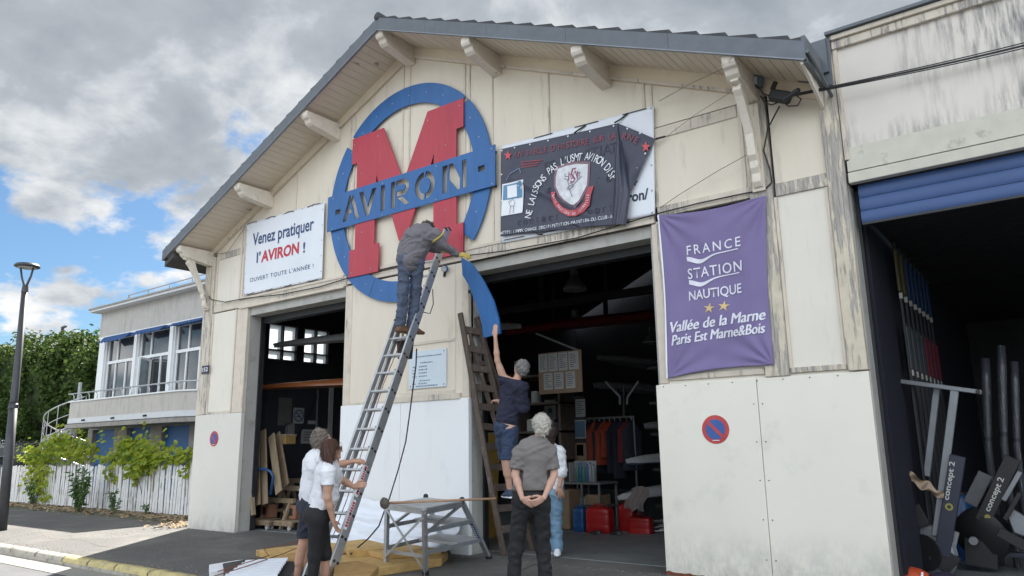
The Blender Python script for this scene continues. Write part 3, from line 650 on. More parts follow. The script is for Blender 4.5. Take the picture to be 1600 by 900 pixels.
# ================================================================== banners
M_BANW = mat('white tarpaulin', (0.72, 0.75, 0.80), 0.4, var=0.03, scale=2)
M_NAVYINK = mat('navy ink', (0.03, 0.06, 0.17), 0.5, var=.05); M_REDINK = mat('red ink', (0.50, 0.03, 0.05), 0.5, var=.05)
M_PEWTER = mat('grommet', (0.35, 0.35, 0.36), 0.4, metal=.6)
def bilerp(c, a, b):       # c: tl,tr,br,bl in (x,z)
    tl, tr, br, bl = c
    return ((tl[0] * (1 - a) + tr[0] * a) * (1 - b) + (bl[0] * (1 - a) + br[0] * a) * b, (tl[1] * (1 - a) + tr[1] * a) * (1 - b) + (bl[1] * (1 - a) + br[1] * a) * b)
def wob(a, b, amp, s=0.0, k=1.0):
    e = min(1, 6 * min(a, 1 - a) + .15) * min(1, 6 * min(b, 1 - b) + .15)
    return amp * e * (noise.noise((a * 3 * k + s, b * 2.4 * k, s)) + 0.5 * noise.noise((a * 7 * k + 3 + b * 3, b * 3 * k, s + 4)))
def banner(name, label, c, y, m, amp, seed, nu=60, nv=36, label_cat='banner', edge=None):
    ctr = bilerp(c, .5, .5); t = thing(name, (ctr[0], y, ctr[1]), label, label_cat)
    def surf(a, b, off=0.0):
        x, z = bilerp(c, a, b)
        if edge: x += edge(a, b)[0]; z += edge(a, b)[1]
        return Vector((x, y - wob(a, b, amp, seed) - off, z))
    mb = MB().grid(lambda a, b: surf(a, b), nu, nv); o = mb.build('cloth', m, t, smooth=True, fix=False)
    md = o.modifiers.new('thick', 'SOLIDIFY'); md.thickness = 0.004; md.offset = 1
    return t, surf
def cxz(u, v, y): p = at(u, v, y); return (p.x, p.z)
# 1: white banner, left
c1 = [cxz(385, 350, -.06), cxz(507, 315, -.06), cxz(503, 436, -.06), cxz(380, 462, -.06)]
t1, s1 = banner('white_banner', "white banner with blue and red lettering 'Venez pratiquer l'AVIRON !' above the left doorway", c1, -.06, M_BANW, .02, 1.0)
F1 = lambda a, b, c: s1(a, 1 - b, .004)
text_fit('Venez pratiquer', (.10, .89, .605, .835), F1, 'lettering', M_NAVYINK, t1, bold=.018)
text_fit("l'", (.175, .225, .405, .555), F1, 'lettering', M_NAVYINK, t1, bold=.018)
text_fit('AVIRON', (.235, .72, .395, .555), F1, 'lettering', M_REDINK, t1, bold=.035)
text_fit('!', (.77, .795, .39, .53), F1, 'lettering', M_NAVYINK, t1, bold=.018)
text_fit("OUVERT TOUTE L'ANNÉE !", (.085, .90, .165, .235), F1, 'lettering', M_NAVYINK, t1, bold=.004, spacing=1.15)
g = MB()
for a in np.linspace(.02, .98, 9):
    for b in (.015, .985): g.lathe(s1(a, b, .006), [(.012, 0), (.008, .004)], 8, (0, -1, 0))
for b in np.linspace(.1, .9, 5):
    for a in (.015, .985): g.lathe(s1(a, b, .006), [(.012, 0), (.008, .004)], 8, (0, -1, 0))
tag(g.build('grommets', M_PEWTER, t1), kind='stuff')
for i, (a, b) in enumerate(((.02, .15), (.28, .40), (.52, .64), (.80, .96))):
    MB().tube([s1(a, .012, .009), s1((a + b) / 2, 0.0, .012), s1(b, .012, .009)], .006, 5).build('cord', M_CABLE, t1)
    MB().tube([s1(a + .03, .99, .009), s1((a + b) / 2, 1.0, .012), s1(b, .99, .009)], .006, 5).build('cord', M_CABLE, t1)
# 2: white banner behind, right
c2 = [cxz(783, 228, -.06), cxz(1021, 165, -.06), cxz(1023, 335, -.06), cxz(783, 380, -.06)]
t2, s2 = banner('white_banner', 'white banner mostly hidden behind the dark club banner, its right corner showing black text', c2, -.055, M_BANW, .012, 5.0)
F2 = lambda a, b, c: s2(a, 1 - b, .004)
M_BLKINK = mat('black ink', (0.02, 0.03, 0.06), 0.5)
text_fit('r', (.885, .905, .295, .335), F2, 'lettering', M_BLKINK, t2, bold=.03)
text_fit('ron/', (.845, .965, .15, .25), F2, 'lettering', M_BLKINK, t2, bold=.03)
g = MB()
for b in (.02, .3, .55, .78, .98): g.lathe(s2(.985, b, .006), [(.014, 0), (.009, .004)], 8, (0, -1, 0))
tag(g.build('grommets', M_PEWTER, t2), kind='stuff')
for a, b in ((.02, .17), (.30, .47), (.60, .76)):
    MB().tube([s2(a, .975, .008), s2(b, .975, .01)], .006, 5).build('cord', M_CABLE, t2); MB().tube([s2(a + .22, .01, .008), s2(b + .2, .01, .01)], .006, 5).build('cord', M_CABLE, t2)
# 3: dark banner in front, its right end sagging into a fold
M_DARKB = mat('dark navy tarpaulin', (0.042, 0.045, 0.075), 0.42, var=.10, scale=3, spec=.5)
M_GHOST = mat('showing-through print', (0.024, 0.026, 0.045), .5); M_DIMRED = mat('dull red print', (0.27, 0.055, 0.075), .5); M_BRED = mat('red ribbon print', (0.48, 0.07, 0.09), .5)
c3 = [cxz(783, 233, -.10), cxz(966, 193, -.10), cxz(957, 352, -.10), cxz(782, 369, -.10)]
t3 = thing('dark_banner', (-5.6, -.1, 5.2), 'dark navy banner with white arched slogan, shield emblem and red ribbon over the right doorway', 'banner')
def s3(a, b, off=0.0):
    x, z = bilerp(c3, a, b)
    e = min(1, 5 * min(a, 1 - a) + .1) * min(1, 6 * min(b, 1 - b) + .1)
    d = abs((b) - (.28 + a * .75)); crease = .035 * math.exp(-(d / .05) ** 2) * (1 - abs(a - .4))      # diagonal crease from top left
    y = -.10 - wob(a, b, .03, 9.0) - crease * e - .05 * max(0, a - .75) * (1 + math.sin(b * 5)) - off
    sag = .03 * math.sin(a * math.pi * 3) ** 2 * (b > .9)
    return Vector((x, y, z + sag * .3))
mb = MB().grid(lambda a, b: s3(a, b), 150, 90); o = mb.build('cloth', M_DARKB, t3, smooth=True, fix=False)
md = o.modifiers.new('thick', 'SOLIDIFY'); md.thickness = .004; md.offset = 1
# the fold column and the triangular corner stretched to the right
A0, A1, A2, A3 = at(966, 193, -.10), at(1024, 217, -.09), at(985, 300, -.12), at(978, 352, -.16)
B3 = at(957, 353, -.11)
def fold(a, b):
    l = Vector(s3(1, b)); pr_ = [A0, A0.lerp(A2, .5), A2, A3]; k = b * 3; q = min(2, int(k)); r = pr_[q].lerp(pr_[q + 1], k - q)
    p = l.lerp(r, a); p.y -= .09 * math.sin(a * math.pi) * min(1, b * 2.2) + .012 * math.sin(a * 20 + b * 3) * b; return p
MB().grid(fold, 24, 30).build('fold', M_DARKB, t3, smooth=True, fix=False)
def corner(a, b):
    l = A0.lerp(A2, b); r = A1.lerp(A2, b); p = l.lerp(r, a); p.y -= .02 * math.sin(a * 3.1) + .01 * math.sin(b * 9 + a * 4); return p
MB().grid(corner, 16, 20).build('corner', M_DARKB, t3, smooth=True, fix=False)
def uv3(u, v):          # photograph pixel -> (a,b) on the dark banner by solving on its corners
    p = at(u, v, -.11); a, b = .5, .5
    for _ in range(25):
        q = s3(a, b); ea = (p.x - q.x) / (c3[1][0] - c3[0][0]); a += ea; q = s3(a, b); b -= (p.z - q.z) / ((c3[0][1] - c3[3][1])); 
    return a, b
F3 = lambda a, b, c: s3(a, 1 - b, .005)
def text_path(body, pts, size, m, parent, fn, off=.005, bold=.0, sx=1.0, name='lettering'):
    """letters one by one along a polyline of photograph pixels on y=-.11, mapped to the banner"""
    P = [Vector((at(u, v, -.11).x, at(u, v, -.11).z)) for u, v in pts]
    seg = [(P[i + 1] - P[i]).length for i in range(len(P) - 1)]; tot = sum(seg)
    n = len(body); vs = []; fs = []
    for i, ch in enumerate(body):
        if ch == ' ': continue
        s = tot * (i + .5) / n; j = 0
        while j < len(seg) - 1 and s > seg[j]: s -= seg[j]; j += 1
        c = P[j].lerp(P[j + 1], s / seg[j]); d0 = (P[min(j + 1, len(P) - 1)] - P[j]).normalized(); up = Vector((-d0.y, d0.x))
        me = text_mesh(ch, size, bold=bold, align='CENTER'); k = len(vs)
        for v in me.vertices:
            w = c + d0 * v.co.x * sx + up * (v.co.y - size * .35); vs.append(fn(w, off))
        fs += [tuple(k + q for q in p.vertices) for p in me.polygons]; bpy.data.meshes.remove(me)
    return tag(MB().add(vs, fs).build(name, m, parent, fix=False), kind='stuff')
def on3(w, off):
    a = (w.x - c3[0][0]) / (c3[1][0] - c3[0][0])
    zt = c3[0][1] * (1 - a) + c3[1][1] * a; zb = c3[3][1] * (1 - a) + c3[2][1] * a; b = (zt - w.y) / (zt - zb)
    p = s3(min(1, max(0, a)), min(1, max(0, b)), off); return Vector((w.x, p.y, w.y))
text_path("UN SIÈCLE D'HISTOIRE SUR LA", [(806, 242), (860, 232), (900, 224), (964, 212)], .13, M_DIMRED, t3, on3, off=.012, sx=.9)
text_path("NE LAISSONS PAS L'USMT AVIRON DISP", [(824, 340), (831, 312), (842, 286), (856, 268), (876, 253), (898, 245), (922, 244), (941, 252), (953, 264), (962, 280)], .16, M_WHITE, t3, on3, off=.014, bold=.0, sx=.70)
text_path("HTTPS://WWW.CHANGE.ORG/P/PETITION-MAINTIEN-DU-CLUB-A", [(783, 364), (830, 358), (880, 350), (957, 338)], .07, M_WHITE, t3, on3, off=.012, bold=.0, sx=.8)
for body, pts, sz in (("ES D'INITIATI", [(850, 262), (900, 245), (975, 228)], .22), ('stombre', [(850, 296), (960, 275)], .2), ('de', [(845, 308), (870, 303)], .2), ('contact : sport', [(806, 347), (960, 322)], .16), ('www.usmetro', [(812, 360), (930, 345)], .13)):
    text_path(body, pts, sz, M_GHOST, t3, on3, off=.006, bold=.0, name='print_through')
def pxpoly(pts, m, name, off, parent=None, fn=on3, sub=True):
    P = [Vector((at(u, v, -.11).x, at(u, v, -.11).z)) for u, v in pts]
    c = sum(P, Vector((0, 0))) / len(P); Q = []
    for i in range(len(P)):
        for k in range(3): Q.append(P[i].lerp(P[(i + 1) % len(P)], k / 3))
    rings = 5; vs = [fn(c, off)]; fs = []; n = len(Q)
    for r in range(1, rings + 1):
        for q in Q: vs.append(fn(c.lerp(q, r / rings), off))
    for i in range(n): fs.append((0, 1 + i, 1 + (i + 1) % n))
    for r in range(rings - 1):
        for i in range(n): a = 1 + r * n + i; b = 1 + r * n + (i + 1) % n; fs.append((a, a + n, b + n, b))
    return MB().add(vs, fs).build(name, m, parent or t3, fix=False)
shield = [(871, 264), (884, 259), (900, 256), (920, 257), (919, 275), (918, 290), (911, 303), (904, 316), (899, 321), (893, 320), (883, 313), (875, 304), (868, 291), (868, 278)]
cxm = sum(p[0] for p in shield) / len(shield); cym = sum(p[1] for p in shield) / len(shield)
sc_ = lambda k: [(cxm + (u - cxm) * k, cym + (v - cym) * k) for u, v in shield]
pxpoly(sc_(1.13), mat('shield border', (0.22, 0.13, 0.16), .5), 'shield', .012)
pxpoly(shield, mat('shield silver', (0.62, 0.63, 0.66), .4, var=.2, scale=9), 'shield', .018)
M_SKETCH = mat('sketch ink', (0.12, 0.13, 0.18), .6); M_MONO = mat('monogram ink', (0.28, 0.06, 0.11), .6)
def stroke(pts, w, m, name, off=.024):
    P = [Vector((at(u, v, -.11).x, at(u, v, -.11).z)) for u, v in pts]; vs = []; fs = []
    for i, p in enumerate(P):
        d = (P[min(i + 1, len(P) - 1)] - P[max(i - 1, 0)]).normalized(); n = Vector((-d.y, d.x)) * w
        vs += [on3(p + n, off), on3(p - n, off)]
        if i: k = len(vs) - 4; fs.append((k, k + 1, k + 3, k + 2))
    return MB().add(vs, fs).build(name, m, t3, fix=False)
for s_ in ([(889, 282), (889, 269), (894, 280), (899, 267), (904, 280), (903, 268)], [(892, 284), (897, 285), (899, 280), (893, 272), (895, 264), (900, 263)]): stroke(s_, .012, M_MONO, 'monogram')
for s_ in ([(883, 271), (883, 276), (888, 276)], [(903, 271), (908, 270)], [(906, 270), (906, 277)], [(882, 279), (887, 281), (890, 291), (886, 297)], [(890, 291), (896, 290), (903, 283), (910, 276)], [(888, 292), (892, 299), (895, 308)], [(889, 297), (898, 291)], [(891, 286), (897, 289)]): stroke(s_, .005, M_SKETCH, 'sketch_line')
rib = [(862, 301), (868, 300), (871, 311), (878, 322), (888, 328), (898, 329), (909, 324), (914, 316), (916, 306), (921, 293), (930, 291), (925, 306), (922, 321), (913, 332), (900, 338), (889, 338), (876, 332), (867, 322), (863, 312)]
ro = [(862, 301), (863, 312), (867, 322), (876, 332), (889, 338), (900, 338), (913, 332), (922, 321), (925, 306), (930, 291)]
ri = [(868, 300), (869, 309), (873, 316), (880, 324), (890, 328.5), (899, 328.5), (909, 324), (915, 315), (916, 304), (921, 293)]
vs = []; fs = []
for i, (p, q) in enumerate(zip(ro, ri)):
    for k in range(3):
        u = p[0] + (q[0] - p[0]) * k / 2; v = p[1] + (q[1] - p[1]) * k / 2; w = at(u, v, -.11); vs.append(on3(Vector((w.x, w.z)), .022))
    if i:
        for k in range(2): a = i * 3 + k; fs.append((a - 3, a - 2, a + 1, a))
MB().add(vs, fs).build('ribbon', M_BRED, t3, fix=False)
text_path("BASE NAUTIQUE DE JOINVILLE", [(866, 305), (870, 318), (878, 328), (890, 334), (900, 334), (911, 328), (918, 318), (921, 304)], .055, M_WHITE, t3, on3, off=.028, bold=.0, sx=.75)
def star(cx, cy, r, k=.42, rot=0): return [(cx + r * (1 if i % 2 == 0 else k) * math.sin(math.pi * i / 5 + rot) * .8, cy - r * (1 if i % 2 == 0 else k) * math.cos(math.pi * i / 5 + rot)) for i in range(10)]
M_STAR = mat('star red', (0.55, 0.08, 0.09), .5)
pxpoly(star(794, 243, 8), M_STAR, 'star', .014)
def onflat(y0):
    return lambda w, off: Vector((w.x, y0 - off, w.y))
p = MB();
pc = at(1010, 230, -.12); P_ = star(1010, 230, 9)
pxpoly(P_, M_STAR, 'star', .012, fn=onflat(-.115))
for body, pts in (('RNE', [(972, 213), (985, 215), (1000, 222)]),):
    text_path(body, pts, .13, M_DIMRED, t3, onflat(-.13), off=.01, sx=.9)
g = MB()
for a in (.01, .13, .27, .43, .6, .78, .97): g.lathe(s3(a, .02, .006), [(.014, 0), (.009, .004)], 8, (0, -1, 0))
for a in (.01,): 
    for b in (.3, .6, .97): g.lathe(s3(a, b, .006), [(.014, 0), (.009, .004)], 8, (0, -1, 0))
for u, v in ((980, 201), (1000, 208), (995, 262), (1008, 240)): g.lathe(at(u, v, -.125), [(.014, 0), (.009, .004)], 8, (0, -1, 0))
tag(g.build('grommets', M_WHITE, t3), kind='stuff')
def cord(name, pts, r, label, m=M_CABLE, cat='cord'): return tag(MB().tube(pts, r, 6).build(name, m, None, smooth=True), label, cat)
for k, pts in enumerate(([(897, 208, -.11), (905, 202, -.08), (915, 196, -.07)], [(960, 192, -.11), (970, 186, -.08), (981, 177, -.07)], [(832, 360, -.11), (841, 366, -.1), (848, 366, -.07)], [(894, 350, -.12), (904, 354, -.1), (912, 354, -.07)], [(1024, 217, -.1), (1040, 213, -.05)], [(975, 352, -.14), (983, 343, -.07)])):
    MB().tube([at(*p) for p in pts], .011, 6).build('bungee', M_CABLE, t3)
# flyer stuck on the dark banner: blue head, drawn hand (the square code is left out)
fl = [(785, 288), (819, 281), (816, 332), (783, 338)]
pxpoly(fl, M_WHITE, 'flyer', .014); pxpoly([(787, 290), (817, 284), (816, 308), (786, 313)], mat('flyer blue', (0.10, 0.25, 0.42), .5), 'flyer_print', .019)
pxpoly([(793, 291), (808, 288), (808, 307), (793, 310)], M_WHITE, 'flyer_print', .023)
for s_ in ([(797, 334), (798, 322), (795, 316), (797, 312)], [(802, 333), (803, 322), (805, 315)], [(797, 316), (801, 311), (804, 314)], [(798, 322), (803, 322)]): stroke(s_, .005, mat('hand drawing', (0.3, 0.3, 0.32), .6), 'sketch_line', .026)
for s_ in ([(791, 282), (797, 272), (812, 263)], [(812, 263), (814, 270)]): stroke(s_, .008, mat('pale blue ink', (0.16, 0.22, 0.34), .6), 'sketch_line', .012)
for k in range(3): stroke([(815, 254 + k * 4), (848 - k * 4, 250 + k * 4)], .008, M_DIMRED, 'small_print', .012)
# 4: purple banner
M_PURP = mat('purple cloth', (0.19, 0.155, 0.31), 0.6, var=.05, scale=3, spec=.3)
c4 = [cxz(1029, 336, -.07), cxz(1197, 305, -.07), cxz(1209, 570, -.07), cxz(1043, 591, -.07)]
def e4(a, b):
    return (-.0 + .03 * math.sin(b * math.pi) * (a * 2 - 1) * -1, -.05 * math.sin(a * math.pi) * (1 - b) ** 2 + .035 * math.sin(a * math.pi) * b ** 4)
t4 = thing('purple_banner', (-3.3, -.07, 3.4), "purple cloth banner reading 'FRANCE STATION NAUTIQUE' with two gold stars, tied to the right wall", 'banner')
def s4(a, b, off=0.0):
    x, z = bilerp(c4, a, b); ex, ez = e4(a, b)
    y = -.07 - wob(a, b, .035, 20.0)
    for (ca, cb, s) in ((0, 0, 1), (1, 0, 1), (1, 1, 1), (0, 1, 1)):       # folds radiating from the tied corners
        da, db = abs(a - ca), abs(b - cb); r = math.hypot(da, db * 1.5); th = math.atan2(db * 1.5, da + 1e-6)
        y -= .016 * math.sin(th * 13 + ca * 2 + cb) * math.exp(-r * 2.6) * min(1, r * 8)
    return Vector((x + ex, y - off, z + ez))
o = MB().grid(lambda a, b: s4(a, b), 90, 110).build('cloth', M_PURP, t4, smooth=True, fix=False)
md = o.modifiers.new('thick', 'SOLIDIFY'); md.thickness = .003; md.offset = 1
MB().grid(lambda a, b: s4(-.012 + a * .016, b, .003), 2, 60).build('hem', M_WHITE, t4, smooth=True, fix=False)
F4 = lambda a, b, c: s4(a, 1 - b, .010)
M_LIL = mat('banner white print', (0.72, 0.72, 0.80), .6)
text_fit('FRANCE', (.255, .775, .725, .785), F4, 'lettering', M_LIL, t4, bold=.008, spacing=1.35)
text_fit('STATION', (.245, .775, .575, .640), F4, 'lettering', M_LIL, t4, bold=.008, spacing=1.15)
text_fit('NAUTIQUE', (.245, .765, .430, .500), F4, 'lettering', M_LIL, t4, bold=.012, spacing=1.0)
text_fit('Vallée de la Marne', (.05, .965, .262, .325), F4, 'lettering', M_LIL, t4, dup=.0045, shear=.22)
text_fit('Paris Est Marne&Bois', (.055, .955, .185, .245), F4, 'lettering', M_LIL, t4, dup=.0035, shear=.22)
for zc in (.693, .548):
    def sw(a, b, zc=zc):
        aa = .25 + a * .50; c = zc + .014 - .032 * math.exp(-((a - .27) / .20) ** 2) + .004 * a
        th = .012 * math.exp(-((a - .12) / .3) ** 2) + .003; return s4(aa, 1 - (c + (b - .5) * 2 * th), .009)
    MB().grid(sw, 30, 3).build('swoosh', M_LIL, t4, fix=False)
M_GOLD = mat('gold star', (0.68, 0.50, 0.22), .6)
for cx_, cz_ in ((.445, .378), (.585, .378)):
    vs = [s4(cx_, 1 - cz_, .005)] + [s4(cx_ + (.06 if i % 2 == 0 else .02) * math.sin(math.pi * i / 5 + .2), 1 - (cz_ + (.034 if i % 2 == 0 else .012) * math.cos(math.pi * i / 5 + .2)), .006) for i in range(10)]
    MB().add(vs, [(0, 1 + i, 1 + (i + 1) % 10) for i in range(10)]).build('star', M_GOLD, t4, fix=False)
# ================================================================== plaque, stickers, number
pq = thing('notice_plaque', (-7.99, -.03, 2.7), 'pale blue notice plate screwed to the middle wall beside the tall ladder', 'notice')
MB().box(-8.38, -7.59, -.03, -.0, 2.41, 3.00).build('plate', mat('plaque enamel', (0.58, 0.66, 0.72), .3, var=.03), pq, bevel=.004)
M_PQ = mat('plaque ink', (0.22, 0.27, 0.34), .6)
def dashes(x0, x1, z, h, seed, parent, y=-.033, m=M_PQ, name='small_print'):
    r = random.Random(seed); mb = MB(); x = x0
    while x < x1:
        w = r.uniform(.012, .05); mb.box(x, min(x + w, x1), y, y + .002, z, z + h * r.uniform(.8, 1.1)); x += w + r.uniform(.006, .016)
    return mb.build(name, m, parent)
for k, (a, b, z, h) in enumerate(((-8.22, -7.68, 2.90, .018), (-8.13, -7.87, 2.80, .022), (-8.30, -8.24, 2.74, .018), (-8.16, -7.98, 2.74, .022), (-8.30, -8.24, 2.69, .018), (-8.16, -7.98, 2.69, .022), (-8.30, -8.22, 2.64, .018), (-8.16, -7.98, 2.64, .022), (-8.30, -8.20, 2.59, .018), (-8.16, -7.98, 2.59, .022), (-8.14, -7.91, 2.52, .022), (-8.30, -8.22, 2.475, .018), (-8.16, -7.98, 2.475, .022), (-8.22, -7.76, 2.435, .022))): dashes(a, b, z, h, k, pq)
sc = MB()
for x, z in ((-8.34, 2.45), (-8.34, 2.96), (-7.63, 2.45), (-7.63, 2.96)): sc.lathe((x, -.031, z), [(.011, 0), (.008, .005)], 8, (0, -1, 0))
tag(sc.build('screws', M_BLACK, pq), kind='stuff')
def nopark(c, r, label):
    t = thing('no_parking_sign', (c.x, c.y, c.z), label, 'sign')
    def disc(ro, y, m, n): MB().lathe((c.x, y, c.z), [(ro, 0), (ro, .003)], 40, (0, -1, 0)).build(n, m, t, smooth=False)
    disc(r, c.y, mat('sign rim red', (0.46, 0.05, 0.055), .45), 'rim'); disc(r * .70, c.y - .004, mat('parking blue', (0.035, 0.10, 0.33), .45), 'disc')
    a = R_(45); d = Vector((math.cos(a), 0, -math.sin(a))) * r * .85; C_ = Vector((c.x, c.y - .0075, c.z)); MB().bar(C_ - d, C_ + d, .004, r * .22, (math.sin(a), 0, math.cos(a))).build('slash', mat('sign rim red', (0, 0, 0)), t)
    MB().box(c.x - r * .25, c.x + r * .25, c.y - .0085, c.y - .007, c.z - r * .78, c.z - r * .73).build('marking', M_WHITE, t)
nopark(at(1118, 671, -.035), .165, 'large round blue and red no parking sign on the cream right wall')
nopark(at(334.5, 685.5, -.033), .15, 'round blue and red no parking sign low on the left end wall')
hn = thing('house_number', (-14.33, -.05, 3.15), 'small dark plate with house number 152 on the left corner post', 'sign')
p0, p1 = at(316, 572, -.05), at(326, 583.5, -.05)
MB().box(p0.x, p1.x, -.058, -.041, p1.z, p0.z).build('plate', mat('number plate black', (0.035, 0.03, 0.05), .4), hn)
text_fit('152', (p0.x + .02, p1.x - .03, p1.z + .05, p0.z - .04), lambda a, b, c: (a, -.0595, b), 'lettering', M_WHITE, hn, bold=.01)
# floodlight-like lantern under the ridge, junction box, cables
ll = thing('swan_neck_lamp', at(600, 80, -.3), 'small white swan neck lamp hanging under the left eave near the ridge', 'lamp')
MB().tube([at(u, v, -.32) for u, v in ((606, 83), (603, 77), (597, 75), (592, 78), (590, 88), (588, 95))], .013, 8).build('neck', M_BRACKET, ll, smooth=True)
MB().lathe(at(587.5, 101, -.32), [(.05, 0), (.045, .03), (.025, .07), (.014, .085)], 12).build('shade', mat('lamp shade worn', (0.35, 0.31, 0.27), .5), ll, smooth=True)
jb = thing('junction_box', at(1218, 152, -.2), 'black cable junction cluster with looped wires beside the right roof bracket', 'cable box')
q = at(1218, 152, -.22); MB().bar(q + Vector((-.1, 0, .06)), q + Vector((.12, 0, -.05)), .12, .13).build('box', M_CABLE, jb, bevel=.02)
q2 = at(1238, 150, -.35); MB().bar(q2 + Vector((-.1, 0, -.02)), q2 + Vector((.1, -.05, .03)), .05, .06).build('splice', M_CABLE, jb, bevel=.015)
MB().tube([at(1207, 140, -.2), at(1212, 128, -.2)], .03, 8).build('insulator', M_CABLE, jb)
for pts in ([(1222, 158), (1232, 166), (1246, 165), (1252, 155), (1240, 146)], [(1190, 152), (1200, 158), (1214, 156)], [(1180, 132), (1188, 140), (1192, 146), (1204, 150)], [(1188, 150), (1194, 160), (1206, 164), (1215, 160)]):
    MB().tube([at(u, v, -.2) for u, v in pts], .008, 6).build('wire', M_CABLE, jb, smooth=True)
MB().bar(at(1178, 122, -.12), at(1178, 136, -.12), .10, .10).build('meter', mat('grey meter', (0.45, 0.48, 0.52), .4), jb, bevel=.01)
MB().tube([at(1186, 118, -.1), at(1186, 136, -.1)], .055, 10).build('lantern', mat('blue grey case', (0.10, 0.14, 0.17), .4), jb)
cord('service_cable', [at(1218, 166, -.1), at(1200, 200, -.08), at(1193, 235, -.07), at(1203, 265, -.06), at(1206, 285, -.06), at(1195, 296, -.06), at(1150, 305, -.06), at(1090, 318, -.06), at(1030, 333, -.07), at(900, 372, -.08), at(790, 392, -.08), at(725, 400, -.08)], .009, 'thin black cable running down from the junction box and along the right beam', cat='cable')
cord('guy_cord', [at(1174, 238, -.2), at(1120, 268, -.12), at(1060, 305, -.07), at(1031, 325, -.05)], .004, 'thin brown cord slanting from the right bracket foot down to the purple banner', mat('brown cord', (0.20, 0.17, 0.13), .8))
cord('guy_cord', [at(1139, 103, -.6), at(1080, 130, -.3), at(1030, 158, -.07)], .004, 'thin cord from the roof bracket down to the top corner of the white banner', mat('brown cord', (0, 0, 0)))
cord('guy_cord', [at(1140, 145, -.3), at(1085, 180, -.15), at(1042, 213, -.06)], .003, 'thin cord tying the point of the dark banner to the right bracket', mat('brown cord', (0, 0, 0)))
cord('facade_cable', [at(322, 455, -.07), at(330, 468, -.06), at(352, 472, -.06), at(384, 466, -.08), at(440, 460, -.07), at(500, 448, -.07), at(545, 434, -.07), at(600, 420, -.08), at(690, 401, -.08)], .010, 'black cable clipped along the beam over the left doorway', cat='cable')
cord('banner_line', [at(334, 397, -.06), at(355, 395, -.06), at(385, 352, -.06)], .005, 'thin wire from the left post to the corner of the white left banner', cat='wire')
for k, (dv, r, lab) in enumerate(((0, .0105, 'thickest black overhead cable sweeping to the upper right'), (-5, .006, 'upper thin black overhead cable beside the thickest one'), (5, .006, 'lowest thin black overhead cable sweeping to the upper right'))):
    a = at(1222, 152 + dv * .3, -.25); b = cp(1640, 40 + dv * .9, 7.2); pts = []
    for i in range(27):
        f = i / 12; p = a + (b - a) * f; p.z -= .088 * math.sin(f / 2.2 * math.pi) * 1.6; pts.append(p)
    cord('overhead_cable', pts, r, lab, cat='cable')

# small bolts on the emblem
bm_ = MB(); r = random.Random(2)
for k in range(26):
    a = R_(k * 360 / 26 + 4)
    if -95 < math.degrees(a) - 360 < -38: continue
    bm_.lathe((RCX - .05 + 1.72 * math.cos(a), -.061, RCZ + .012 + 1.72 * math.sin(a)), [(.014, 0), (.010, .005)], 8, (0, -1, 0))
for x, z in ((-9.72, 6.9), (-9.1, 6.9), (-9.5, 6.3), (-7.9, 6.85), (-7.2, 6.9), (-7.5, 6.3), (-9.45, 5.2), (-9.2, 4.5), (-9.7, 4.5), (-7.5, 5.2), (-7.3, 4.5)): bm_.lathe((x - .06, -.091, z), [(.014, 0), (.010, .005)], 8, (0, -1, 0))
for x in (-10.3, -9.0, -7.75, -6.6):
    for z in (5.41, 5.98): bm_.lathe((x, -.106, z), [(.014, 0), (.010, .005)], 8, (0, -1, 0))
tag(bm_.build('bolts', M_PEWTER, sign), kind='stuff')
# ================================================================== annex building behind the fence
YA, YB = 4.0, 2.9
M_ROUGH = mat('roughcast grey', (0.46, 0.44, 0.41), 0.85, var=0.06, scale=4, dirt=(0.34, 0.32, 0.30), dscale=2.5, dstretch=(2, 2, .4), drange=(0.5, 0.75), bump=0.35, bscale=90)
M_BALC = mat('balcony roughcast', (0.50, 0.47, 0.43), 0.85, var=0.05, scale=4, dirt=(0.36, 0.34, 0.31), dscale=3, dstretch=(2, 2, .4), drange=(0.5, 0.75), bump=0.35, bscale=90)
M_PIER = mat('pale painted pier', (0.60, 0.61, 0.62), 0.6, var=0.04)
M_CONC = mat('cast concrete', (0.30, 0.28, 0.25), 0.8, var=0.12, scale=3, dirt=(0.2, 0.18, 0.16), dscale=6, drange=(.5, .75))
M_WFRAME = mat('white window frame', (0.74, 0.75, 0.75), 0.4, var=0.03)
M_BLUEDOOR = mat('blue door paint', (0.018, 0.11, 0.31), 0.5, var=0.08, dirt=(0.03, 0.10, 0.24), dscale=14, drange=(.6, .7))
M_AWN = mat('blue awning cloth', (0.018, 0.07, 0.20), 0.75, var=0.15, scale=12)
def glass(name, col):
    m = mat(name, col, 0.08, spec=0.8, var=0.5, scale=1.5); return m
M_GLASS = glass('window glass', (0.035, 0.04, 0.045))
an = thing('annex_building', (-24, YA, 0), 'low grey roughcast building behind the fence with three tall windows, blue awnings and balcony', 'building')
def ap(n, m, *a, bevel=0.0, parent=None): return MB().box(*a).build(n, m, parent or an, bevel=bevel)
AX0, AX1 = -28.3, -20.0
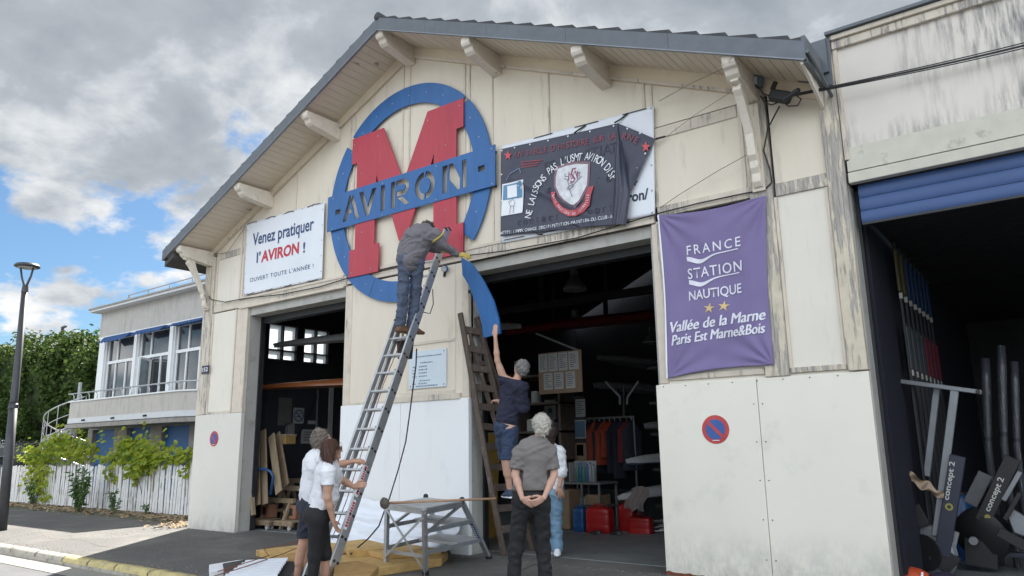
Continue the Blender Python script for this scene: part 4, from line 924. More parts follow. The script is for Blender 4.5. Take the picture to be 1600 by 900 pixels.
# upper wall as bands around the window openings
win = [(-27.72, -25.75), (-25.40, -23.42), (-23.05, -21.05)]
ZS, ZH = 3.02, 5.55
for x0, x1 in ((AX0, -26.45), (-26.44, -24.1), (-24.09, -21.8), (-21.79, AX1)): ap('wall_slab', M_ROUGH, x0, x1, YA, YA + .25, 5.62, 6.56, bevel=.006)
ap('cornice', M_PIER, AX0 - .25, AX1, YA - .32, YA + .3, 6.56, 6.68, bevel=.01); ap('roof', M_TILE, AX0 - .2, AX1, YA - .25, 12, 6.681, 6.72)
ap('cornice_lip', M_CONC, AX0 - .28, AX1, YA - .35, YA - .321, 6.64, 6.70)
xs_ = [AX0] + [v for w in win for v in w] + [AX1]
for i in range(0, len(xs_), 2): ap('pier', M_PIER, xs_[i], xs_[i + 1], YA + .05, YA + .3, 2.6, 5.619); ap('pier_edge', M_WFRAME, xs_[i] + .08, xs_[i + 1] - .08, YA + .0, YA + .049, 2.9, 5.60)
ap('head_band', M_WFRAME, AX0, AX1, YA - .02, YA + .04, 5.58, 5.64)
for k, (x0, x1) in enumerate(win):
    w = MB()
    for xa, xb in ((x0, x0 + .06), (x1 - .06, x1)): w.box(xa, xb, YA + .12, YA + .20, ZS, ZH)
    w.box(x0, x1, YA + .11, YA + .21, ZH - .05, ZH + .03); w.box(x0, x1, YA + .10, YA + .21, 4.62, 4.72); w.box(x0, x1, YA + .11, YA + .21, ZS, ZS + .07)
    n = 3
    for f in ((.30, .30 + .05), (.68, .73)): w.box(x0 + (x1 - x0) * f[0], x0 + (x1 - x0) * f[0] + .06, YA + .115, YA + .205, ZS + .06, 4.63)
    w.box(x0 + (x1 - x0) * .34, x0 + (x1 - x0) * .34 + .06, YA + .115, YA + .205, 4.70, ZH - .04)
    f = w.build('window', M_WFRAME, an)
    for a, b, c, d in ((.03, .30, ZS + .07, 4.62), (.33, .68, ZS + .07, 4.62), (.71, .97, ZS + .07, 4.62), (.03, .34, 4.72, ZH - .05), (.37, .97, 4.72, ZH - .05)):
        MB().box(x0 + (x1 - x0) * a, x0 + (x1 - x0) * b, YA + .155, YA + .165, c, d).build('pane', M_GLASS, f)
    MB().grid(lambda a, b, x0=x0, x1=x1, k=k: (x0 + .03 + a * (x1 - x0 - .06), YA - .10 - .22 * b, ZH + .02 - (.24 - .05 * k) * b + .02 * math.sin(a * 60) * (b > .8)), 60, 3).build('awning', M_AWN, an, fix=False)
    ap('awning_box', M_AWN, x0 + .02, x1 - .02, YA - .12, YA + .10, ZH - .05, ZH + .025)
# one leaf of the middle window stands open
op = MB(); a = Vector((-24.65, YA + .1, 0)); b = a + Vector((.28, -.5, 0))
for z in (ZS + .1, 4.55): op.bar(a + Vector((0, 0, z)), b + Vector((0, 0, z)), .06, .06)
for q in (a, b): op.bar(q + Vector((0, 0, ZS + .1)), q + Vector((0, 0, 4.55)), .06, .06, (0, 1, 0))
o = op.build('open_casement', M_WFRAME, an); MB().bar(a.lerp(b, .5) + Vector((0, 0, ZS + .15)), a.lerp(b, .5) + Vector((0, 0, 4.5)), .5, .008, (-.87, -.5, 0)).build('pane', glass('pale pane', (.25, .28, .3)), o)
ap('inner_wall', M_DARKWALL, AX0 + .1, AX1, YA + .9, YA + 1.0, 2.6, 5.6)
# balcony with slanted right end
bal = [(-27.45, YB), (-20.55, YB), (-19.3, YB + .5), (-19.3, YA), (-27.45, YA)]
def bpr(n, pts, z0, z1, m): return MB().prism(pts, (0, 0, z0), (1, 0, 0), (0, 1, 0), (0, 0, z1 - z0)).build(n, m, an)
bpr('balcony_parapet', bal, 2.66, 3.20, M_BALC)
cap_ = [(-27.5, YB - .04), (-20.54, YB - .04), (-19.25, YB + .46), (-19.25, YA), (-27.5, YA)]
bpr('balcony_capping', cap_, 3.202, 3.245, M_WFRAME); bpr('balcony_band', [(p[0] * 1.0005 - .0, p[1] - (.02 if p[1] < 3.5 else 0)) for p in bal], 2.49, 2.658, M_PIER)
bpr('balcony_drip', [(p[0], p[1] - (.03 if p[1] < 3.5 else 0)) for p in bal], 2.455, 2.488, mat('dark drip', (0.08, 0.08, 0.08), .7)); bpr('balcony_slab', [(p[0], p[1] - (.10 if p[1] < 3.5 else 0)) for p in bal], 2.33, 2.454, M_CONC)
for x in (-26.2, -24.2, -22.2): MB().tube([(x, YB - .02, 2.58), (x, YB - .12, 2.56)], .03, 8).build('drain_spout', M_BLACK, an)
rl = MB(); zt = 3.50
P = [Vector((-27.75, YB + .05, zt)), Vector((-20.56, YB + .05, zt)), Vector((-19.3, YB + .55, zt))]
rl.tube(P, .022, 8)
o = rl.build('railing', M_ALU, an, smooth=True)
for i in range(13):
    x = -27.4 + i * .56
    if x < -20.6: MB().tube([(x + .1, YB + .05, 3.24), (x + .08, YB + .05, 3.40), (x, YB + .05, 3.47), (x - .16, YB + .05, 3.495)], .016, 6).build('railing_bracket', M_ALU, an, smooth=True)
# ground floor: concrete piers and blue doors
ap('beam', M_CONC, AX0 + .2, AX1, YA - .12, YA + .3, 2.30, 2.50)
dz = [(-27.85, -26.25), (-25.40, -23.85), (-23.15, -21.55), (-20.9, -19.5)]
px_ = [AX0 + .1] + [v for w in dz for v in w] + [-19.3]
for i in range(0, len(px_), 2): ap('pier', M_CONC, px_[i], px_[i + 1], YA - .1, YA + .3, -.1, 2.30, bevel=.01)
for x0, x1 in dz:
    o = ap('blue_door', M_BLUEDOOR, x0, x1, YA + .05, YA + .10, -.1, 2.30)
    ap('door_rail', M_BLUEDOOR, x0 + .05, x1 - .05, YA + .03, YA + .05, 1.1, 1.2, parent=o)
# roof guard rail
rr = MB(); z0 = 6.72
rr.tube([(-26.6, YA + .1, z0 + .30), (AX1 - .5, YA + .1, z0 + .34)], .02, 6)
for x in (-26.6, -25.2, -23.8, -22.4, -21.0): rr.tube([(x - .05, YA + .1, z0), (x + .02, YA + .1, z0 + .3)], .02, 6)
rr.tube([(-26.8, YA + .6, z0), (-26.6, YA + .1, z0 + .3)], .02, 6); rr.build('roof_guard_rail', M_ALU, an)
# spiral stair at the left end
sp = thing('spiral_stair', (-28.5, 3.6, 0), 'grey metal spiral stair with white curved railing at the left end of the balcony', 'stair')
M_STAIR = mat('stair steel', (0.36, 0.37, 0.38), .5, metal=.3)
cx, cy = -28.5, 3.6
MB().tube([(cx, cy, 0), (cx, cy, 4.0)], .06, 10).build('pole', M_STAIR, sp)
turns = []
for i in range(15):
    a = R_(-10 - i * 24); z = 2.45 - i * .17; r = 1.0
    p = [(cx, cy), (cx + r * math.cos(a), cy + r * math.sin(a)), (cx + r * math.cos(a - .42), cy + r * math.sin(a - .42))]
    MB().prism(p, (0, 0, z), (1, 0, 0), (0, 1, 0), (0, 0, .04)).build('tread', M_STAIR, sp)
for dz_, r_ in ((0.0, .03), (.45, .014), (.9, .024)):
    MB().tube([(cx + math.cos(R_(-10 - t * 6)), cy + math.sin(R_(-10 - t * 6)), 2.55 - t * .0425 + dz_) for t in range(58)], r_, 6).build('handrail', M_ALU, sp, smooth=True)
for i in range(15):
    a = R_(-10 - i * 24); z = 2.45 - i * .17; q = (cx + math.cos(a), cy + math.sin(a)); MB().tube([(*q, z), (*q, z + 1.0)], .012, 6).build('baluster', M_ALU, sp)
MB().grid(lambda a, b: (cx + 1.03 * math.cos(R_(-10 - a * 200)), cy + 1.03 * math.sin(R_(-10 - a * 200)), 2.52 - a * 1.42 - .02 - b * .22), 30, 1).build('stringer', M_STAIR, sp)

# ================================================================== white picket fence
M_PICK = mat('old white picket paint', (0.70, 0.69, 0.68), 0.75, var=0.1, scale=9, peel=((0.34, 0.31, 0.28), 0.56, 0.64, 4.0))
fn_ = thing('picket_fence', (-22, 1.45, 0), 'weathered white wooden picket fence of narrow round-topped slats left of the boathouse', 'fence')
YF = 1.45
base = None; x = -28.4; k = 0
protos = []
for j in range(5):
    w = (.098, .09, .105, .095, .10)[j]
    prof = [(-w / 2, 0), (w / 2, 0), (w / 2, 1.0), (w / 2 * .72, 1.045), (0, 1.06), (-w / 2 * .72, 1.045), (-w / 2, 1.0)]
    protos.append(prof)
made = {}
while x < -16.95:
    j = k % 5; h = 1.10 + .05 * noise.noise((x * 1.3, 0, 0)) + random.uniform(-.02, .02) + (x + 28.4) / 11.4 * .09
    if j not in made:
        m = MB().xz([(a, b) for a, b in protos[j]], YF - .012 - fn_.location.y + 1.45, YF + .010)
        me_o = MB(); me_o.v = [(v[0] + fn_.location.x, v[1], v[2]) for v in m.v]; me_o.f = m.f
        o = me_o.build('picket', M_PICK, fn_, bevel=.006); made[j] = o
    else:
        o = made[j].copy(); COL.objects.link(o)
    o.location = (x - fn_.location.x, random.uniform(-.008, .008), 0.03 + random.uniform(-.01, .01)); o.scale = (1, 1, h / 1.06); o.rotation_euler = (random.uniform(-.02, .02), random.uniform(-.018, .018), 0)
    x += .135 + random.uniform(-.006, .006); k += 1
for z in (.28, .86): MB().box(-28.5, -16.9, YF + .02, YF + .06, z, z + .07).build('rail', M_PICK, fn_)
for x in (-28.4, -26, -23.6, -21.2, -18.9, -17.0): MB().box(x - .04, x + .04, YF + .062, YF + .14, 0, 1.2).build('post', M_PICK, fn_)

# ================================================================== vines and weeds
def leafmat(name, c, tr): return mat(name, c, .5, var=.35, scale=9, trans=tr, spec=.35)
M_VINE = leafmat('vine leaf', (0.36, 0.42, 0.045), .55); M_VINE2 = leafmat('vine leaf dark', (0.20, 0.29, 0.035), .5); M_WEED = leafmat('weed leaf', (0.06, 0.13, 0.03), .35)
M_STEM = mat('green stem', (0.14, 0.12, 0.06), .8)
LEAF = [(0, 0), (.35, -.05), (.55, .2), (.42, .38), (.5, .62), (.2, .68), (0, 1.0), (-.2, .68), (-.5, .62), (-.42, .38), (-.55, .2), (-.35, -.05)]
def add_leaf(mb, c, s, nrm, spin, fold=.25, shape=LEAF):
    n = Vector(nrm).normalized(); u = n.cross(Vector((0, 0, 1)) if abs(n.z) < .95 else Vector((1, 0, 0))).normalized(); w = u.cross(n)
    ca, sa = math.cos(spin), math.sin(spin); U = u * ca + w * sa; Wv = w * ca - u * sa
    vs = [Vector(c) + (U * a + Wv * b + n * (-abs(a) * fold)) * s for a, b in shape]; ctr = Vector(c) + Wv * .4 * s
    k = len(mb.v); mb.v += [tuple(v) for v in vs] + [tuple(ctr)]; m = len(vs); mb.f += [(k + i, k + (i + 1) % m, k + m) for i in range(m)]
def vine(label, blobs, nleaf, m, seed, size=(.08, .15), name='grape_vine'):
    r = random.Random(seed); c0 = blobs[0][0]; t = thing(name, (c0[0], c0[1], 0), label, 'vine'); mb = MB(); mb2 = MB(); stems = MB()
    tot = sum(b[2] for b in blobs)
    for c, rad, wgt in blobs:
        for k in range(int(nleaf * wgt / tot)):
            d = Vector((r.gauss(0, .62), r.gauss(0, .6), r.gauss(0, .62)))
            p = Vector(c) + Vector((d.x * rad[0], d.y * rad[1], d.z * rad[2]))
            if p.z < .05: continue
            nrm = Vector((r.gauss(0, .7), -abs(r.gauss(.5, .6)), r.gauss(.5, .6)))
            add_leaf(mb if r.random() < .7 else mb2, p, r.uniform(*size), nrm, r.gauss(math.pi, .8))
        stems.tube([(c[0] + r.uniform(-.1, .1), YF + .05, .02), (c[0] + r.uniform(-.2, .2), YF - .02, c[2] * .5), (c[0], c[1], c[2])], [.012, .010, .006], 5)
        for k in range(3):
            e = Vector(c) + Vector((r.gauss(0, rad[0] * .6), r.gauss(0, .1), abs(r.gauss(rad[2], rad[2] * .4)))); stems.tube([c, Vector(c).lerp(e, .6) + Vector((0, 0, .05)), e], [.007, .005, .003], 4)
            for q in range(3): add_leaf(mb, e + Vector((r.gauss(0, .08), r.gauss(0, .05), r.gauss(-.03, .06))), r.uniform(*size), (r.gauss(0, .6), -.8, r.gauss(.4, .4)), r.gauss(math.pi, .9))
    tag(mb.build('foliage', m, t, fix=False), kind='stuff'); tag(mb2.build('foliage', M_VINE2, t, fix=False), kind='stuff'); stems.build('stem', M_STEM, t)
def vb(u, v, ru, rz, w, y=YF, ry=.3):
    p = at(u, v, y); return ((p.x, y, p.z), (ru, ry, rz), w)
vine('yellow-green vine spilling over the left half of the picket fence', [vb(112, 703, .95, .28, 2.2), vb(75, 706, .9, .32, 2.0), vb(60, 712, .8, .28, 1.2), vb(95, 690, .4, .3, 1.1), vb(135, 704, .5, .2, .9), vb(48, 714, .55, .25, .9), vb(60, 735, .6, .22, .8, YF - .1, .15), vb(58, 755, .55, .25, .8, YF - .12, .15), vb(68, 775, .3, .25, .3, YF - .1, .12)], 950, M_VINE, 3)
vine('bright green vine heaped over the right half of the picket fence', [vb(200, 700, .35, .3, 1.2), vb(218, 704, .7, .34, 2.0), vb(240, 712, .6, .22, 1.4), vb(262, 716, .4, .16, .7), vb(285, 712, .3, .12, .5), vb(178, 716, .4, .14, .6), vb(212, 735, .35, .22, .8, YF - .12, .12), vb(232, 728, .3, .15, .4, YF - .1, .1), vb(172, 741, .2, .18, .25, YF - .1, .1), vb(290, 730, .1, .2, .12, YF - .1, .1)], 950, M_VINE, 5)
LANCE = [(0, 0), (.16, .3), (.14, .6), (0, 1), (-.14, .6), (-.16, .3)]
def weed(u, v, h, n, spread, label, seed, s=(.10, .18)):
    r = random.Random(seed); b = gr(u, v); t = thing('leafy_weed', (b.x, b.y, 0), label, 'plant'); st = MB(); mb = MB()
    for k in range(n):
        e = Vector((b.x + r.gauss(0, spread), b.y + r.gauss(0, spread * .4) - .05, h * r.uniform(.65, 1.05))); a = Vector((b.x + r.gauss(0, .04), b.y + r.gauss(0, .03), 0)); mid_ = a.lerp(e, .55) + Vector((r.gauss(0, .03), 0, .05))
        st.tube([a, mid_, e], [.010, .008, .004], 5)
        for q in range(26):
            f = r.uniform(.12, 1); p = a.lerp(mid_, f * 2) if f < .5 else mid_.lerp(e, f * 2 - 1)
            add_leaf(mb, p, r.uniform(*s), (r.gauss(0, .7), -.6 + r.gauss(0, .4), .7), r.uniform(0, 6.28), .15, LANCE)
    st.build('stem', M_STEM, t); tag(mb.build('foliage', M_WEED, t, fix=False), kind='stuff')
weed(123, 800, 1.05, 16, .30, 'tall dark green bushy weed in front of the middle of the picket fence', 11)
weed(178, 803, .55, 6, .14, 'small weed at the fence foot right of the bushy weed', 12, (.07, .12)); weed(52, 789, .75, 7, .3, 'loose weed growing at the far left of the picket fence', 13, (.08, .14))
weed(228, 806, .3, 3, .08, 'tiny sprig sticking out low between pickets at the right', 14, (.06, .1))

# ================================================================== trees behind
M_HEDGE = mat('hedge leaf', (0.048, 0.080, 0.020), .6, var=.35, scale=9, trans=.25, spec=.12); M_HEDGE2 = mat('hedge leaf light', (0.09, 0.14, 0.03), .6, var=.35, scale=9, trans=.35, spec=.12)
M_BARK = mat('bark', (0.08, 0.065, 0.05), .9, bump=.4)
def tree(x, y, h, rx, ry, label, seed, n=9000, zlow=2.4):
    r = random.Random(seed); t = thing('broadleaf_tree', (x, y, 0), label, 'tree', 'clipped trees beyond the garden')
    tr = MB().tube([(x, y, -.1), (x + .05, y, 1.6), (x, y, h * .6)], [.22, .17, .08], 9)
    for k in range(7):
        a = k * .9; tr.tube([(x, y, 1.7 + k * .3), (x + math.cos(a) * rx * .4, y + math.sin(a) * ry * .4, 2.8 + k * .45), (x + math.cos(a) * rx * .75, y + math.sin(a) * ry * .75, 3.6 + k * .5)], [.09, .06, .02], 6)
    tr.build('trunk', M_BARK, t)
    clumps = []
    for k in range(90):
        u = r.uniform(-1, 1); a = r.uniform(0, 6.28); q = (1 - abs(u) ** 3) ** .4
        clumps.append((Vector((x + math.cos(a) * rx * q * r.uniform(.75, 1), y + math.sin(a) * ry * q * r.uniform(.75, 1), (h + zlow) / 2 + u * (h - zlow) / 2 * .95)), r.uniform(.45, .9)))
    a_, b_ = MB(), MB()
    for k in range(n):
        c, s = r.choice(clumps); d = Vector((r.gauss(0, 1), r.gauss(0, 1), r.gauss(0, 1))).normalized() * s * r.random() ** .33
        p = c + d; sz = r.uniform(.14, .26); nrm = (d + Vector((r.gauss(0, .4), r.gauss(0, .4), .3))).normalized()
        u_ = nrm.cross(Vector((r.gauss(0, 1), r.gauss(0, 1), 1))).normalized(); w_ = nrm.cross(u_)
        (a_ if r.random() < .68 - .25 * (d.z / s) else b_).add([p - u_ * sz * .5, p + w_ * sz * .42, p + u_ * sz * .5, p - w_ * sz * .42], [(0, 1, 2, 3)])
    # dark heart of twigs and leaves so that the sky does not show through everywhere
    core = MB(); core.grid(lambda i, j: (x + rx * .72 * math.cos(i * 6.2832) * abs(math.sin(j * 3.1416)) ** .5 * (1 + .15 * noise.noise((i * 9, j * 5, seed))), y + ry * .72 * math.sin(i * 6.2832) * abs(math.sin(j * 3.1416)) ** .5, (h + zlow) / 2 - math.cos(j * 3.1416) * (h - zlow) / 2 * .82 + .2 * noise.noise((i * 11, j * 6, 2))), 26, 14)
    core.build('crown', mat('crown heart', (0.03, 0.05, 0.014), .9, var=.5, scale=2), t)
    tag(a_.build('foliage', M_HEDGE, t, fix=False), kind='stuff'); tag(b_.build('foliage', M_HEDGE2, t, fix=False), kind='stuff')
tl = ['leftmost clipped tree, partly cut by the left edge of the picture', 'clipped green tree seen just right of the near street lamp', 'clipped green tree with the far lamp rising behind it', 'clipped green tree close to the left of the annex building', 'clipped green tree half hidden behind the annex building']
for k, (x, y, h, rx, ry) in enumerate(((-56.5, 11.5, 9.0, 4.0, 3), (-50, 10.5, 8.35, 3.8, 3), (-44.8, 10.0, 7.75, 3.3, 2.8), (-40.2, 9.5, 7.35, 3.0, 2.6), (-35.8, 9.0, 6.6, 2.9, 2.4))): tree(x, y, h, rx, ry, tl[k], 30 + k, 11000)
bw = thing('garden_wall', (-46, 7.6, 0), 'white painted wall beyond the trees with foliage hanging over it', 'wall')
MB().box(-75, -36, 12.8, 13.0, 0, 3.7).build('panel', mat('white far wall', (0.72, 0.72, 0.74), .7), bw)
mf = thing('metal_fence', (-45, 7.0, 0), 'dark sheet metal fence with pointed bars behind the parked car', 'fence')
MB().box(-62, -33, 7.55, 7.6, 0, 1.85).build('panel', M_BLACK, mf)
mb = MB()
for k in range(150): x = -60 + k * .18; mb.box(x, x + .03, 7.50, 7.53, 1.85, 2.15)
tag(mb.build('bars', M_BLACK, mf), kind='stuff'); MB().box(-60, -33, 7.495, 7.53, 2.02, 2.05).build('rail', M_BLACK, mf)
# parked car beyond the fence
car = thing('parked_car', (-44.5, 6.2, 0), 'pale silver car parked beyond the left end of the picket fence', 'car')
M_CAR = mat('silver car paint', (0.55, 0.56, 0.58), .25, metal=.4, var=.02, coat=.5)
cx = -44.2
body = [(-2.1, .35), (2.1, .35), (2.15, .75), (1.9, .88), (1.0, .98), (.35, 1.42), (-.9, 1.46), (-1.6, 1.05), (-2.1, .95)]
MB().xz([(cx + a, b) for a, b in body], 5.4, 7.0).build('body', M_CAR, car, bevel=.06)
MB().xz([(cx + a, b) for a, b in [(.92, 1.0), (.33, 1.37), (-.85, 1.40), (-1.4, 1.03)]], 5.37, 7.03).build('side_window', M_GLASS, car)
MB().prism([(-.7, 0), (.7, 0), (.6, .66), (-.6, .66)], (cx + .99, 6.2, 1.0), (0, 1, 0), (-.82, 0, .57), (.02, 0, .02)).build('windscreen', M_GLASS, car)
for dx in (-1.35, 1.35):
    for y in (5.38, 6.95): w = MB().lathe((cx + dx, y, .33), [(.33, -.1), (.33, .1)], 20, (0, 1, 0)).build('wheel', M_RUBBER, car); MB().lathe((cx + dx, y, .33), [(.2, -.11), (.2, .11)], 14, (0, 1, 0)).build('rim', M_ALU, w)
# ================================================================== lamp posts
M_LAMP = mat('lamp anthracite', (0.045, 0.047, 0.052), .5, var=.2)
def lamp_post(x, y, h, label, lean=(0, 0)):
    t = thing('street_lamp', (x, y, 0), label, 'street lamp'); top = Vector((x + lean[0], y + lean[1], h))
    B = Vector((x, y, 0)); ax_ = (top - B).normalized()
    pt = lambda f: B.lerp(top, f)
    MB().tube([pt(0), pt(.46)], [.098, .082], 16).build('pole', M_LAMP, t, smooth=True); MB().tube([pt(.46), pt(.47), pt(.90)], [.082, .075, .062], 16).build('pole', M_LAMP, t, smooth=True)
    MB().tube([pt(.44), pt(.455)], .094, 16).build('collar', M_LAMP, t); MB().tube([pt(.895), pt(.92)], [.07, .06], 12).build('collar', M_LAMP, t)
    side = Vector((.8, .6, 0))
    for s in (-1, 1):
        MB().tube([pt(.905), pt(.93) + side * .04 * s, pt(.96) + side * .10 * s, pt(.995) + side * .14 * s], [.028, .026, .022, .02], 8).build('arm', M_LAMP, t, smooth=True)
    MB().lathe(top, [(.07, .075), (.22, .055), (.25, .022), (.25, 0), (.225, -.015), (.04, -.015)][::-1], 28).build('lamp_head', M_LAMP, t, smooth=True, auto=35)
    MB().lathe(top + Vector((0, 0, -.022)), [(.19, -.006), (.19, 0)], 24).build('lens', mat('lamp lens', (.5, .5, .5), .3), t)
p = gr(2, 829); q = at(42.5, 417, p.y)
lamp_post(p.x, p.y, q.z, 'dark street lamp with forked arms and flat round head at the left edge', (q.x - p.x, 0))
fl_ = thing('street_lamp', (-60, 14, 0), 'far lamp tip poking out above the clipped trees', 'street lamp')
a, b = at(92, 548, 16), at(98, 512, 16); MB().tube([(a.x, 16, 0), (a.x, 16, a.z), b], .11, 8).build('pole', M_LAMP, fl_); MB().bar(b + Vector((-.1, 0, 0)), b + Vector((.5, 0, .05)), .2, .12).build('lamp_head', M_LAMP, fl_)
# ================================================================== tall aluminium ladder
tl_ = thing('extension_ladder', gr(512, 914), 'tall aluminium extension ladder leaning on the red M with a man on it', 'ladder')
RB = gr(513, 913); RT = at(701, 356, -.27)                         # right rail, foot and head
LB = RB + Vector((-.43, -.03, 0)); ld = (RT - RB).normalized(); LL = (RT - RB).length
wd = Vector((1, .05, 0)).normalized(); nrm_l = wd.cross(ld).normalized()
if nrm_l.y > 0: nrm_l = -nrm_l                                      # towards the street
wl = .37
def rp(side, s, off=0.0, out=0.0): return RB + ld * s + wd * (-(wl if side == 'L' else 0) + out) + nrm_l * off
# base section (in front) and sliding section (behind, a little narrower)
def cr(sec, side): return .0 if sec == 0 else .075
S0, S1 = (0.0, 3.55), (0.10, LL)
for side in ('R', 'L'):
    MB().bar(rp(side, S0[0], .045), rp(side, LL - .08 if side == 'R' else 3.62, .045), .030, .074, nrm_l).build('rail', M_ALU, tl_, bevel=.004)
    i = .032 if side == 'L' else -.034
    MB().bar(rp(side, S1[0], -.042, i * .7), rp(side, LL, -.042, i * .7), .028, .070, nrm_l).build('rail', M_ALU, tl_, bevel=.004)
    for s, o_, ii in ((LL - .08 if side == 'R' else 3.62, .045, 0), (LL, -.042, i * .7)): MB().bar(rp(side, s, o_, ii), rp(side, s + .03, o_, ii), .036, .080, nrm_l).build('end_cap', M_RUBBER, tl_, bevel=.006)
    MB().bar(rp(side, -.03, .035), rp(side, .06, .035), .04, .085, nrm_l).build('foot', M_RUBBER, tl_, bevel=.006)
for k in range(20):
    s = .25 + k * .28
    if s > LL - .45: continue
    if s < 3.6: MB().bar(rp('L', s, .035, .012), rp('R', s, .035, -.012), .030, .034, nrm_l).build('rung', M_ALU, tl_, bevel=.003)
    if .6 < s: MB().bar(rp('L', s + .03, -.035, .045), rp('R', s + .03, -.035, -.045), .028, .030, nrm_l).build('rung', M_ALU, tl_, bevel=.003)
mb = MB()
for k in range(20):
    s = .25 + k * .28
    for o_ in (.045, -.042):
        if s < LL - .2:
            c = rp('R', s, o_, .015 if o_ > 0 else -.010); mb.lathe(c, [(.019, 0), (.016, .006)], 8, wd)
            c2 = rp('R', s, .0975 if o_ > 0 else -.002, .0); mb.lathe(c2, [(.010, 0), (.008, .004)], 8, nrm_l)
tag(mb.build('rivets', M_RUBBER, tl_), kind='stuff')
M_STICK = mat('red white sticker', (0.50, 0.04, 0.05), .4)
for s0, s1 in ((.62, .98), (1.02, 1.42)):
    MB().bar(rp('R', s0, .045, .0165), rp('R', s1, .045, .0165), .002, .052, nrm_l).build('sticker', M_WHITE, tl_)
    mb = MB(); r = random.Random(int(s0 * 10))
    s = s0 + .03
    while s < s1 - .02: w = r.uniform(.015, .03); mb.bar(rp('R', s, .045, .018), rp('R', s + w, .045, .018), .002, .038, nrm_l); s += w + .008
    mb.build('sticker_print', M_STICK, tl_)
# bucket-like black tool tray hooked on the ladder under the man's feet
tb = thing('tool_bucket', at(634, 546, -1.05), 'black bucket with tools hanging on the ladder under the feet of the climbing man', 'bucket')
c = at(633, 543, -.95)
MB().lathe(c + Vector((0, 0, -.16)), [(.105, 0), (.13, .3), (.12, .3), (.098, .02)], 20).build('body', M_RUBBER, tb, smooth=True, auto=40)
MB().tube([c + Vector((-.125, 0, .14)), c + Vector((-.1, -.02, .30)), c + Vector((.1, -.02, .30)), c + Vector((.125, 0, .14))], .006, 6).build('handle', M_ALU, tb)
for k, (dx, h) in enumerate(((-.05, .22), (.03, .25), (.06, .2))): MB().tube([c + Vector((dx, .02, 0)), c + Vector((dx * 1.3, .0, h))], .014, 6).build('tool_handle', M_RUBBER if k else M_ALU, tb)
def tcord(name, pts, r, label, m=M_CABLE, cat='cable'): return tag(MB().tube(pts, r, 6).build(name, m, None, smooth=True), label, cat)
ppx = [(651, 545, -.9), (650, 570, -.8), (646, 600, -.7), (641, 640, -.6), (634, 690, -.55), (622, 735, -.6), (608, 780, -.8), (600, 800, -1.0), (592, 822, -1.25), (575, 842, -1.35)]
pts = [at(*p) for p in ppx] + [gr(556, 858, .17), gr(548, 866, .15)]
tcord('power_cable', pts, .010, 'black power cable hanging from the ladder down to the yellow foam slabs')
pts = [at(u, v, y) for u, v, y in ((680, 392, -.35), (678, 420, -.5), (674, 450, -.55), (660, 480, -.8), (650, 500, -.9), (655, 480, -.8))]
tcord('tool_cable', [at(676, 452, -.5), at(677, 475, -.6), at(672, 490, -.65), at(662, 488, -.75), at(650, 476, -.85), at(640, 470, -.9)], .007, 'thin black cable looping beside the top of the tall ladder')
M_ROPE = mat('red cord', (0.16, 0.03, 0.02), .8)
tcord('pull_cord', [rp('L', 3.45, .0, .2), rp('L', 2.6, .02, .16), rp('L', 1.8, .03, .2), rp('L', 1.0, .02, .22), rp('L', .5, .02, .2)], .005, 'thin dark cord running down between the ladder rails', M_ROPE, 'cord')
# small lamp fixed on wall at the top of the ladder
wlp = thing('wall_spotlight', at(690, 420, -.1), 'small blue and grey spotlight on the wall behind the top of the tall ladder', 'lamp')
a = at(694, 420, -.10); MB().lathe(a, [(.05, 0), (.048, .08), (.02, .11)], 14, (-.3, .6, .2)).build('housing', M_SIGNBLUE, wlp, smooth=True); MB().lathe(a + Vector((.005, -.01, 0)), [(.046, 0), (.042, .012)], 14, (.3, -.8, -.2)).build('lens', M_ALU, wlp)
MB().bar(a + Vector((-.05, .08, .02)), a + Vector((-.08, .09, -.1)), .03, .03).build('arm', M_BLACK, wlp)

# ================================================================== wooden step ladder
wl_ = thing('wooden_ladder', (-7.0, .5, 0), 'old dark wooden step ladder standing in the right doorway, man on its rungs', 'ladder')
A0_, A1_ = gr(787, 868, .0), at(719, 489, -.13); B0_, B1_ = gr(833, 861, 0), at(745, 495, .12)
MB().bar(A0_, A1_, .045, .085, (1, 0, 0)).build('rail', M_OLDWOOD, wl_, bevel=.006); MB().bar(B0_, B1_, .045, .085, (1, 0, 0)).build('rail', M_OLDWOOD, wl_, bevel=.006)
for k in range(11):
    f = .93 - k * .083; MB().bar(A0_.lerp(A1_, f), B0_.lerp(B1_, f), .03, .10, (0, .3, 1)).build('rung', M_OLDWOOD, wl_, bevel=.004)
C0, C1 = A0_ + Vector((.12, .55, .012)), A1_ + Vector((.05, .12, -.25)); D0, D1 = B0_ + Vector((-.12, .55, .012)), B1_ + Vector((.0, .12, -.25))
MB().bar(C0, C1, .04, .07, (1, 0, 0)).build('rear_leg', M_OLDWOOD, wl_, bevel=.005); MB().bar(D0, D1, .04, .07, (1, 0, 0)).build('rear_leg', M_OLDWOOD, wl_, bevel=.005)
for f in (.15, .4, .65, .85): MB().bar(C0.lerp(C1, f), D0.lerp(D1, f), .03, .06).build('cross_bar', M_OLDWOOD, wl_)

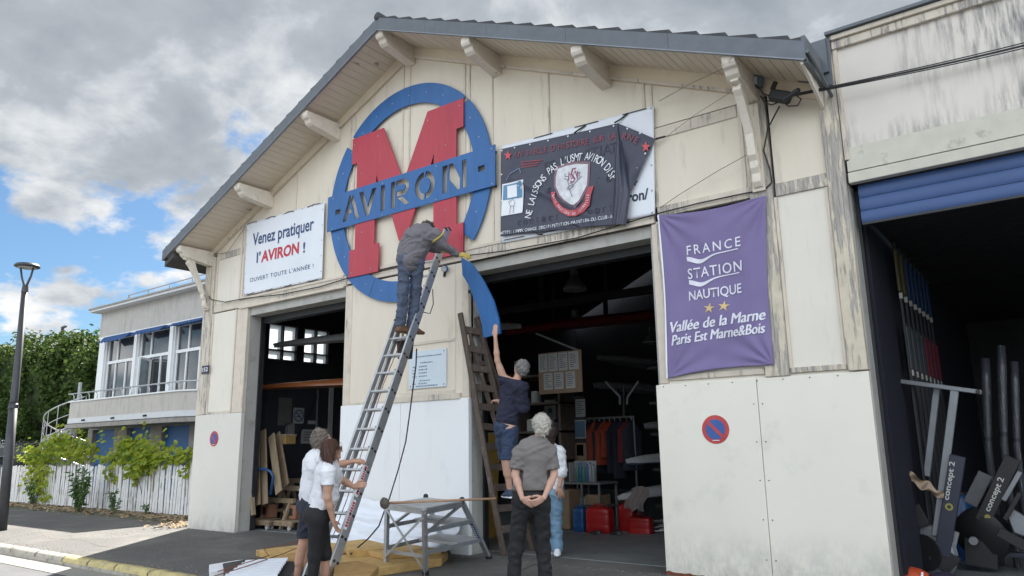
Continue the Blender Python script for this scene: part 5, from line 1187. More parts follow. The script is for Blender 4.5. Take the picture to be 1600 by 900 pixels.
# ================================================================== aluminium work platform
pf = thing('work_platform', (-6.9, -.9, 0), 'low folding aluminium work platform with steps standing before the middle wall', 'platform')
FL, FR, BL, BR = gr(603, 891), gr(665, 899), gr(700, 866), gr(765, 873)
HT = .80
TFL, TFR = Vector((FL.x, FL.y, HT)), Vector((FR.x, FR.y, HT))
dep = Vector((BL.x - FL.x, BL.y - FL.y, 0)) * .58
TBL, TBR = at(656, 782, 0), at(721, 786, 0)
def zfix(p_px, z):
    return gr(*p_px, z)
TFL, TFR, TBR = gr(605, 788, HT), gr(663, 795, HT), gr(722, 784, HT); TBL = TFL + (TBR - TFR)
MB().bar(FL, TFL, .045, .06, (0, 1, 0)).build('leg', M_ALU, pf, bevel=.004); MB().bar(FR, TFR, .045, .06, (0, 1, 0)).build('leg', M_ALU, pf, bevel=.004)
MB().bar(BL, TBL, .045, .07, (1, 0, 0)).build('leg', M_ALU, pf, bevel=.004); MB().bar(BR, TBR, .045, .07, (1, 0, 0)).build('leg', M_ALU, pf, bevel=.004)
for q, t_ in ((FL, TFL), (FR, TFR), (BL, TBL), (BR, TBR)):
    d = (t_ - q).normalized(); MB().bar(q - d * .01, q + d * .07, .06, .075, (0, 1, 0) if abs(d.y) < .3 else (1, 0, 0)).build('rubber_foot', M_RUBBER, pf, bevel=.01)
MB().add([TFL + Vector((0, 0, .012)), TFR + Vector((0, 0, .012)), TBR + Vector((0, 0, .012)), TBL + Vector((0, 0, .012)), TFL - Vector((0, 0, .018)), TFR - Vector((0, 0, .018)), TBR - Vector((0, 0, .018)), TBL - Vector((0, 0, .018))],
         [(0, 1, 2, 3), (7, 6, 5, 4), (0, 4, 5, 1), (1, 5, 6, 2), (2, 6, 7, 3), (3, 7, 4, 0)]).build('deck', mat('deck grey board', (0.42, 0.43, 0.44), .5, var=.06), pf)
for a, b in ((TFL, TFR), (TFR, TBR), (TBR, TBL), (TBL, TFL)): MB().bar(a - Vector((0, 0, .03)), b - Vector((0, 0, .03)), .035, .07).build('deck_frame', M_ALU, pf)
def lz(q, t_, z): return q.lerp(t_, z / HT)
for z, m in ((.27, 1), (.53, 1)):
    a, b, c_, d_ = lz(FL, TFL, z), lz(FR, TFR, z), lz(BR, TBR, z), lz(BL, TBL, z)
    MB().bar(a, d_, .025, .05).build('side_rail', M_ALU, pf); MB().bar(b, c_, .025, .05).build('side_rail', M_ALU, pf)
    i0, i1 = a.lerp(d_, .55), b.lerp(c_, .55)
    MB().add([i0, i1, c_, d_] + [p + Vector((0, 0, .035)) for p in (i0, i1, c_, d_)], [(3, 2, 1, 0), (4, 5, 6, 7), (0, 1, 5, 4), (1, 2, 6, 5), (2, 3, 7, 6), (3, 0, 4, 7)]).build('step', mat('tread aluminium', (0.45, 0.46, 0.47), .5, metal=.3, var=.1, stretch=(1, 30, 1)), pf)
MB().bar(lz(FL, TFL, .23), lz(FR, TFR, .23), .02, .04).build('cross_bar', M_ALU, pf)
for (a, b) in ((lz(FL, TFL, .16), lz(FR, TFR, .70)), (lz(FL, TFL, .76), lz(FR, TFR, .07))): MB().bar(a + Vector((0, -.03, 0)), b + Vector((0, -.03, 0)), .006, .03).build('brace', M_ALU, pf)
MB().bar(lz(FR, TFR, .50) + Vector((.02, -.02, 0)), TBR - Vector((0, 0, .03)), .03, .03).build('brace', M_ALU, pf); MB().bar(lz(FL, TFL, .50), TBL - Vector((0, 0, .03)), .03, .03).build('brace', M_ALU, pf)
for q in (TBL, TBR): MB().lathe(q + Vector((0, 0, -.03)), [(.035, 0), (.035, .07), (.02, .09)], 10).build('hinge', M_RUBBER, pf)
a = lz(BR, TBR, .50) + Vector((.0, -.037, 0)); b = lz(BR, TBR, .30) + Vector((0, -.037, 0)); MB().bar(a, b, .05, .004, (0, -1, 0)).build('sticker', M_NAVYINK, pf)
for k in range(6): MB().bar(a.lerp(b, .12 + k * .14), a.lerp(b, .19 + k * .14), .028, .006, (0, -1, 0)).build('sticker_print', M_WHITE, pf)
# mallet lying on the deck
ml = thing('mallet', gr(600, 788, .84), 'wooden mallet with a long handle lying across the work platform', 'mallet')
h0_ = cp(606, 786, (gr(605, 788, HT) - _C).dot(CR @ Vector((0, 0, 1)))); h0_.z = HT + .045; h1_ = at(776, 779, -.55); h1_.z = HT + .075
h0_ = gr(606, 786, HT + .045); h1_ = gr(775, 779, HT + .055); dd = (h1_ - h0_)
MB().tube([h0_ - dd.normalized() * .04, h0_ + dd * .5, h1_], [.017, .015, .015], 10).build('handle', mat('handle wood', (0.40, 0.25, 0.15), .6, var=.15, scale=20), ml, smooth=True)
M_FUR = mat('mallet head worn', (0.13, 0.115, 0.09), .95, var=.4, scale=30, bump=.6); hd = Vector((0, 0, 1)).cross(dd).normalized()
mb = MB().grid(lambda i, j: h0_ - dd.normalized() * .04 + hd * (j - .5) * .24 + (dd.normalized() * math.cos(i * 6.2832) * .8 + Vector((0, 0, 1)) * math.sin(i * 6.2832)) * (.062 + .012 * noise.noise((i * 5, j * 7, 1))) * min(1, 9 * min(j, 1 - j) + .02), 20, 14)
mb.build('head', M_FUR, ml, smooth=True)

# ================================================================== foam slabs, sheets and paper on the ground
M_FOAM = mat('yellow insulation slab', (0.54, 0.35, 0.13), .9, var=.16, scale=9, dirt=(0.36, 0.23, 0.09), dscale=5, drange=(.5, .72), bump=.5, bscale=70); M_FOAMD = mat('ochre slab side', (0.42, 0.25, 0.085), .9, var=.2, scale=12, stretch=(1, 1, 6))
def slab(px, z0, z1, label, m=M_FOAM, name='foam_slab', cat='slab', slop=0.0):
    P = [gr(u, v, z1) for u, v in px]; c = sum(P, Vector()) / len(P)
    o = MB().prism([(p.x, p.y) for p in P], (0, 0, z0), (1, 0, 0), (0, 1, 0), (0, 0, z1 - z0)).build(name, m, None, bevel=.008)
    return tag(o, label, cat)
slab([(400, 859), (545, 842), (563, 850), (439, 867)], .0, .09, 'yellow insulation slab lying furthest left, behind the bare legs', M_FOAM)
slab([(439, 867.5), (563, 850.5), (600, 853), (470, 876)], .0, .088, 'darker ochre slab beside the leftmost yellow slab', M_FOAMD)
slab([(536, 846), (570, 842), (604, 850), (606, 856), (545, 860)], .092, .19, 'short yellow slab on top, just right of the tall ladder foot')
slab([(520, 868), (660, 856), (700, 862), (690, 872), (585, 888), (522, 890)], .0, .10, 'wide ochre slab under the work platform', M_FOAM)
slab([(524, 880), (560, 876), (592, 884), (578, 900), (520, 902)], .101, .19, 'ochre slab block in front, right of the tall ladder foot', M_FOAMD)
slab([(560, 857), (640, 850), (690, 858), (600, 866)], .101, .17, 'smooth yellow slab lying in the middle of the heap under the platform')
# white corrugated sheet and black board, bottom left
wp = thing('corrugated_sheet', gr(410, 890), 'white corrugated plastic sheet lying on the black board at the bottom', 'sheet')
P = [gr(385, 880, .10), gr(450, 876, .12), gr(432, 905, .12), gr(340, 912, .10)]
def csh(a, b):
    p = (P[0] * (1 - a) + P[1] * a) * (1 - b) + (P[3] * (1 - a) + P[2] * a) * b; return p + Vector((0, 0, .03 + .016 * math.sin(b * 44)))
MB().grid(csh, 8, 90).build('sheet', mat('white plastic sheet', (0.72, 0.75, 0.80), .45, var=.03), wp, smooth=True, fix=False)
slab([(348, 880), (395, 872), (470, 878), (452, 905), (352, 900)], .0, .10, 'black board under the corrugated sheet at the bottom left', M_BLACK, 'black_board', 'board')
slab([(327, 882), (372, 875), (400, 873), (352, 890), (328, 893)], .0, .085, 'white foam strip lying furthest left beside the black board', M_WHITE, 'foam_strip', 'strip')
o = MB().tube([gr(u, v, z) for u, v, z in ((340, 893, .14), (395, 876, .18), (420, 868, .15), (412, 858, .14), (440, 852, .12), (470, 846, .12), (500, 838, .1))], .006, 6).build('brown_cable', mat('orange brown cord', (0.22, 0.07, 0.03), .7), None, smooth=True); tag(o, 'thin brown extension cord over the leftmost yellow slab', 'cord')
o = MB().tube([gr(u, v, z) for u, v, z in ((335, 900, .16), (385, 885, .18), (440, 866, .13), (480, 850, .12))], .006, 6).build('brown_cable', mat('orange brown cord', (0, 0, 0)), None, smooth=True); tag(o, 'second brown cord crossing the corrugated sheet', 'cord')
# white plastic film bunched along the foot of the middle wall
fm = thing('plastic_film', (-8.6, -.25, 0), 'crumpled white plastic film heaped along the foot of the middle wall', 'plastic film')
def film(a, b):
    x = -9.95 + a * 2.78 + .0; z = (1 - b) ** 1.4 * (.62 + .10 * math.sin(a * 5 + 1)); y = -.06 - .62 * b ** 1.2
    y -= .10 * noise.noise((a * 3, b * 9, 2)) * b + .05 * math.sin(b * 26 + a * 3) * (.3 + b) * .7; z += .05 * abs(noise.noise((a * 6, b * 7, 5))) + .03 * max(0, math.sin(b * 26 + a * 3)) * (1 - b * .5)
    return (x + .12 * noise.noise((a * 2, b * 5, 9)), min(y, -.045), max(z, .012))
MB().grid(film, 70, 60).build('film', mat('white film', (0.74, 0.77, 0.83), .35, var=.03), fm, smooth=True, fix=False)
# ================================================================== inside the right doorway
def cn(u, v, y): return at(u, v, y)
M_CARD = mat('brown pin board', (0.22, 0.15, 0.10), .8, var=.1); M_PAPER = mat('paper sheet', (0.36, 0.37, 0.36), .7, var=.1, scale=4)
M_INK = mat('grey print', (0.06, 0.06, 0.065), .7)
def paper(parent, x0, x1, z0, z1, y, seed, m=M_PAPER, lines=7):
    f = MB().box(x0, x1, y - .003, y, z0, z1).build('paper', m, parent); r = random.Random(seed); mb = MB()
    for k in range(lines):
        z = z1 - (z1 - z0) * (.12 + .8 * k / lines); mb.box(x0 + (x1 - x0) * .12, x0 + (x1 - x0) * r.uniform(.5, .9), y - .0045, y - .0032, z - (z1 - z0) * .035, z)
    tag(mb.build('print', M_INK, f), kind='stuff')
YN = 2.6
nb = thing('notice_board', cn(875, 582, YN), 'brown pin board with seven pale notices hanging inside the right doorway', 'notice board')
a, b = cn(841, 553, YN), cn(910, 612, YN); x0, x1, z1, z0 = a.x, b.x, a.z + .0, b.z
MB().box(x0, x1, YN, YN + .02, z0, z1).build('board', M_CARD, nb); W_ = x1 - x0; H_ = z1 - z0
for k in range(4): paper(nb, x0 + W_ * (.01 + .235 * k), x0 + W_ * (.215 + .235 * k + (.02 if k == 3 else 0)), z0 + H_ * .54, z0 + H_ * .97, YN - .001, k)
for k, f in enumerate((.12, .37, .64)): paper(nb, x0 + W_ * f, x0 + W_ * (f + .21), z0 + H_ * .1, z0 + H_ * .5, YN - .001, 9 + k)
M_BLBOARD = mat('black poster board', (0.03, 0.03, 0.033), .7)
pb = thing('poster_board', cn(885, 660, YN + .1), 'black display board covered in posters and a blue print above the desk', 'notice board')
a, b = cn(850, 622, YN + 1.8), cn(916, 752, YN + 1.8); Yp = YN + 1.8
MB().box(a.x, b.x, Yp, Yp + .02, b.z, a.z).build('board', M_BLBOARD, pb)
def pbp(u0, v0, u1, v1, m, n=None, lines=0):
    p, q = cn(u0, v0, Yp - .002), cn(u1, v1, Yp - .002)
    if lines: paper(pb, p.x, q.x, q.z, p.z, Yp - .002, int(u0), m, lines)
    else: return MB().box(p.x, q.x, Yp - .006, Yp - .002, q.z, p.z).build(n or 'poster', m, pb)
M_BLUEP = mat('blue print', (0.07, 0.16, 0.26), .5, var=.1); M_TEAL = mat('teal print', (0.05, 0.14, 0.15), .5); M_PINK = mat('pink paper', (0.30, 0.10, 0.12), .6)
f = pbp(851, 625, 869, 655, M_PAPER); p, q = cn(853, 634, Yp), cn(867, 649, Yp); MB().lathe(((p.x + q.x) / 2, Yp - .0062, (p.z + q.z) / 2), [(.055, 0), (.055, .002)], 16, (0, -1, 0)).build('print', M_TEAL, f)
pbp(899, 624, 915, 651, M_PAPER, lines=7); pbp(871, 637, 885, 654, M_PINK, lines=3); f = pbp(884, 657, 916, 685, M_PAPER); p, q = cn(885.5, 659, Yp - .007), cn(914.5, 683, Yp - .007); MB().box(p.x, q.x, Yp - .009, Yp - .0065, q.z, p.z).build('print', M_BLUEP, f)
pbp(866, 660, 872, 672, M_PAPER); pbp(872, 673, 883, 690, M_BLUEP); pbp(885, 687, 894, 692, M_BLUEP); pbp(880, 694, 890, 736, M_PAPER, lines=8); f = pbp(897, 692, 917, 722, M_CARD); pbp(901, 695, 912, 712, M_PAPER)
# desk with bottles
dk = thing('desk', cn(905, 800, 3.0), 'grey metal table under the poster board with boxes beneath', 'table')
Yd = 3.6; a, b = cn(872, 753, Yd), cn(937, 753, Yd)
M_DESK = mat('grey desk', (0.14, 0.145, 0.15), .5); MB().box(a.x, b.x, Yd, Yd + .7, a.z - .04, a.z).build('table_top', M_DESK, dk, bevel=.005)
for x in (a.x + .03, (a.x + b.x) / 2 + .05, b.x - .03):
    for y in (Yd + .03, Yd + .65): MB().bar((x, y, .01), (x, y, a.z - .04), .035, .035, (0, 1, 0)).build('leg', M_DESK, dk)
TZ = a.z
def box_thing(n, lab, u0, u1, y, z0, z1, d, m, cat='box'):
    p, q = at(u0, 750, y), at(u1, 750, y); t = thing(n, (p.x, y, z0), lab, cat); MB().box(p.x, q.x, y, y + d, z0, z1).build('body', m, t, bevel=.01); MB().box(p.x + .01, q.x - .01, y + .01, y + d - .01, z1, z1 + .006).build('lid', m, t); return t
M_CBX = mat('cardboard', (0.26, 0.18, 0.11), .85, var=.1)
box_thing('cardboard_box', 'brown cardboard box on the shelf under the grey table', 913, 938, 3.7, .42, .60, .35, M_CBX); box_thing('cardboard_box', 'taller brown carton standing on the floor behind the woman in jeans', 872, 888, 3.3, .02, .70, .4, M_CBX)
o = box_thing('paper_stack', 'stack of white papers under the grey table', 898, 912, 3.7, .42, .55, .3, M_PAPER, 'papers'); MB().box(at(888, 750, 3.65).x, at(938, 750, 3.65).x, 3.63, 4.25, .395, .415).build('shelf', M_DESK, dk)
def bottle(u, h, m, label, y=3.75):
    h *= 1.15
    p = at(u, 745, y); t = thing('bottle', (p.x, y, TZ), label, 'bottle', 'bottles on the grey table')
    MB().lathe((p.x, y, TZ + .001), [(.034, 0), (.038, .01), (.038, h * .62), (.030, h * .74), (.014, h * .86), (.014, h * .92)], 14).build('body', m, t, smooth=True); MB().lathe((p.x, y, TZ + h * .92), [(.017, 0), (.017, h * .08)], 10).build('cap', M_SIGNBLUE, t)
M_BTG = mat('green bottle', (0.08, 0.22, 0.16), .2, trans=.2); M_BTB = mat('blue bottle', (0.06, 0.16, 0.30), .2, trans=.2); M_BTC = mat('clear bottle', (0.32, 0.36, 0.38), .2, trans=.2)
for k, (u, h, m, lab) in enumerate(((903, .30, M_BTG, 'leftmost green bottle on the grey table'), (908, .31, M_BTB, 'second bottle from the left, blue, on the grey table'), (913, .30, M_BTG, 'second green bottle, in the middle of the row on the table'), (918, .29, M_BTB, 'fourth bottle in the row, dark blue, on the grey table'), (923, .31, M_BTC, 'clear bottle right of the dark blue one on the grey table'), (928, .28, M_BTC, 'rightmost clear bottle on the grey table'))): bottle(u, h, m, lab)
bx_ = thing('display_stand', cn(914, 735, 4.0), 'pale cardboard stand behind the row of bottles', 'stand'); p, q = cn(897, 720, 4.0), cn(932, 751, 4.0); MB().box(p.x, q.x, 4.0, 4.02, TZ, p.z).build('back', M_PAPER, bx_); MB().box(p.x, p.x + .02, 3.8, 4.0, TZ, p.z - .03).build('side', M_PAPER, bx_)
# jerrycans
M_JR = mat('red plastic', (0.33, 0.012, 0.012), .35, var=.08); M_JB = mat('blue plastic', (0.015, 0.07, 0.20), .35, var=.08)
def jerry(px, py, w, d, h, m, label, rot=0.0):
    t = thing('jerrycan', (px, py, .012), label, 'jerrycan'); ca, sa = math.cos(rot), math.sin(rot)
    mb = MB(); n = 24; lv = [(0, .94), (.02, 1), (.30, 1), (.32, .990), (.36, .990), (.38, 1), (.66, 1), (.68, .990), (.72, .990), (.74, 1), (.88, .98), (.95, .85), (1.0, .60)]
    for f, s in lv:
        for k in range(n):
            a = 2 * math.pi * k / n; cx = abs(math.cos(a)) ** .35 * (1 if math.cos(a) >= 0 else -1); cy_ = abs(math.sin(a)) ** .35 * (1 if math.sin(a) >= 0 else -1)
            lx, ly = cx * w / 2 * s, cy_ * d / 2 * s; mb.v.append((px + lx * ca - ly * sa, py + lx * sa + ly * ca, .012 + f * h))
    for i in range(len(lv) - 1):
        for k in range(n): a = i * n + k; b = i * n + (k + 1) % n; mb.f.append((a, b, b + n, a + n))
    mb.f.append(tuple(reversed(range(n)))); mb.f.append(tuple((len(lv) - 1) * n + k for k in range(n)))
    mb.build('body', m, t, smooth=True, auto=50)
    z = .012 + h; MB().tube([(px - w * .25 * ca, py - w * .25 * sa, z - .02), (px - w * .18 * ca, py - w * .18 * sa, z + .035), (px + w * .12 * ca, py + w * .12 * sa, z + .035), (px + w * .2 * ca, py + w * .2 * sa, z - .02)], .014, 8).build('handle', m, t, smooth=True)
    MB().lathe((px + w * .32 * ca, py + w * .32 * sa, z - .04), [(.03, 0), (.03, .05)], 12).build('cap', M_BLACK, t)
jerry(-7.30, 3.25, .24, .24, .42, M_JB, 'blue jerrycan on the shed floor beside the red ones'); jerry(-6.88, 3.20, .46, .30, .44, M_JR, 'big red jerrycan nearest to the blue one', .15)
jerry(-6.62, 3.75, .30, .26, .46, M_JR, 'tall red jerrycan standing behind, in the middle of the three', .1); jerry(-6.22, 3.45, .42, .24, .28, M_JR, 'low wide red jerrycan on the right with a dark bag at its foot', .1)
sh = thing('shoe_pair', (-6.75, 2.95, .01), 'dark boots and bag lying in front of the red jerrycans', 'boots')
for k, (dx, dy) in enumerate(((-.08, 0), (.25, .1))): MB().grid(lambda i, j: (-6.75 + dx + (j - .5) * .26 , 2.95 + dy + math.cos(i * 3.1416) * .05 * math.sin(j * 3.1) ** .5, .014 + math.sin(i * 3.1416) * (.05 + .04 * (j > .6)) * abs(math.sin(j * 3.14)) ** .4), 10, 12).build('boot', M_BLACK, sh, smooth=True)
# clothes rail with vests
cl = thing('clothes_rail', cn(950, 655, 4.7), 'metal clothes rail inside the right doorway hung with orange and dark vests', 'clothes rail'); Yc = 4.7
a, b = cn(916, 654, Yc), cn(990, 657, Yc); zr_ = a.z; MB().tube([(a.x, Yc, zr_), (b.x, Yc, zr_)], .018, 8).build('bar', M_ALU, cl); MB().tube([(b.x, Yc, 0.01), (b.x, Yc, zr_)], .02, 8).build('post', M_DESK, cl); MB().tube([(a.x, Yc, 0.01), (a.x, Yc, zr_)], .02, 8).build('post', M_DESK, cl)
M_VO = mat('orange vest', (0.26, 0.035, 0.012), .7, var=.15); M_VD = mat('dark jacket', (0.014, 0.017, 0.03), .8, var=.3); M_VR = mat('dark red jacket', (0.13, 0.012, 0.015), .8, var=.2)
def garment(f, m, label, L_=.75, w=.46, seed=1):
    x = a.x + (b.x - a.x) * f; t = thing('hanging_vest', (x, Yc, zr_), label, 'vest', 'vests on the clothes rail')
    MB().tube([(x, Yc, zr_ + .02), (x, Yc, zr_ - .05), (x - .03, Yc + .18, zr_ - .13)], .006, 5).build('hanger', M_ALU, t)
    rr_ = random.Random(seed); an_ = rr_.uniform(.9, 1.4)
    def g_(i, j):
        th = i * 6.2832; wd_ = w * (.35 + .65 * min(1, j * 5)) * .5 * (1 + .04 * math.sin(j * 9)); dp = (.045 + .03 * j) * (1 + .25 * math.sin(th * 3 + seed))
        lx = math.cos(th) * wd_; ly = math.sin(th) * dp; return (x + lx * math.cos(an_) - ly * math.sin(an_), Yc + lx * math.sin(an_) + ly * math.cos(an_), zr_ - .07 - j * L_ - .05 * abs(math.cos(th)) * (j < .2))
    MB().grid(g_, 24, 14).build('cloth', m, t, smooth=True)
for k, (f, m, lab, L_) in enumerate(((.06, M_VD, 'dark vest at the left end of the clothes rail', .9), (.17, M_VO, 'leftmost bright orange vest on the clothes rail', .8), (.28, M_VD, 'dark vest between two orange ones on the rail', 1.0), (.38, M_VO, 'long orange vest hanging next to the bare hangers', .85), (.50, M_VO, 'orange vest in the middle of the rail', .7), (.60, M_VD, 'dark blue jacket right of the middle orange vest', 1.0), (.72, M_VD, 'long dark jacket near the right end of the rail', 1.1), (.85, M_VR, 'dark red jacket hanging near the right end of the rail', .8), (.95, M_VD, 'last dark jacket beside the rail post', .95))): garment(f, m, lab, L_, .44, k)
# boats on racks on the right
M_HULL = mat('pale grey hull', (0.62, 0.63, 0.64), .35, var=.06); M_HULLD = mat('dim hull', (0.28, 0.285, 0.29), .4, var=.1); M_HULLB = mat('blue stripe', (0.03, 0.09, 0.28), .4); M_HULLR = mat('dark red hull', (0.16, 0.02, 0.018), .3); M_VARN = mat('varnished wood hull', (0.30, 0.10, 0.035), .3, var=.12, scale=3, stretch=(1, 8, 1))
def hull(name, label, nose, d, L_, w, h, m, m2=None, flip=False, group=None, rise=.0):
    """slim rowing hull, its bow at nose, running along unit vector d, keel up if flip"""
    nose = Vector(nose); d = Vector(d).normalized(); s = d.cross(Vector((0, 0, 1))).normalized(); t = thing(name, nose, label, 'boat', group); f = -1 if flip else 1
    def hb(i, j):
        k = min(1, j * 3.2) ** .62 * (1 if j < .8 else max(.02, 1 - ((j - .8) / .2) ** 2)); th = (i - .5) * math.pi
        return nose + d * (j * L_ - .04 * math.cos(th) * (j == 0)) + s * (math.sin(th) * w / 2 * k) + Vector((0, 0, f * (-math.cos(th) * h * (.35 + .65 * k)) + rise * (1 - min(1, j * 4)) ** 2))
    MB().grid(hb, 14, 40).build('hull', m, t, smooth=True)
    def db(i, j):
        k = min(1, j * 3.2) ** .62 * (1 if j < .8 else max(.02, 1 - ((j - .8) / .2) ** 2)); return nose + d * (j * L_) + s * ((i - .5) * w * k) + Vector((0, 0, f * .035 * (1 - abs(i - .5) * 2) + rise * (1 - min(1, j * 4)) ** 2))
    MB().grid(db, 6, 40).build('deck', m2 or m, t, smooth=True)
    return t
YDIR = (0.03, 1, 0)
def rowb(u, v, y, lab, m, m2, L_=7.5, w=.50, h=.26, flip=True): 
    p = at(u, v, y); return hull('rowing_boat', lab, p, YDIR, L_, w, h, m, m2, flip, 'boats on the rack at the right')
r1 = at(975, 722, 3.6)
for u, v, y, lab, m, m2 in ((963, 781, 3.2, 'lowest pale hull on the right rack with a cloth over its bow', M_HULL, M_HULLD), (976, 724, 3.6, 'pale hull with a blue stripe on the middle rack level', M_HULL, M_HULLB), (1004, 668, 4.2, 'dim upturned hull above the striped one on the rack', M_HULLD, M_HULLD), (925, 604, 6.0, 'long dim hull on the upper rack right of the brown pin board', M_HULLD, M_HULLD), (930, 560, 6.6, 'topmost dim hull under the trusses at the right', M_HULLD, M_HULLD)):
    p = at(u, v, y); hull('rowing_boat', lab, (p.x + .04, p.y, p.z), (.0, 1, 0), 7.5, .72, .20, m, m2, True)
rk_ = thing('boat_rack', (-5.2, 5, 0), 'dark steel boat rack with angled arms on the right side of the shed', 'rack')
for y in (4.2, 7.4, 10.6):
    MB().bar((-4.9, y, 0), (-4.9, y, 4.2), .08, .08, (0, 1, 0)).build('post', M_BLACK, rk_)
    for z in (.42, 1.05, 1.68, 2.25, 2.9): MB().bar((-6.3, y, z), (-4.9, y, z), .05, .05).build('arm', M_BLACK, rk_)
for a, b in (((985, 600), (970, 632)), ((946, 596), (969, 620)), ((998, 596), (981, 620)), ((981, 620), (980, 632)), ((969, 620), (969, 632))):
    MB().bar(at(*a, 4.0) if a != (985, 600) else at(975, 600, 4.05), at(*b, 4.0) if a != (985, 600) else at(975, 650, 4.05), .035, .035).build('arm', M_DESK if a != (985, 600) else M_BLACK, rk_)
cloth_m = mat('grey brown cloth', (0.17, 0.14, 0.13), .85)
p = at(990, 770, 3.1); tg = MB().grid(lambda i, j: (p.x - .16 + i * .34 + .03 * math.sin(j * 7), 3.02 + .30 * (1 - j) - .03 * math.sin(i * 17) * (j + .3), p.z + .05 - .32 * j + .05 * math.sin(i * 3.1) * (1 - j) + .03 * math.sin(i * 11) * j), 20, 20).build('draped_cloth', cloth_m, None, smooth=True, fix=False); tag(tg, 'grey brown cloth draped over the bow of the lowest pale hull', 'cloth')
o = MB(); p = gr(985, 815); 
bp_ = thing('blue_backpack', (p.x, p.y, 0), 'small blue backpack on the floor right of the low red jerrycan', 'bag'); MB().grid(lambda i, j: (p.x + math.cos(i * 6.2832) * .14 * abs(math.sin(j * 3.14)) ** .4, p.y + .3 + math.sin(i * 6.2832) * .10 * abs(math.sin(j * 3.14)) ** .4, .02 + j * .34 + .02 * math.sin(i * 12)), 20, 12).build('body', mat('backpack blue', (0.02, 0.06, 0.13), .8), bp_, smooth=True); MB().tube([(p.x - .06, p.y + .19, .08), (p.x - .05, p.y + .17, .2), (p.x - .05, p.y + .2, .32)], .012, 6).build('strap', M_BLACK, bp_)
rods = MB(); r = random.Random(4)
rt = thing('rigger_rods', (-5.8, 4.3, 0), 'heap of thin metal rigger rods on the floor beside the right wall', 'rods')
for k in range(14): x = -6.15 + r.uniform(-.1, .3); y = 3.9 + r.uniform(-.4, .6); MB().tube([(x, y, .03 + k * .012), (x + r.uniform(.5, .9), y + r.uniform(.2, .7), .06 + r.uniform(0, .32))], .012, 6).build('rod', M_ALU, rt)
# dark red boat and pale pole high up, lamps
p = at(790, 522, 5.5); hull('rowing_boat', 'dark red hull hanging high behind the man reaching up', p, (1, .25, .02), 4.5, .5, .22, M_HULLR, M_HULLR, True)
o = MB().tube([at(838, 521, 3.6), at(905, 548, 3.6)], .02, 8).build('pole', M_HULLD, None); tag(o, 'pale pole crossing above the brown pin board', 'pole')
def pendant(u, v, y, label, s=1.0):
    p = at(u, v, y); t = thing('pendant_lamp', p, label, 'lamp', 'hanging industrial lamps')
    MB().lathe(p, [(.235 * s, 0), (.24 * s, .02), (.22 * s, .07), (.16 * s, .17), (.10 * s, .24), (.075 * s, .30), (.075 * s, .40), (.03 * s, .42)], 24).build('shade', mat('grey enamel shade', (0.30, 0.31, 0.32), .3, metal=.5), t, smooth=True, auto=50)
    MB().lathe(p - Vector((0, 0, .005)), [(.242 * s, -.0), (.242 * s, .012)], 24).build('rim', M_ALU, t); MB().tube([p + Vector((0, 0, .42 * s)), p + Vector((0, 0, 1.6))], .01, 6).build('flex', M_CABLE, t)
pendant(898, 453, 4.0, 'nearer grey pendant lamp hanging in the right doorway'); pendant(899, 512, 6.0, 'second grey pendant lamp, lower in view behind the nearer one'); pendant(1019, 536, 9.0, 'far pendant lamp half hidden by the edge of the right wall')
# yellow board behind the step ladder
yb = thing('yellow_panel', (-8.1, 1.9, 0), 'mustard yellow plywood panel leaning in the right doorway behind the wooden ladder', 'panel'); p, q = gr(741, 848, .012), gr(775, 838, .012)
h_ = 1.72; MB().add([(p.x, p.y, .012), (q.x, q.y, .012), (q.x, q.y + .14, h_), (p.x, p.y + .14, h_), (p.x - .02, p.y + .03, .012), (q.x - .02, q.y + .03, .012), (q.x - .02, q.y + .17, h_), (p.x - .02, p.y + .17, h_)], [(0, 1, 2, 3), (7, 6, 5, 4), (0, 4, 5, 1), (1, 5, 6, 2), (2, 6, 7, 3), (3, 7, 4, 0)]).build('panel', mat('mustard plywood', (0.42, 0.26, 0.055), .7, var=.1), yb)
MB().lathe(Vector((p.x, p.y, 0)).lerp(Vector((q.x, q.y, 0)), .45) + Vector((.02, -.01, .62)), [(.035, 0), (.035, .015)], 12, (.6, -.8, 0)).build('knob', M_RUST, yb)
# shelving behind the step ladder
shf = thing('storage_shelf', (-9, 3.6, 0), 'dark shelves with pale tins seen through the wooden ladder', 'shelf')
for z in (1.2, 1.75, 2.3, 2.85): MB().box(-10.2, -7.9, 3.6, 4.1, z, z + .04).build('shelf_board', M_OLDWOOD, shf)
for x in (-10.2, -9.0, -7.95): MB().box(x, x + .05, 3.6, 4.1, 0.01, 3.2).build('upright', M_OLDWOOD, shf)
for k, (x, z, rr_, m) in enumerate(((-8.85, 1.24, .11, M_PAPER), (-8.5, 1.24, .12, M_CARD), (-8.7, 1.79, .12, M_PAPER), (-8.3, 1.79, .10, M_PAPER), (-8.95, 2.34, .10, M_CARD), (-8.6, 2.34, .10, M_PAPER))):
    t = thing('paint_tin', (x, 3.8, z), ['pale tin on the lowest shelf behind the wooden ladder', 'brown tin beside the pale one on the lowest shelf', 'wide pale tin on the second shelf behind the wooden ladder', 'smaller pale tin right of the wide one on the second shelf', 'brown tin on the third shelf behind the wooden ladder', 'pale tin on the third shelf behind the wooden ladder'][k], 'tin'); MB().lathe((x, 3.8, z + .001), [(rr_, 0), (rr_, .22)], 16).build('body', m, t); MB().lathe((x, 3.8, z + .221), [(rr_ * .95, 0), (rr_ * .95, .01)], 16).build('lid', M_ALU, t)
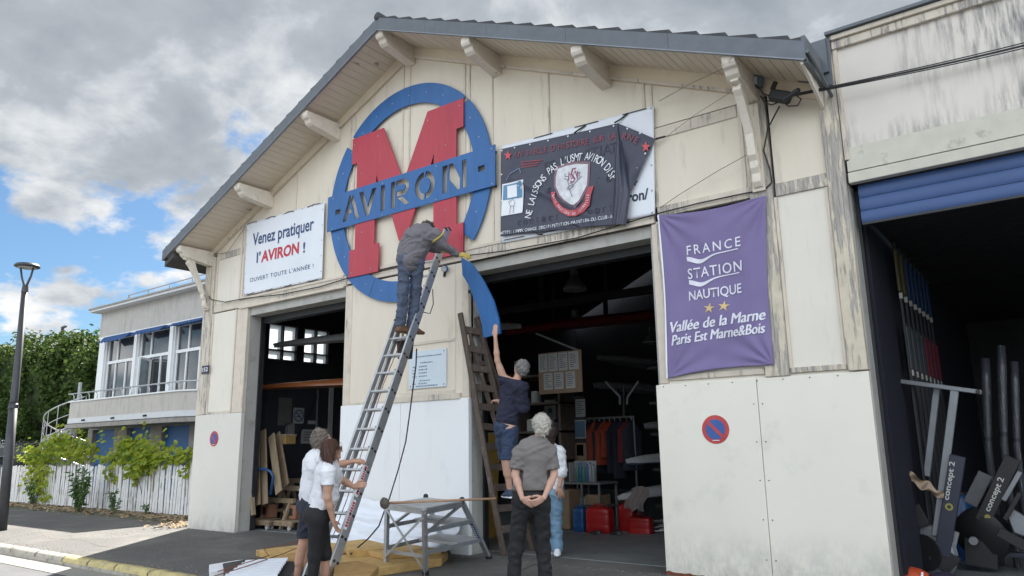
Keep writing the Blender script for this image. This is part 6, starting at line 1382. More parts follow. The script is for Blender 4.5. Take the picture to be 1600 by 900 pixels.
# ================================================================== inside the left doorway
p = at(405, 607, 1.05); q = at(545, 606, 2.1); hull('rowing_boat', 'varnished orange-brown wooden hull crossing the left doorway at head height', (p.x, 1.05, p.z), (q.x - p.x + .3, 1.2, .02), 6.0, .46, .16, M_VARN, M_VARN, True)
p = at(428, 541, 1.2); hull('rowing_boat', 'grey upturned skiff hanging in front of the left doorway windows', (p.x, 1.2, p.z), (1, .45, .03), 5.5, .34, .17, M_HULLD, M_HULLD, True)
def wally(y, z, w, h, m, name, label, x=-14.335, cat='sign'):
    t = thing(name, (x, y, z), label, cat); o = MB().box(x, x + .012, y - w / 2, y + w / 2, z - h / 2, z + h / 2).build('plate', m, t); return t
nsp = ax(466.5, 649.5, -14.33); ns = wally(nsp.y, nsp.z, .30, .36, M_PAPER, 'no_smoking_sign', 'square no smoking sign on the dark door inside the left doorway')
X_ = -14.318; mb = MB(); R0 = .125
mb.tube([(X_, nsp.y + R0 * math.cos(k * .3142), nsp.z + R0 * math.sin(k * .3142)) for k in range(21)], .012, 6, cap=False).build('ring', M_NAVYINK, ns)
MB().bar((X_, nsp.y - .09, nsp.z + .09), (X_, nsp.y + .09, nsp.z - .09), .006, .022).build('slash', M_NAVYINK, ns); MB().box(X_ - .004, X_ + .002, nsp.y - .07, nsp.y + .05, nsp.z - .03, nsp.z - .01).build('cigarette', M_NAVYINK, ns); MB().tube([(X_, nsp.y + .05, nsp.z), (X_, nsp.y + .06, nsp.z + .04), (X_, nsp.y + .03, nsp.z + .07)], .006, 5).build('smoke_mark', M_NAVYINK, ns)
q = ax(445, 643, -14.33); t = wally(q.y, q.z, .36, .62, mat('dull grey plan', (0.13, 0.13, 0.12), .6, var=.15), 'wall_plan', 'grey evacuation plan left of the no smoking sign')
q = ax(452, 674, -14.33); t = wally(q.y, q.z, .22, .36, mat('switch box', (0.22, 0.22, 0.21), .5), 'switch_box', 'pale switch box on the wall below the grey plan', cat='electric box'); MB().box(-14.32, -14.26, q.y - .09, q.y + .09, q.z - .15, q.z + .15).build('cover', mat('switch box', (0, 0, 0)), t)
q = ax(482, 682, -14.33); t = wally(q.y, q.z, .42, .32, M_PAPER, 'door_notice', 'white printed notice behind the head of the grey-haired helper')
for k in range(4): MB().box(-14.317, -14.315, q.y - .15, q.y + .15, q.z + .09 - k * .06, q.z + .11 - k * .06).build('print', M_INK, t)
q = ax(487, 660, -14.33); t = wally(q.y, q.z, .22, .08, M_PAPER, 'door_label', 'small white label right of the no smoking sign')
q0 = ax(515, 600, -14.28); mb = MB().box(-14.30, -14.24, q0.y, q0.y + .10, 0, 3.1); tag(mb.build('door_post', M_REVEAL, None), 'grey steel door post right of the dark side door', 'post')
# dark side door
dd_ = thing('side_door', (-14.3, 2.2, 0), 'dark side door at the end of the left room with a diagonal brace', 'door'); MB().box(-14.335, -14.33 + .0, 1.5, 3.0, 0.02, 3.0).build('leaf', mat('dark door', (0.03, 0.034, 0.042), .6), dd_); MB().bar((-14.325, 2.35, 1.7), (-14.325, 3.0, 2.9), .02, .05).build('brace', M_BLACK, dd_); MB().bar((-14.32, 2.92, 1.4), (-14.32, 2.92, 2.9), .03, .03, (0, 1, 0)).build('handle', M_ALU, dd_)
# timber stack
M_TIMB = mat('stored timber', (0.24, 0.17, 0.11), .8, var=.25, scale=6, stretch=(3, 3, .5)); M_TIMB2 = mat('pale plank', (0.30, 0.23, 0.15), .8, var=.2, scale=6, stretch=(3, 3, .5))
def plank(u0, v0, u1, v1, y0, y1, w, t_, label, m):
    a_, b_ = at(u0, v0, y0), at(u1, v1, y1); a_.z = max(a_.z, .03); o = MB().bar(a_, b_, w, t_, (0, 1, 0)).build('plank', m, None, bevel=.004); return tag(o, label, 'plank', 'timber stored in the left doorway')
pls = [(390, 800, 392, 668, .35, .5, .16, .03, 'brown plank nearest to the left door jamb', M_TIMB), (402, 790, 400, 676, .45, .6, .2, .03, 'wide brown plank second from the left jamb', M_TIMB), (414, 788, 411, 672, .55, .7, .18, .03, 'plank third from the left jamb behind the blue frame', M_TIMB2), (436, 770, 424, 680, .6, .8, .2, .03, 'pale plank leaning right behind the blue frame', M_TIMB2), (447, 760, 433, 678, .8, 1.0, .2, .03, 'pale plank leaning furthest right in the stack', M_TIMB), (396, 805, 388, 700, .3, .4, .07, .07, 'thin square post leaning by the left jamb', M_TIMB2)]
for k in pls: plank(*k)
cb = thing('wooden_crate', at(438, 688, 1.1), 'yellowish wooden box perched on top of the leaning planks', 'box'); p, q = at(427, 679, 1.0), at(446, 694, 1.0); MB().box(p.x, q.x, 1.0, 1.25, q.z, p.z).build('body', mat('ochre box', (0.27, 0.18, 0.06), .8), cb, bevel=.008); MB().box(p.x - .01, q.x + .01, .99, 1.26, p.z - .03, p.z).build('lid', M_TIMB2, cb)
bf = thing('bent_tube_frame', at(410, 760, .6), 'bent blue steel tube frame among the stored timber', 'metal frame'); M_BF = mat('blue steel tube', (0.02, 0.07, 0.19), .4)
for dy in (0, .12): MB().tube([at(386, 733, .35 + dy), at(415, 733, .5 + dy), at(423, 737, .52 + dy), at(427, 745, .55 + dy), at(423, 773, .55 + dy)], .028, 8).build('tube', M_BF, bf, smooth=True)
def trestle(u, v, y, label, s=1.0):
    b_ = at(u, v, y); t = thing('trestle', (b_.x, y, 0), label, 'trestle', 'wooden trestles in the left doorway'); h = .75 * s; x = b_.x
    MB().bar((x - .45, y, h), (x + .45, y, h), .07, .09).build('beam', M_TIMB2, t)
    for sx_ in (-.32, .32):
        for sy_ in (-.24, .24): MB().bar((x + sx_, y, h - .03), (x + sx_ + (.06 if sx_ > 0 else -.06), y + sy_, .02), .05, .06, (1, 0, 0)).build('leg', M_TIMB2, t)
        MB().bar((x + sx_, y - .14, .32), (x + sx_, y + .14, .32), .03, .06).build('cross_bar', M_TIMB2, t)
trestle(455, 800, 1.15, 'wooden trestle nearest the door, right of the blue frame'); trestle(470, 790, 1.75, 'second wooden trestle standing behind the nearest one', 1.15); trestle(437, 800, .95, 'low wooden trestle in front of the leaning planks', .7)
def dolly(u, y, label):
    b_ = at(u, 815, y); x = b_.x; t = thing('boat_dolly', (x, y, 0), label, 'dolly', 'low wooden dollies on the left floor')
    for k in range(4): MB().box(x - .36 + k * .19, x - .20 + k * .19, y - .22, y + .22, .15, .18).build('slat', M_TIMB2, t)
    for dy in (-.2, .2): MB().box(x - .36, x + .37, y + dy - .03, y + dy + .03, .09, .149).build('beam', M_TIMB, t)
    for dx in (-.28, .28):
        for dy in (-.2, .2): MB().lathe((x + dx, y + dy, .056), [(.045, -.02), (.045, .02)], 12, (0, 1, 0)).build('wheel', M_PAPER, t)
dolly(418, .75, 'wooden dolly on small wheels nearest to the left door jamb'); dolly(452, .85, 'second wooden dolly beside the first, near the helper'); 
for u, y, z, lab in ((421, .9, .19, 'brown wooden block standing on the left dolly'), (462, 1.0, .19, 'reddish wooden block stacked on the right dolly')):
    b_ = at(u, 780, y); t = thing('wooden_block', (b_.x, y, z), lab, 'block'); MB().box(b_.x - .14, b_.x + .14, y - .1, y + .1, z, z + .26).build('body', mat('reddish wood', (0.27, 0.13, 0.075), .75, var=.2), t, bevel=.006); MB().box(b_.x - .05, b_.x + .05, y - .105, y - .1, z + .06, z + .2).build('slot', M_BLACK, t)
# ================================================================== inside the right-hand workshop
M_ERG = mat('erg grey aluminium', (0.22, 0.23, 0.245), .4, metal=.2); M_ERGN = mat('erg dark navy', (0.022, 0.026, 0.045), .4); M_ERGB = mat('erg black', (0.012, 0.012, 0.013), .5); M_ERGL = mat('erg lettering', (0.50, 0.50, 0.48), .5); M_ERGY = mat('erg logo olive', (0.30, 0.26, 0.06), .5)
e1 = thing('rowing_machine', gr(1470, 890), 'rowing machine stood on end nearest the wall, navy rail lettered concept 2', 'rowing machine', 'rowing machines in the workshop')
Y1 = 1.35
def eb(n, a_, b_, w, h, m, t, y0=Y1, y1=Y1, up=(0, 1, 0)): return MB().bar(at(*a_, y0), at(*b_, y1), w, h, up).build(n, m, t, bevel=.006)
eb('front_post', (1464, 606), (1448, 744), .07, .05, M_ERG, e1, Y1 + .12, Y1 + .12); eb('front_post', (1492, 609), (1463, 838), .085, .05, M_ERG, e1)
eb('monorail', (1497, 712), (1472, 868), .155, .07, M_ERGN, e1, Y1 - .03, Y1 - .03)
def lbl(body, p0, p1, h, y, m, parent, side=1):
    """text running from pixel p0 to p1 on plane y, cap height h"""
    A_, B_ = at(*p0, y), at(*p1, y); d = (B_ - A_); L_ = d.length; d.normalize(); up = Vector((-d.z, 0, d.x)) * side
    me = text_mesh(body, 1.0, bold=.02); xs_ = [v.co.x for v in me.vertices]; mx, mn = max(xs_), min(xs_)
    return place_flat(me, lambda a, b, c: A_ + d * ((a - mn) / (mx - mn) * L_) + up * (b * h / .72), 'lettering', m, parent)
lbl('concept 2', (1482, 782), (1492, 722), .055, Y1 - .069, M_ERGL, e1)
p = at(1483, 792, Y1 - .069); MB().lathe(p, [(.04, 0), (.04, .002)], 16, (0, -1, 0)).build('logo', M_ERGY, e1); MB().lathe(p - Vector((0, .003, 0)), [(.02, 0), (.02, .002)], 12, (0, -1, 0)).build('logo', M_ERGN, e1)
p = at(1452, 862, Y1 + .1); MB().lathe(p, [(.27, -.06), (.30, -.04), (.30, .04), (.27, .06)], 28, (.4, 1, 0)).build('flywheel_cover', M_ERG, e1, smooth=True, auto=40); MB().lathe(p - Vector((.04, .1, 0)), [(.2, -.03), (.2, .0)], 24, (.4, 1, 0)).build('flywheel_grille', M_ERGB, e1)
eb('foot_rest', (1428, 790), (1445, 822), .12, .04, M_ERGB, e1); eb('leg', (1440, 800), (1430, 870), .06, .04, M_ERG, e1, Y1 + .2, Y1 + .2); eb('seat_rail_end', (1492, 830), (1480, 880), .09, .05, M_ERG, e1, Y1 + .05, Y1 + .05)
eb('base', (1460, 860), (1492, 886), .22, .12, M_ERGB, e1)
rkk = thing('erg_rack', at(1470, 600, Y1), 'grey square bar across the top of the upright rowing machine posts', 'bar'); MB().bar(at(1408, 596, Y1 + .05), at(1534, 613, Y1 - .02), .05, .075, (0, 1, 0)).build('cross_bar', M_ERG, rkk, bevel=.006)
MB().bar(at(1408, 596, Y1 + .05), at(1372, 640, Y1 + .7), .04, .04).build('arm', M_BLACK, rkk); MB().tube([at(1404, 600, Y1), at(1408, 655, Y1)], .005, 5).build('cord', M_ALU, rkk); MB().tube([at(1403, 655, Y1), at(1408, 652, Y1), at(1412, 660, Y1), at(1404, 662, Y1)], .012, 6).build('handle', M_BLACK, rkk); MB().lathe(at(1528, 612, Y1 - .05), [(.025, 0), (.02, .03)], 10, (0, -1, 0)).build('bolt', M_BLACK, rkk)
e2 = thing('rowing_machine', gr(1540, 880), 'rowing machine tilted on end at the right, black rail lettered concept 2', 'rowing machine', 'rowing machines in the workshop')
Y2_ = 1.9
eb('monorail', (1583, 715), (1535, 815), .16, .07, M_ERGB, e2, Y2_, Y2_); lbl('concept 2', (1546, 800), (1569, 748), .06, Y2_ - .04, M_ERGL, e2); p = at(1543, 808, Y2_ - .04); MB().lathe(p, [(.03, 0), (.03, .003)], 14, (0, -1, 0)).build('logo', M_ERGY, e2)
eb('rail_edge', (1594, 737), (1568, 782), .05, .05, M_ERG, e2, Y2_ - .05, Y2_ - .05); eb('spare_rail', (1540, 740), (1516, 788), .15, .06, mat('worn grey rail', (0.13, 0.135, 0.14), .5), e2, Y2_ + .15, Y2_ + .15)
p = at(1535, 835, Y2_ + .1); MB().lathe(p, [(.22, -.09), (.29, -.05), (.30, .05), (.22, .09)], 28, (.3, 1, .2)).build('flywheel_cover', M_ERGB, e2, smooth=True, auto=40); p = at(1521, 845, Y2_ - .05); MB().lathe(p, [(.05, 0), (.045, .03), (.02, .03)], 16, (0, -1, 0)).build('axle_cap', M_ERG, e2)
P = [at(*q, Y2_ - .1) for q in ((1572, 800), (1582, 795), (1640, 830), (1640, 852), (1585, 832))]; MB().prism([(v.x, v.z) for v in P], (0, Y2_ - .15, 0), (1, 0, 0), (0, 0, 1), (0, .12, 0)).build('front_leg', M_ERG, e2, bevel=.01)
eb('frame', (1560, 830), (1640, 875), .10, .08, M_ERGB, e2); eb('frame', (1545, 866), (1640, 868), .06, .05, M_ERGN, e2, Y2_ + .2, Y2_ + .2); eb('base', (1508, 860), (1560, 868), .30, .16, M_ERGB, e2, Y2_ + .1, Y2_ + .1)
eb('handle', (1594, 770), (1570, 812), .05, .04, M_ERGB, e2, Y2_ - .2, Y2_ - .2)
# wrapped rolls standing behind
M_WRAP = mat('dark wrap with pale streaks', (0.05, 0.055, 0.065), .3, var=.5, scale=18, stretch=(9, 9, .25), dirt=(0.40, 0.42, 0.44), dscale=20, dstretch=(6, 6, .12), drange=(.60, .66))
def roll(u0, u1, v0, v1, y, lab):
    a_, b_ = at((u0 + u1) / 2, v0, y), at((u0 + u1) / 2 + 6, v1, y); w = (at(u1, v0, y).x - at(u0, v0, y).x) / 2; t = thing('wrapped_roll', (b_.x, y, 0), lab, 'roll', 'tall wrapped rolls in the workshop'); MB().tube([(b_.x, y, .01), b_.lerp(a_, .3), a_.lerp(b_, .2), a_], [w * .8, w * .85, w, w * .9], 16).build('roll', M_WRAP, t, smooth=True); MB().tube([b_.lerp(a_, .35), b_.lerp(a_, .38)], w * .92, 16).build('strap', M_BLACK, t)
roll(1532, 1548, 560, 760, 2.6, 'leftmost tall dark wrapped roll behind the rowing machines'); roll(1557, 1572, 540, 760, 2.5, 'tallest dark wrapped roll behind the rowing machines'); roll(1578, 1592, 565, 760, 2.6, 'rightmost dark wrapped roll behind the rowing machines')
# oars on the wall
M_OARB = mat('oar blue blade', (0.012, 0.035, 0.10), .5); M_OARR = mat('oar pink red blade', (0.26, 0.02, 0.05), .5); M_OARG = mat('oar grey blade', (0.07, 0.085, 0.10), .5); M_OARO = mat('oar olive blade', (0.07, 0.06, 0.025), .5)
def oar(y, ztop, zbl, m, lab, k, flip=False):
    x = -1.50; t = thing('oar', (x, y, 1.2), lab, 'oar', 'oars hanging on the workshop wall'); MB().tube([(x, y, .5), (x, y, ztop)], .018, 7).build('shaft', M_BLACK, t)
    MB().box(x - .01, x + .02, y - .085, y + .085, zbl - .28, zbl + .24).build('blade', m, t, bevel=.008); MB().box(x - .012, x + .022, y - .02, y + .02, zbl - .36, zbl - .29).build('tip', M_REVEAL, t)
for k in range(8):
    m = (M_OARO, M_OARO, M_OARB, M_OARB, M_OARB, M_OARB, M_OARB, M_OARB)[k]; n_ = ('nearest', 'second', 'third', 'fourth', 'fifth', 'sixth', 'seventh', 'last')[k]
    oar(1.45 + k * .34, 3.9, 3.55, m, '%s %s-bladed oar in the upper row along the workshop wall' % (n_, 'olive' if k < 2 else 'blue'), k)
    oar(1.55 + k * .34, 2.9, 2.62, M_OARG if k < 4 else M_OARR, '%s %s-bladed oar in the lower row along the workshop wall' % (n_, 'grey' if k < 4 else 'pink-red'), k)
# cloth, bags
p = at(1447, 757, Y1 - .1); M_TAN = mat('tan cloth', (0.36, 0.27, 0.19), .85)
def tanc(i, j):
    a_ = at(1421 + 54 * i, 736 + 34 * i + 16 * j * (1 - .3 * i), Y1 - .1); a_.y -= .05 * math.sin(i * 9 + j * 4) + .03 * j; a_.z += .02 * math.sin(i * 14); return a_
tag(MB().grid(tanc, 24, 10).build('tan_rag', M_TAN, None, smooth=True, fix=False), 'tan rag hung over the post of the nearest rowing machine', 'cloth')
def bag(u0, v0, u1, v1, y, m, name, lab, m2):
    a_, b_ = at(u0, v0, y), at(u1, v1, y); c = (a_ + b_) / 2; w = abs(b_.x - a_.x) / 2; h = abs(a_.z - b_.z) / 2; c.z = h + .01; t = thing(name, (c.x, y, .01), lab, 'bag')
    MB().grid(lambda i, j: (c.x + (2 * j - 1) * w + .0, y + math.cos(i * 6.2832) * .16 * abs(math.sin(j * 3.1416 * .94 + .1)) ** .5, c.z + math.sin(i * 6.2832) * h * abs(math.sin(j * 3.1416 * .9 + .16)) ** .5 * (1 + .12 * noise.noise((i * 6, j * 5, w)))), 24, 18).build('body', m, t, smooth=True)
    MB().tube([(c.x + w * .75, y - .12, c.z - h * .6), (c.x + w * .66, y - .15, c.z), (c.x + w * .72, y - .1, c.z + h * .7)], .012, 6).build('trim', m2, t)
bag(1398, 868, 1452, 902, .55, mat('orange bag cloth', (0.50, 0.07, 0.02), .55), 'orange_bag', 'bright orange bag lying on the floor at the foot of the right wall', M_WHITE); bag(1446, 874, 1500, 903, .62, mat('dark purple bag', (0.03, 0.022, 0.045), .7), 'dark_bag', 'dark purple bag lying right of the orange bag', M_BLACK)
bc = thing('blue_drum', (-1.35, 2.6, 0), 'dim blue plastic drum behind the right wall edge', 'drum'); MB().lathe((-1.38, 2.9, .01), [(.17, 0), (.2, .05), (.2, .3), (.215, .33), (.2, .36), (.2, .75), (.16, .8)], 20).build('body', M_JB, bc, smooth=True, auto=40); MB().lathe((-1.38, 2.9, .811), [(.17, 0), (.17, .03)], 20).build('lid', M_BLACK, bc)
# ================================================================== people: one continuous surface per body, grown from a distance field
class SDF:
    def __init__(s): s.p = []; s.cuts = []
    def cap(s, a, b, ra, rb, fr=None, ratio=1.0, k=.02):
        s.p.append(('c', np.array(a, float), np.array(b, float), ra, rb, None if fr is None else np.array(fr, float), ratio, k)); return s
    def ell(s, c, axes, r, k=.02): s.p.append(('e', np.array(c, float), np.array([list(v) for v in axes], float), np.array(r, float), 0, None, 1, k)); return s
    def cut(s, p, n, k=.0): s.cuts.append((np.array(p, float), np.array(list(Vector(n).normalized()), float), k)); return s      # keeps the side n points away from
    def mesh(s, h, name, m, parent, noise_fn=None, pad=.05):
        lo = np.full(3, 1e9); hi = np.full(3, -1e9); bb = []
        for q in s.p:
            if q[0] == 'c':
                l = np.minimum(q[1] - q[3], q[2] - q[4]); u = np.maximum(q[1] + q[3], q[2] + q[4])
            else:
                R = float(max(q[3])); l = q[1] - R; u = q[1] + R
            bb.append((l, u)); lo = np.minimum(lo, l); hi = np.maximum(hi, u)
        lo -= pad; hi += pad; n = np.ceil((hi - lo) / h).astype(int) + 1
        D = np.full(tuple(n), .2, np.float32); gx = [lo[i] + np.arange(n[i]) * h for i in range(3)]
        for q, (l, u) in zip(s.p, bb):
            M_ = .05 + q[7]
            i0 = np.maximum(0, np.floor((l - M_ - lo) / h).astype(int)); i1 = np.minimum(n, np.ceil((u + M_ - lo) / h).astype(int) + 1)
            sl = tuple(slice(a, b) for a, b in zip(i0, i1)); X = np.stack(np.meshgrid(*[gx[i][sl[i]] for i in range(3)], indexing='ij'), -1)
            if q[0] == 'c':
                a, b = q[1], q[2]; ba = b - a; L2 = ba.dot(ba) + 1e-9; pa = X - a
                t = np.clip((pa @ ba) / L2, 0, 1); v = pa - t[..., None] * ba; r = q[3] + (q[4] - q[3]) * t
                if q[5] is not None:
                    f = q[5] / np.linalg.norm(q[5]); f = f - ba * (f.dot(ba) / L2); f = f / (np.linalg.norm(f) + 1e-9); c_ = v @ f; v = v + (c_ * (1 / q[6] - 1))[..., None] * f
                d = np.linalg.norm(v, axis=-1); d = (d - r) * (1 if q[5] is None else (.5 + .5 * q[6]))
            else:
                v = (X - q[1]) @ q[2].T; v = v / q[3]; k0 = np.linalg.norm(v, axis=-1); d = (k0 - 1) * float(min(q[3])) * .9
            o = D[sl]; k = q[7]; hh = np.clip(.5 + .5 * (o - d) / k, 0, 1); D[sl] = (o * (1 - hh) + d * hh - k * hh * (1 - hh)).astype(np.float32)
        if noise_fn is not None or s.cuts:
            G = np.stack(np.meshgrid(*gx, indexing='ij'), -1)
            if noise_fn is not None: D = D + noise_fn(G)
            for p, nn, k in s.cuts: D = np.maximum(D, (G - p) @ nn)
        # surface nets
        S_ = D < 0; c = [(i, j, k) for i in (0, 1) for j in (0, 1) for k in (0, 1)]
        N1 = tuple(x - 1 for x in D.shape)
        def sub(A, o): return A[o[0]:o[0] + N1[0], o[1]:o[1] + N1[1], o[2]:o[2] + N1[2]]
        cnt = sum(sub(S_, o).astype(np.int8) for o in c); act = (cnt > 0) & (cnt < 8); idx = -np.ones(N1, int); ids = np.argwhere(act); idx[act] = np.arange(len(ids))
        acc = np.zeros((len(ids), 3)); w = np.zeros(len(ids)); i_, j_, k_ = ids.T
        for a in range(8):
            for b in range(a + 1, 8):
                oa, ob = c[a], c[b]
                if sum(abs(x - y) for x, y in zip(oa, ob)) != 1: continue
                da = D[i_ + oa[0], j_ + oa[1], k_ + oa[2]]; db = D[i_ + ob[0], j_ + ob[1], k_ + ob[2]]; mk = (da < 0) != (db < 0); t = np.where(mk, da / np.where(mk, da - db, 1), 0)
                p = np.array(oa) + t[:, None] * (np.array(ob) - np.array(oa)); acc[mk] += p[mk]; w[mk] += 1
        V = lo + (ids + acc / w[:, None]) * h; F = []
        for ax_ in range(3):
            o1 = [0, 0, 0]; o1[ax_] = 1; A = S_[1:-1, 1:-1, 1:-1]; sh_ = tuple(slice(1 + o1[i], S_.shape[i] - 1 + o1[i]) for i in range(3)); B = S_[sh_]; e = np.argwhere(A != B) + 1
            if not len(e): continue
            ins = S_[e[:, 0], e[:, 1], e[:, 2]]; b_, c_ = [(1, 2), (2, 0), (0, 1)][ax_]; db = np.zeros(3, int); db[b_] = 1; dc = np.zeros(3, int); dc[c_] = 1
            def gi(q): 
                q = np.clip(q, 0, np.array(N1) - 1); return idx[q[:, 0], q[:, 1], q[:, 2]]
            f = np.stack([gi(e - db - dc), gi(e - dc), gi(e), gi(e - db)], 1); f[~ins] = f[~ins][:, ::-1]; F.append(f)
        F = np.concatenate(F); F = F[(F >= 0).all(1)]
        off = np.array(root_loc(parent)); me = bpy.data.meshes.new(name); me.from_pydata((V - off).tolist(), [], F.tolist()); me.update(); me.polygons.foreach_set('use_smooth', [True] * len(F)); me.materials.append(m)
        o = bpy.data.objects.new(name, me); COL.objects.link(o); o.parent = parent; return o
_lat = rng.uniform(-1, 1, (32, 32, 32)).astype(np.float32)
def vnoise(X, Y, Z):
    i, j, k = np.floor(X).astype(int), np.floor(Y).astype(int), np.floor(Z).astype(int); a, b, c = X - i, Y - j, Z - k
    a = a * a * (3 - 2 * a); b = b * b * (3 - 2 * b); c = c * c * (3 - 2 * c); i &= 31; j &= 31; k &= 31; i1, j1, k1 = (i + 1) & 31, (j + 1) & 31, (k + 1) & 31; L_ = _lat
    return (((L_[i, j, k] * (1 - a) + L_[i1, j, k] * a) * (1 - b) + (L_[i, j1, k] * (1 - a) + L_[i1, j1, k] * a) * b) * (1 - c) + ((L_[i, j, k1] * (1 - a) + L_[i1, j, k1] * a) * (1 - b) + (L_[i, j1, k1] * (1 - a) + L_[i1, j1, k1] * a) * b) * c)
def folds(amp, f, seed=0.0, vert=.35):
    """cloth folds: sharp creases running mostly across the limb at slants, plus soft billows"""
    def fn(G):
        x, y, z = G[..., 0], G[..., 1], G[..., 2]; f0 = f * .22
        wx = vnoise(x * f0 + seed, y * f0, z * f0) * .5
        n1 = vnoise(x * f0 * .9 + z * f0 * .8 + seed, y * f0 * .9 + wx, z * f0 * 1.9 - x * f0 * 1.0 + wx); n2 = vnoise(x * f0 * 2.2 + seed, y * f0 * 2.2 + wx * 2, z * f0 * 3.2 + y * f0 * 1.5); n3 = vnoise(x * f0 * .7, y * f0 * .7 + seed, z * f0 * .6)
        return (amp * (1.5 * (.45 - np.abs(n1) * 2.0) * -1 * .9 + .7 * (.4 - np.abs(n2) * 2.0) + 1.1 * n3)).astype(np.float32)
    return fn
def curls(amp, f, seed=0.0):
    def fn(G):
        x, y, z = G[..., 0], G[..., 1], G[..., 2]; wv = np.sin(x * f * .5 + seed) + np.sin(y * f * .45 + 2 * seed) + np.sin(z * f * .4)
        return (amp * (np.sin(x * f + wv * 1.5) * np.sin(y * f * .9 + wv) + .6 * np.sin(z * f * 1.3 + wv * 2))).astype(np.float32)
    return fn
def unit(v): return Vector(v).normalized()
def hand(sd, wr, d, pn, thumb, curl=.5, s=1.0, spread=.1, m=.0075):
    """palm from wrist along d, pn = direction the palm faces, thumb = side of the thumb"""
    d = unit(d); pn = unit(Vector(pn) - d * Vector(pn).dot(d)); sdv = unit(Vector(thumb) - d * Vector(thumb).dot(d) - pn * Vector(thumb).dot(pn))
    wr = Vector(wr); kn = wr + d * .088 * s
    sd.cap(wr + d * .012 * s, wr + d * .045 * s, .026 * s, .033 * s, pn, .55, .012)
    for off in (-.024, -.008, .009, .026): sd.cap(wr + d * .03 * s + sdv * off * s * .8, kn + sdv * off * s, .0145 * s, .0120 * s, None, 1, .01)
    for off, L_, dc in ((.028, .070, .0), (.0095, .078, .05), (-.0095, .073, .1), (-.028, .058, .18)):
        a = kn + sdv * off * s; dd = unit(d + sdv * off * spread * 20); c = curl + dc * curl
        for f, r in ((.46, .0098), (.30, .0088), (.24, .0078)):
            ang = c * .55; dd = unit(dd * math.cos(ang) + pn * math.sin(ang)); b = a + dd * L_ * f * s; sd.cap(a, b, r * s * 1.02, r * .95 * s, None, 1, .0035); a = b; c *= 1.15
    a = wr + d * .028 * s + sdv * .026 * s; b = a + unit(d * .75 + sdv * .75 + pn * .25) * .038 * s; c = b + unit(d * .95 + sdv * .30 + pn * .45) * .030 * s; e = c + unit(d + pn * (.2 + curl * .5)) * .024 * s
    sd.cap(a, b, .0145 * s, .0125 * s, None, 1, .01); sd.cap(b, c, .0118 * s, .0105 * s, None, 1, .004); sd.cap(c, e, .0102 * s, .0085 * s, None, 1, .004)
def foot(sd, an, d, s=1.0, shoe=0.0, k=.015):
    an = Vector(an); d = unit((d[0], d[1], 0)); up = Vector((0, 0, 1)); sole = an.z - .085 * s
    h = Vector((an.x, an.y, sole))
    sd.cap(an, h + up * .035 * s - d * .035 * s, .036 * s + shoe, .034 * s + shoe, None, 1, k); sd.cap(h + up * .035 * s - d * .03 * s, h + up * .030 * s + d * .11 * s, .036 * s + shoe, .040 * s + shoe, up, .72, k)
    sd.cap(an + d * .02, h + up * .035 * s + d * .11 * s, .034 * s + shoe, .030 * s + shoe, None, 1, k); sd.cap(h + up * .030 * s + d * .10 * s, h + up * .022 * s + d * .165 * s, .042 * s + shoe, .034 * s + shoe, up, .6, k)
def head(sd, c, up, fw, s=1.0):
    up = unit(up); fw = unit(Vector(fw) - up * Vector(fw).dot(up)); sd_ = fw.cross(up); c = Vector(c); ax3 = (sd_, fw, up)
    P = lambda a, b, e: c + (sd_ * a + fw * b + up * e) * s
    sd.ell(P(0, -.012, .022), ax3, (.074 * s, .093 * s, .095 * s), .02); sd.ell(P(0, .028, -.035), ax3, (.056 * s, .062 * s, .078 * s), .02)
    sd.cap(P(-.03, .045, -.082), P(.03, .045, -.082), .022 * s, .022 * s, None, 1, .02); sd.ell(P(0, .068, -.092), ax3, (.02 * s, .018 * s, .018 * s), .015)
    sd.cap(P(0, .080, .012), P(0, .103, -.024), .010 * s, .0135 * s, None, 1, .010)          # nose
    for q in (-1, 1):
        sd.cap(P(.012 * q, .082, .028), P(.045 * q, .068, .026), .010 * s, .009 * s, None, 1, .012)   # brow
        sd.ell(P(.030 * q, .074, .008), ax3, (.013 * s, .010 * s, .009 * s), .004)                     # eye
        sd.ell(P(.040 * q, .052, -.028), ax3, (.022 * s, .02 * s, .024 * s), .02)                       # cheek
        sd.ell(P(.076 * q, -.008, -.008), ax3, (.010 * s, .020 * s, .032 * s), .006)                    # ear
    sd.cap(P(-.020, .078, -.050), P(.020, .078, -.050), .0075 * s, .0075 * s, None, 1, .006); sd.cap(P(-.017, .077, -.063), P(.017, .077, -.063), .0075 * s, .0075 * s, None, 1, .006)
    return P
def J(u, v, d): return cp(u, v, d)
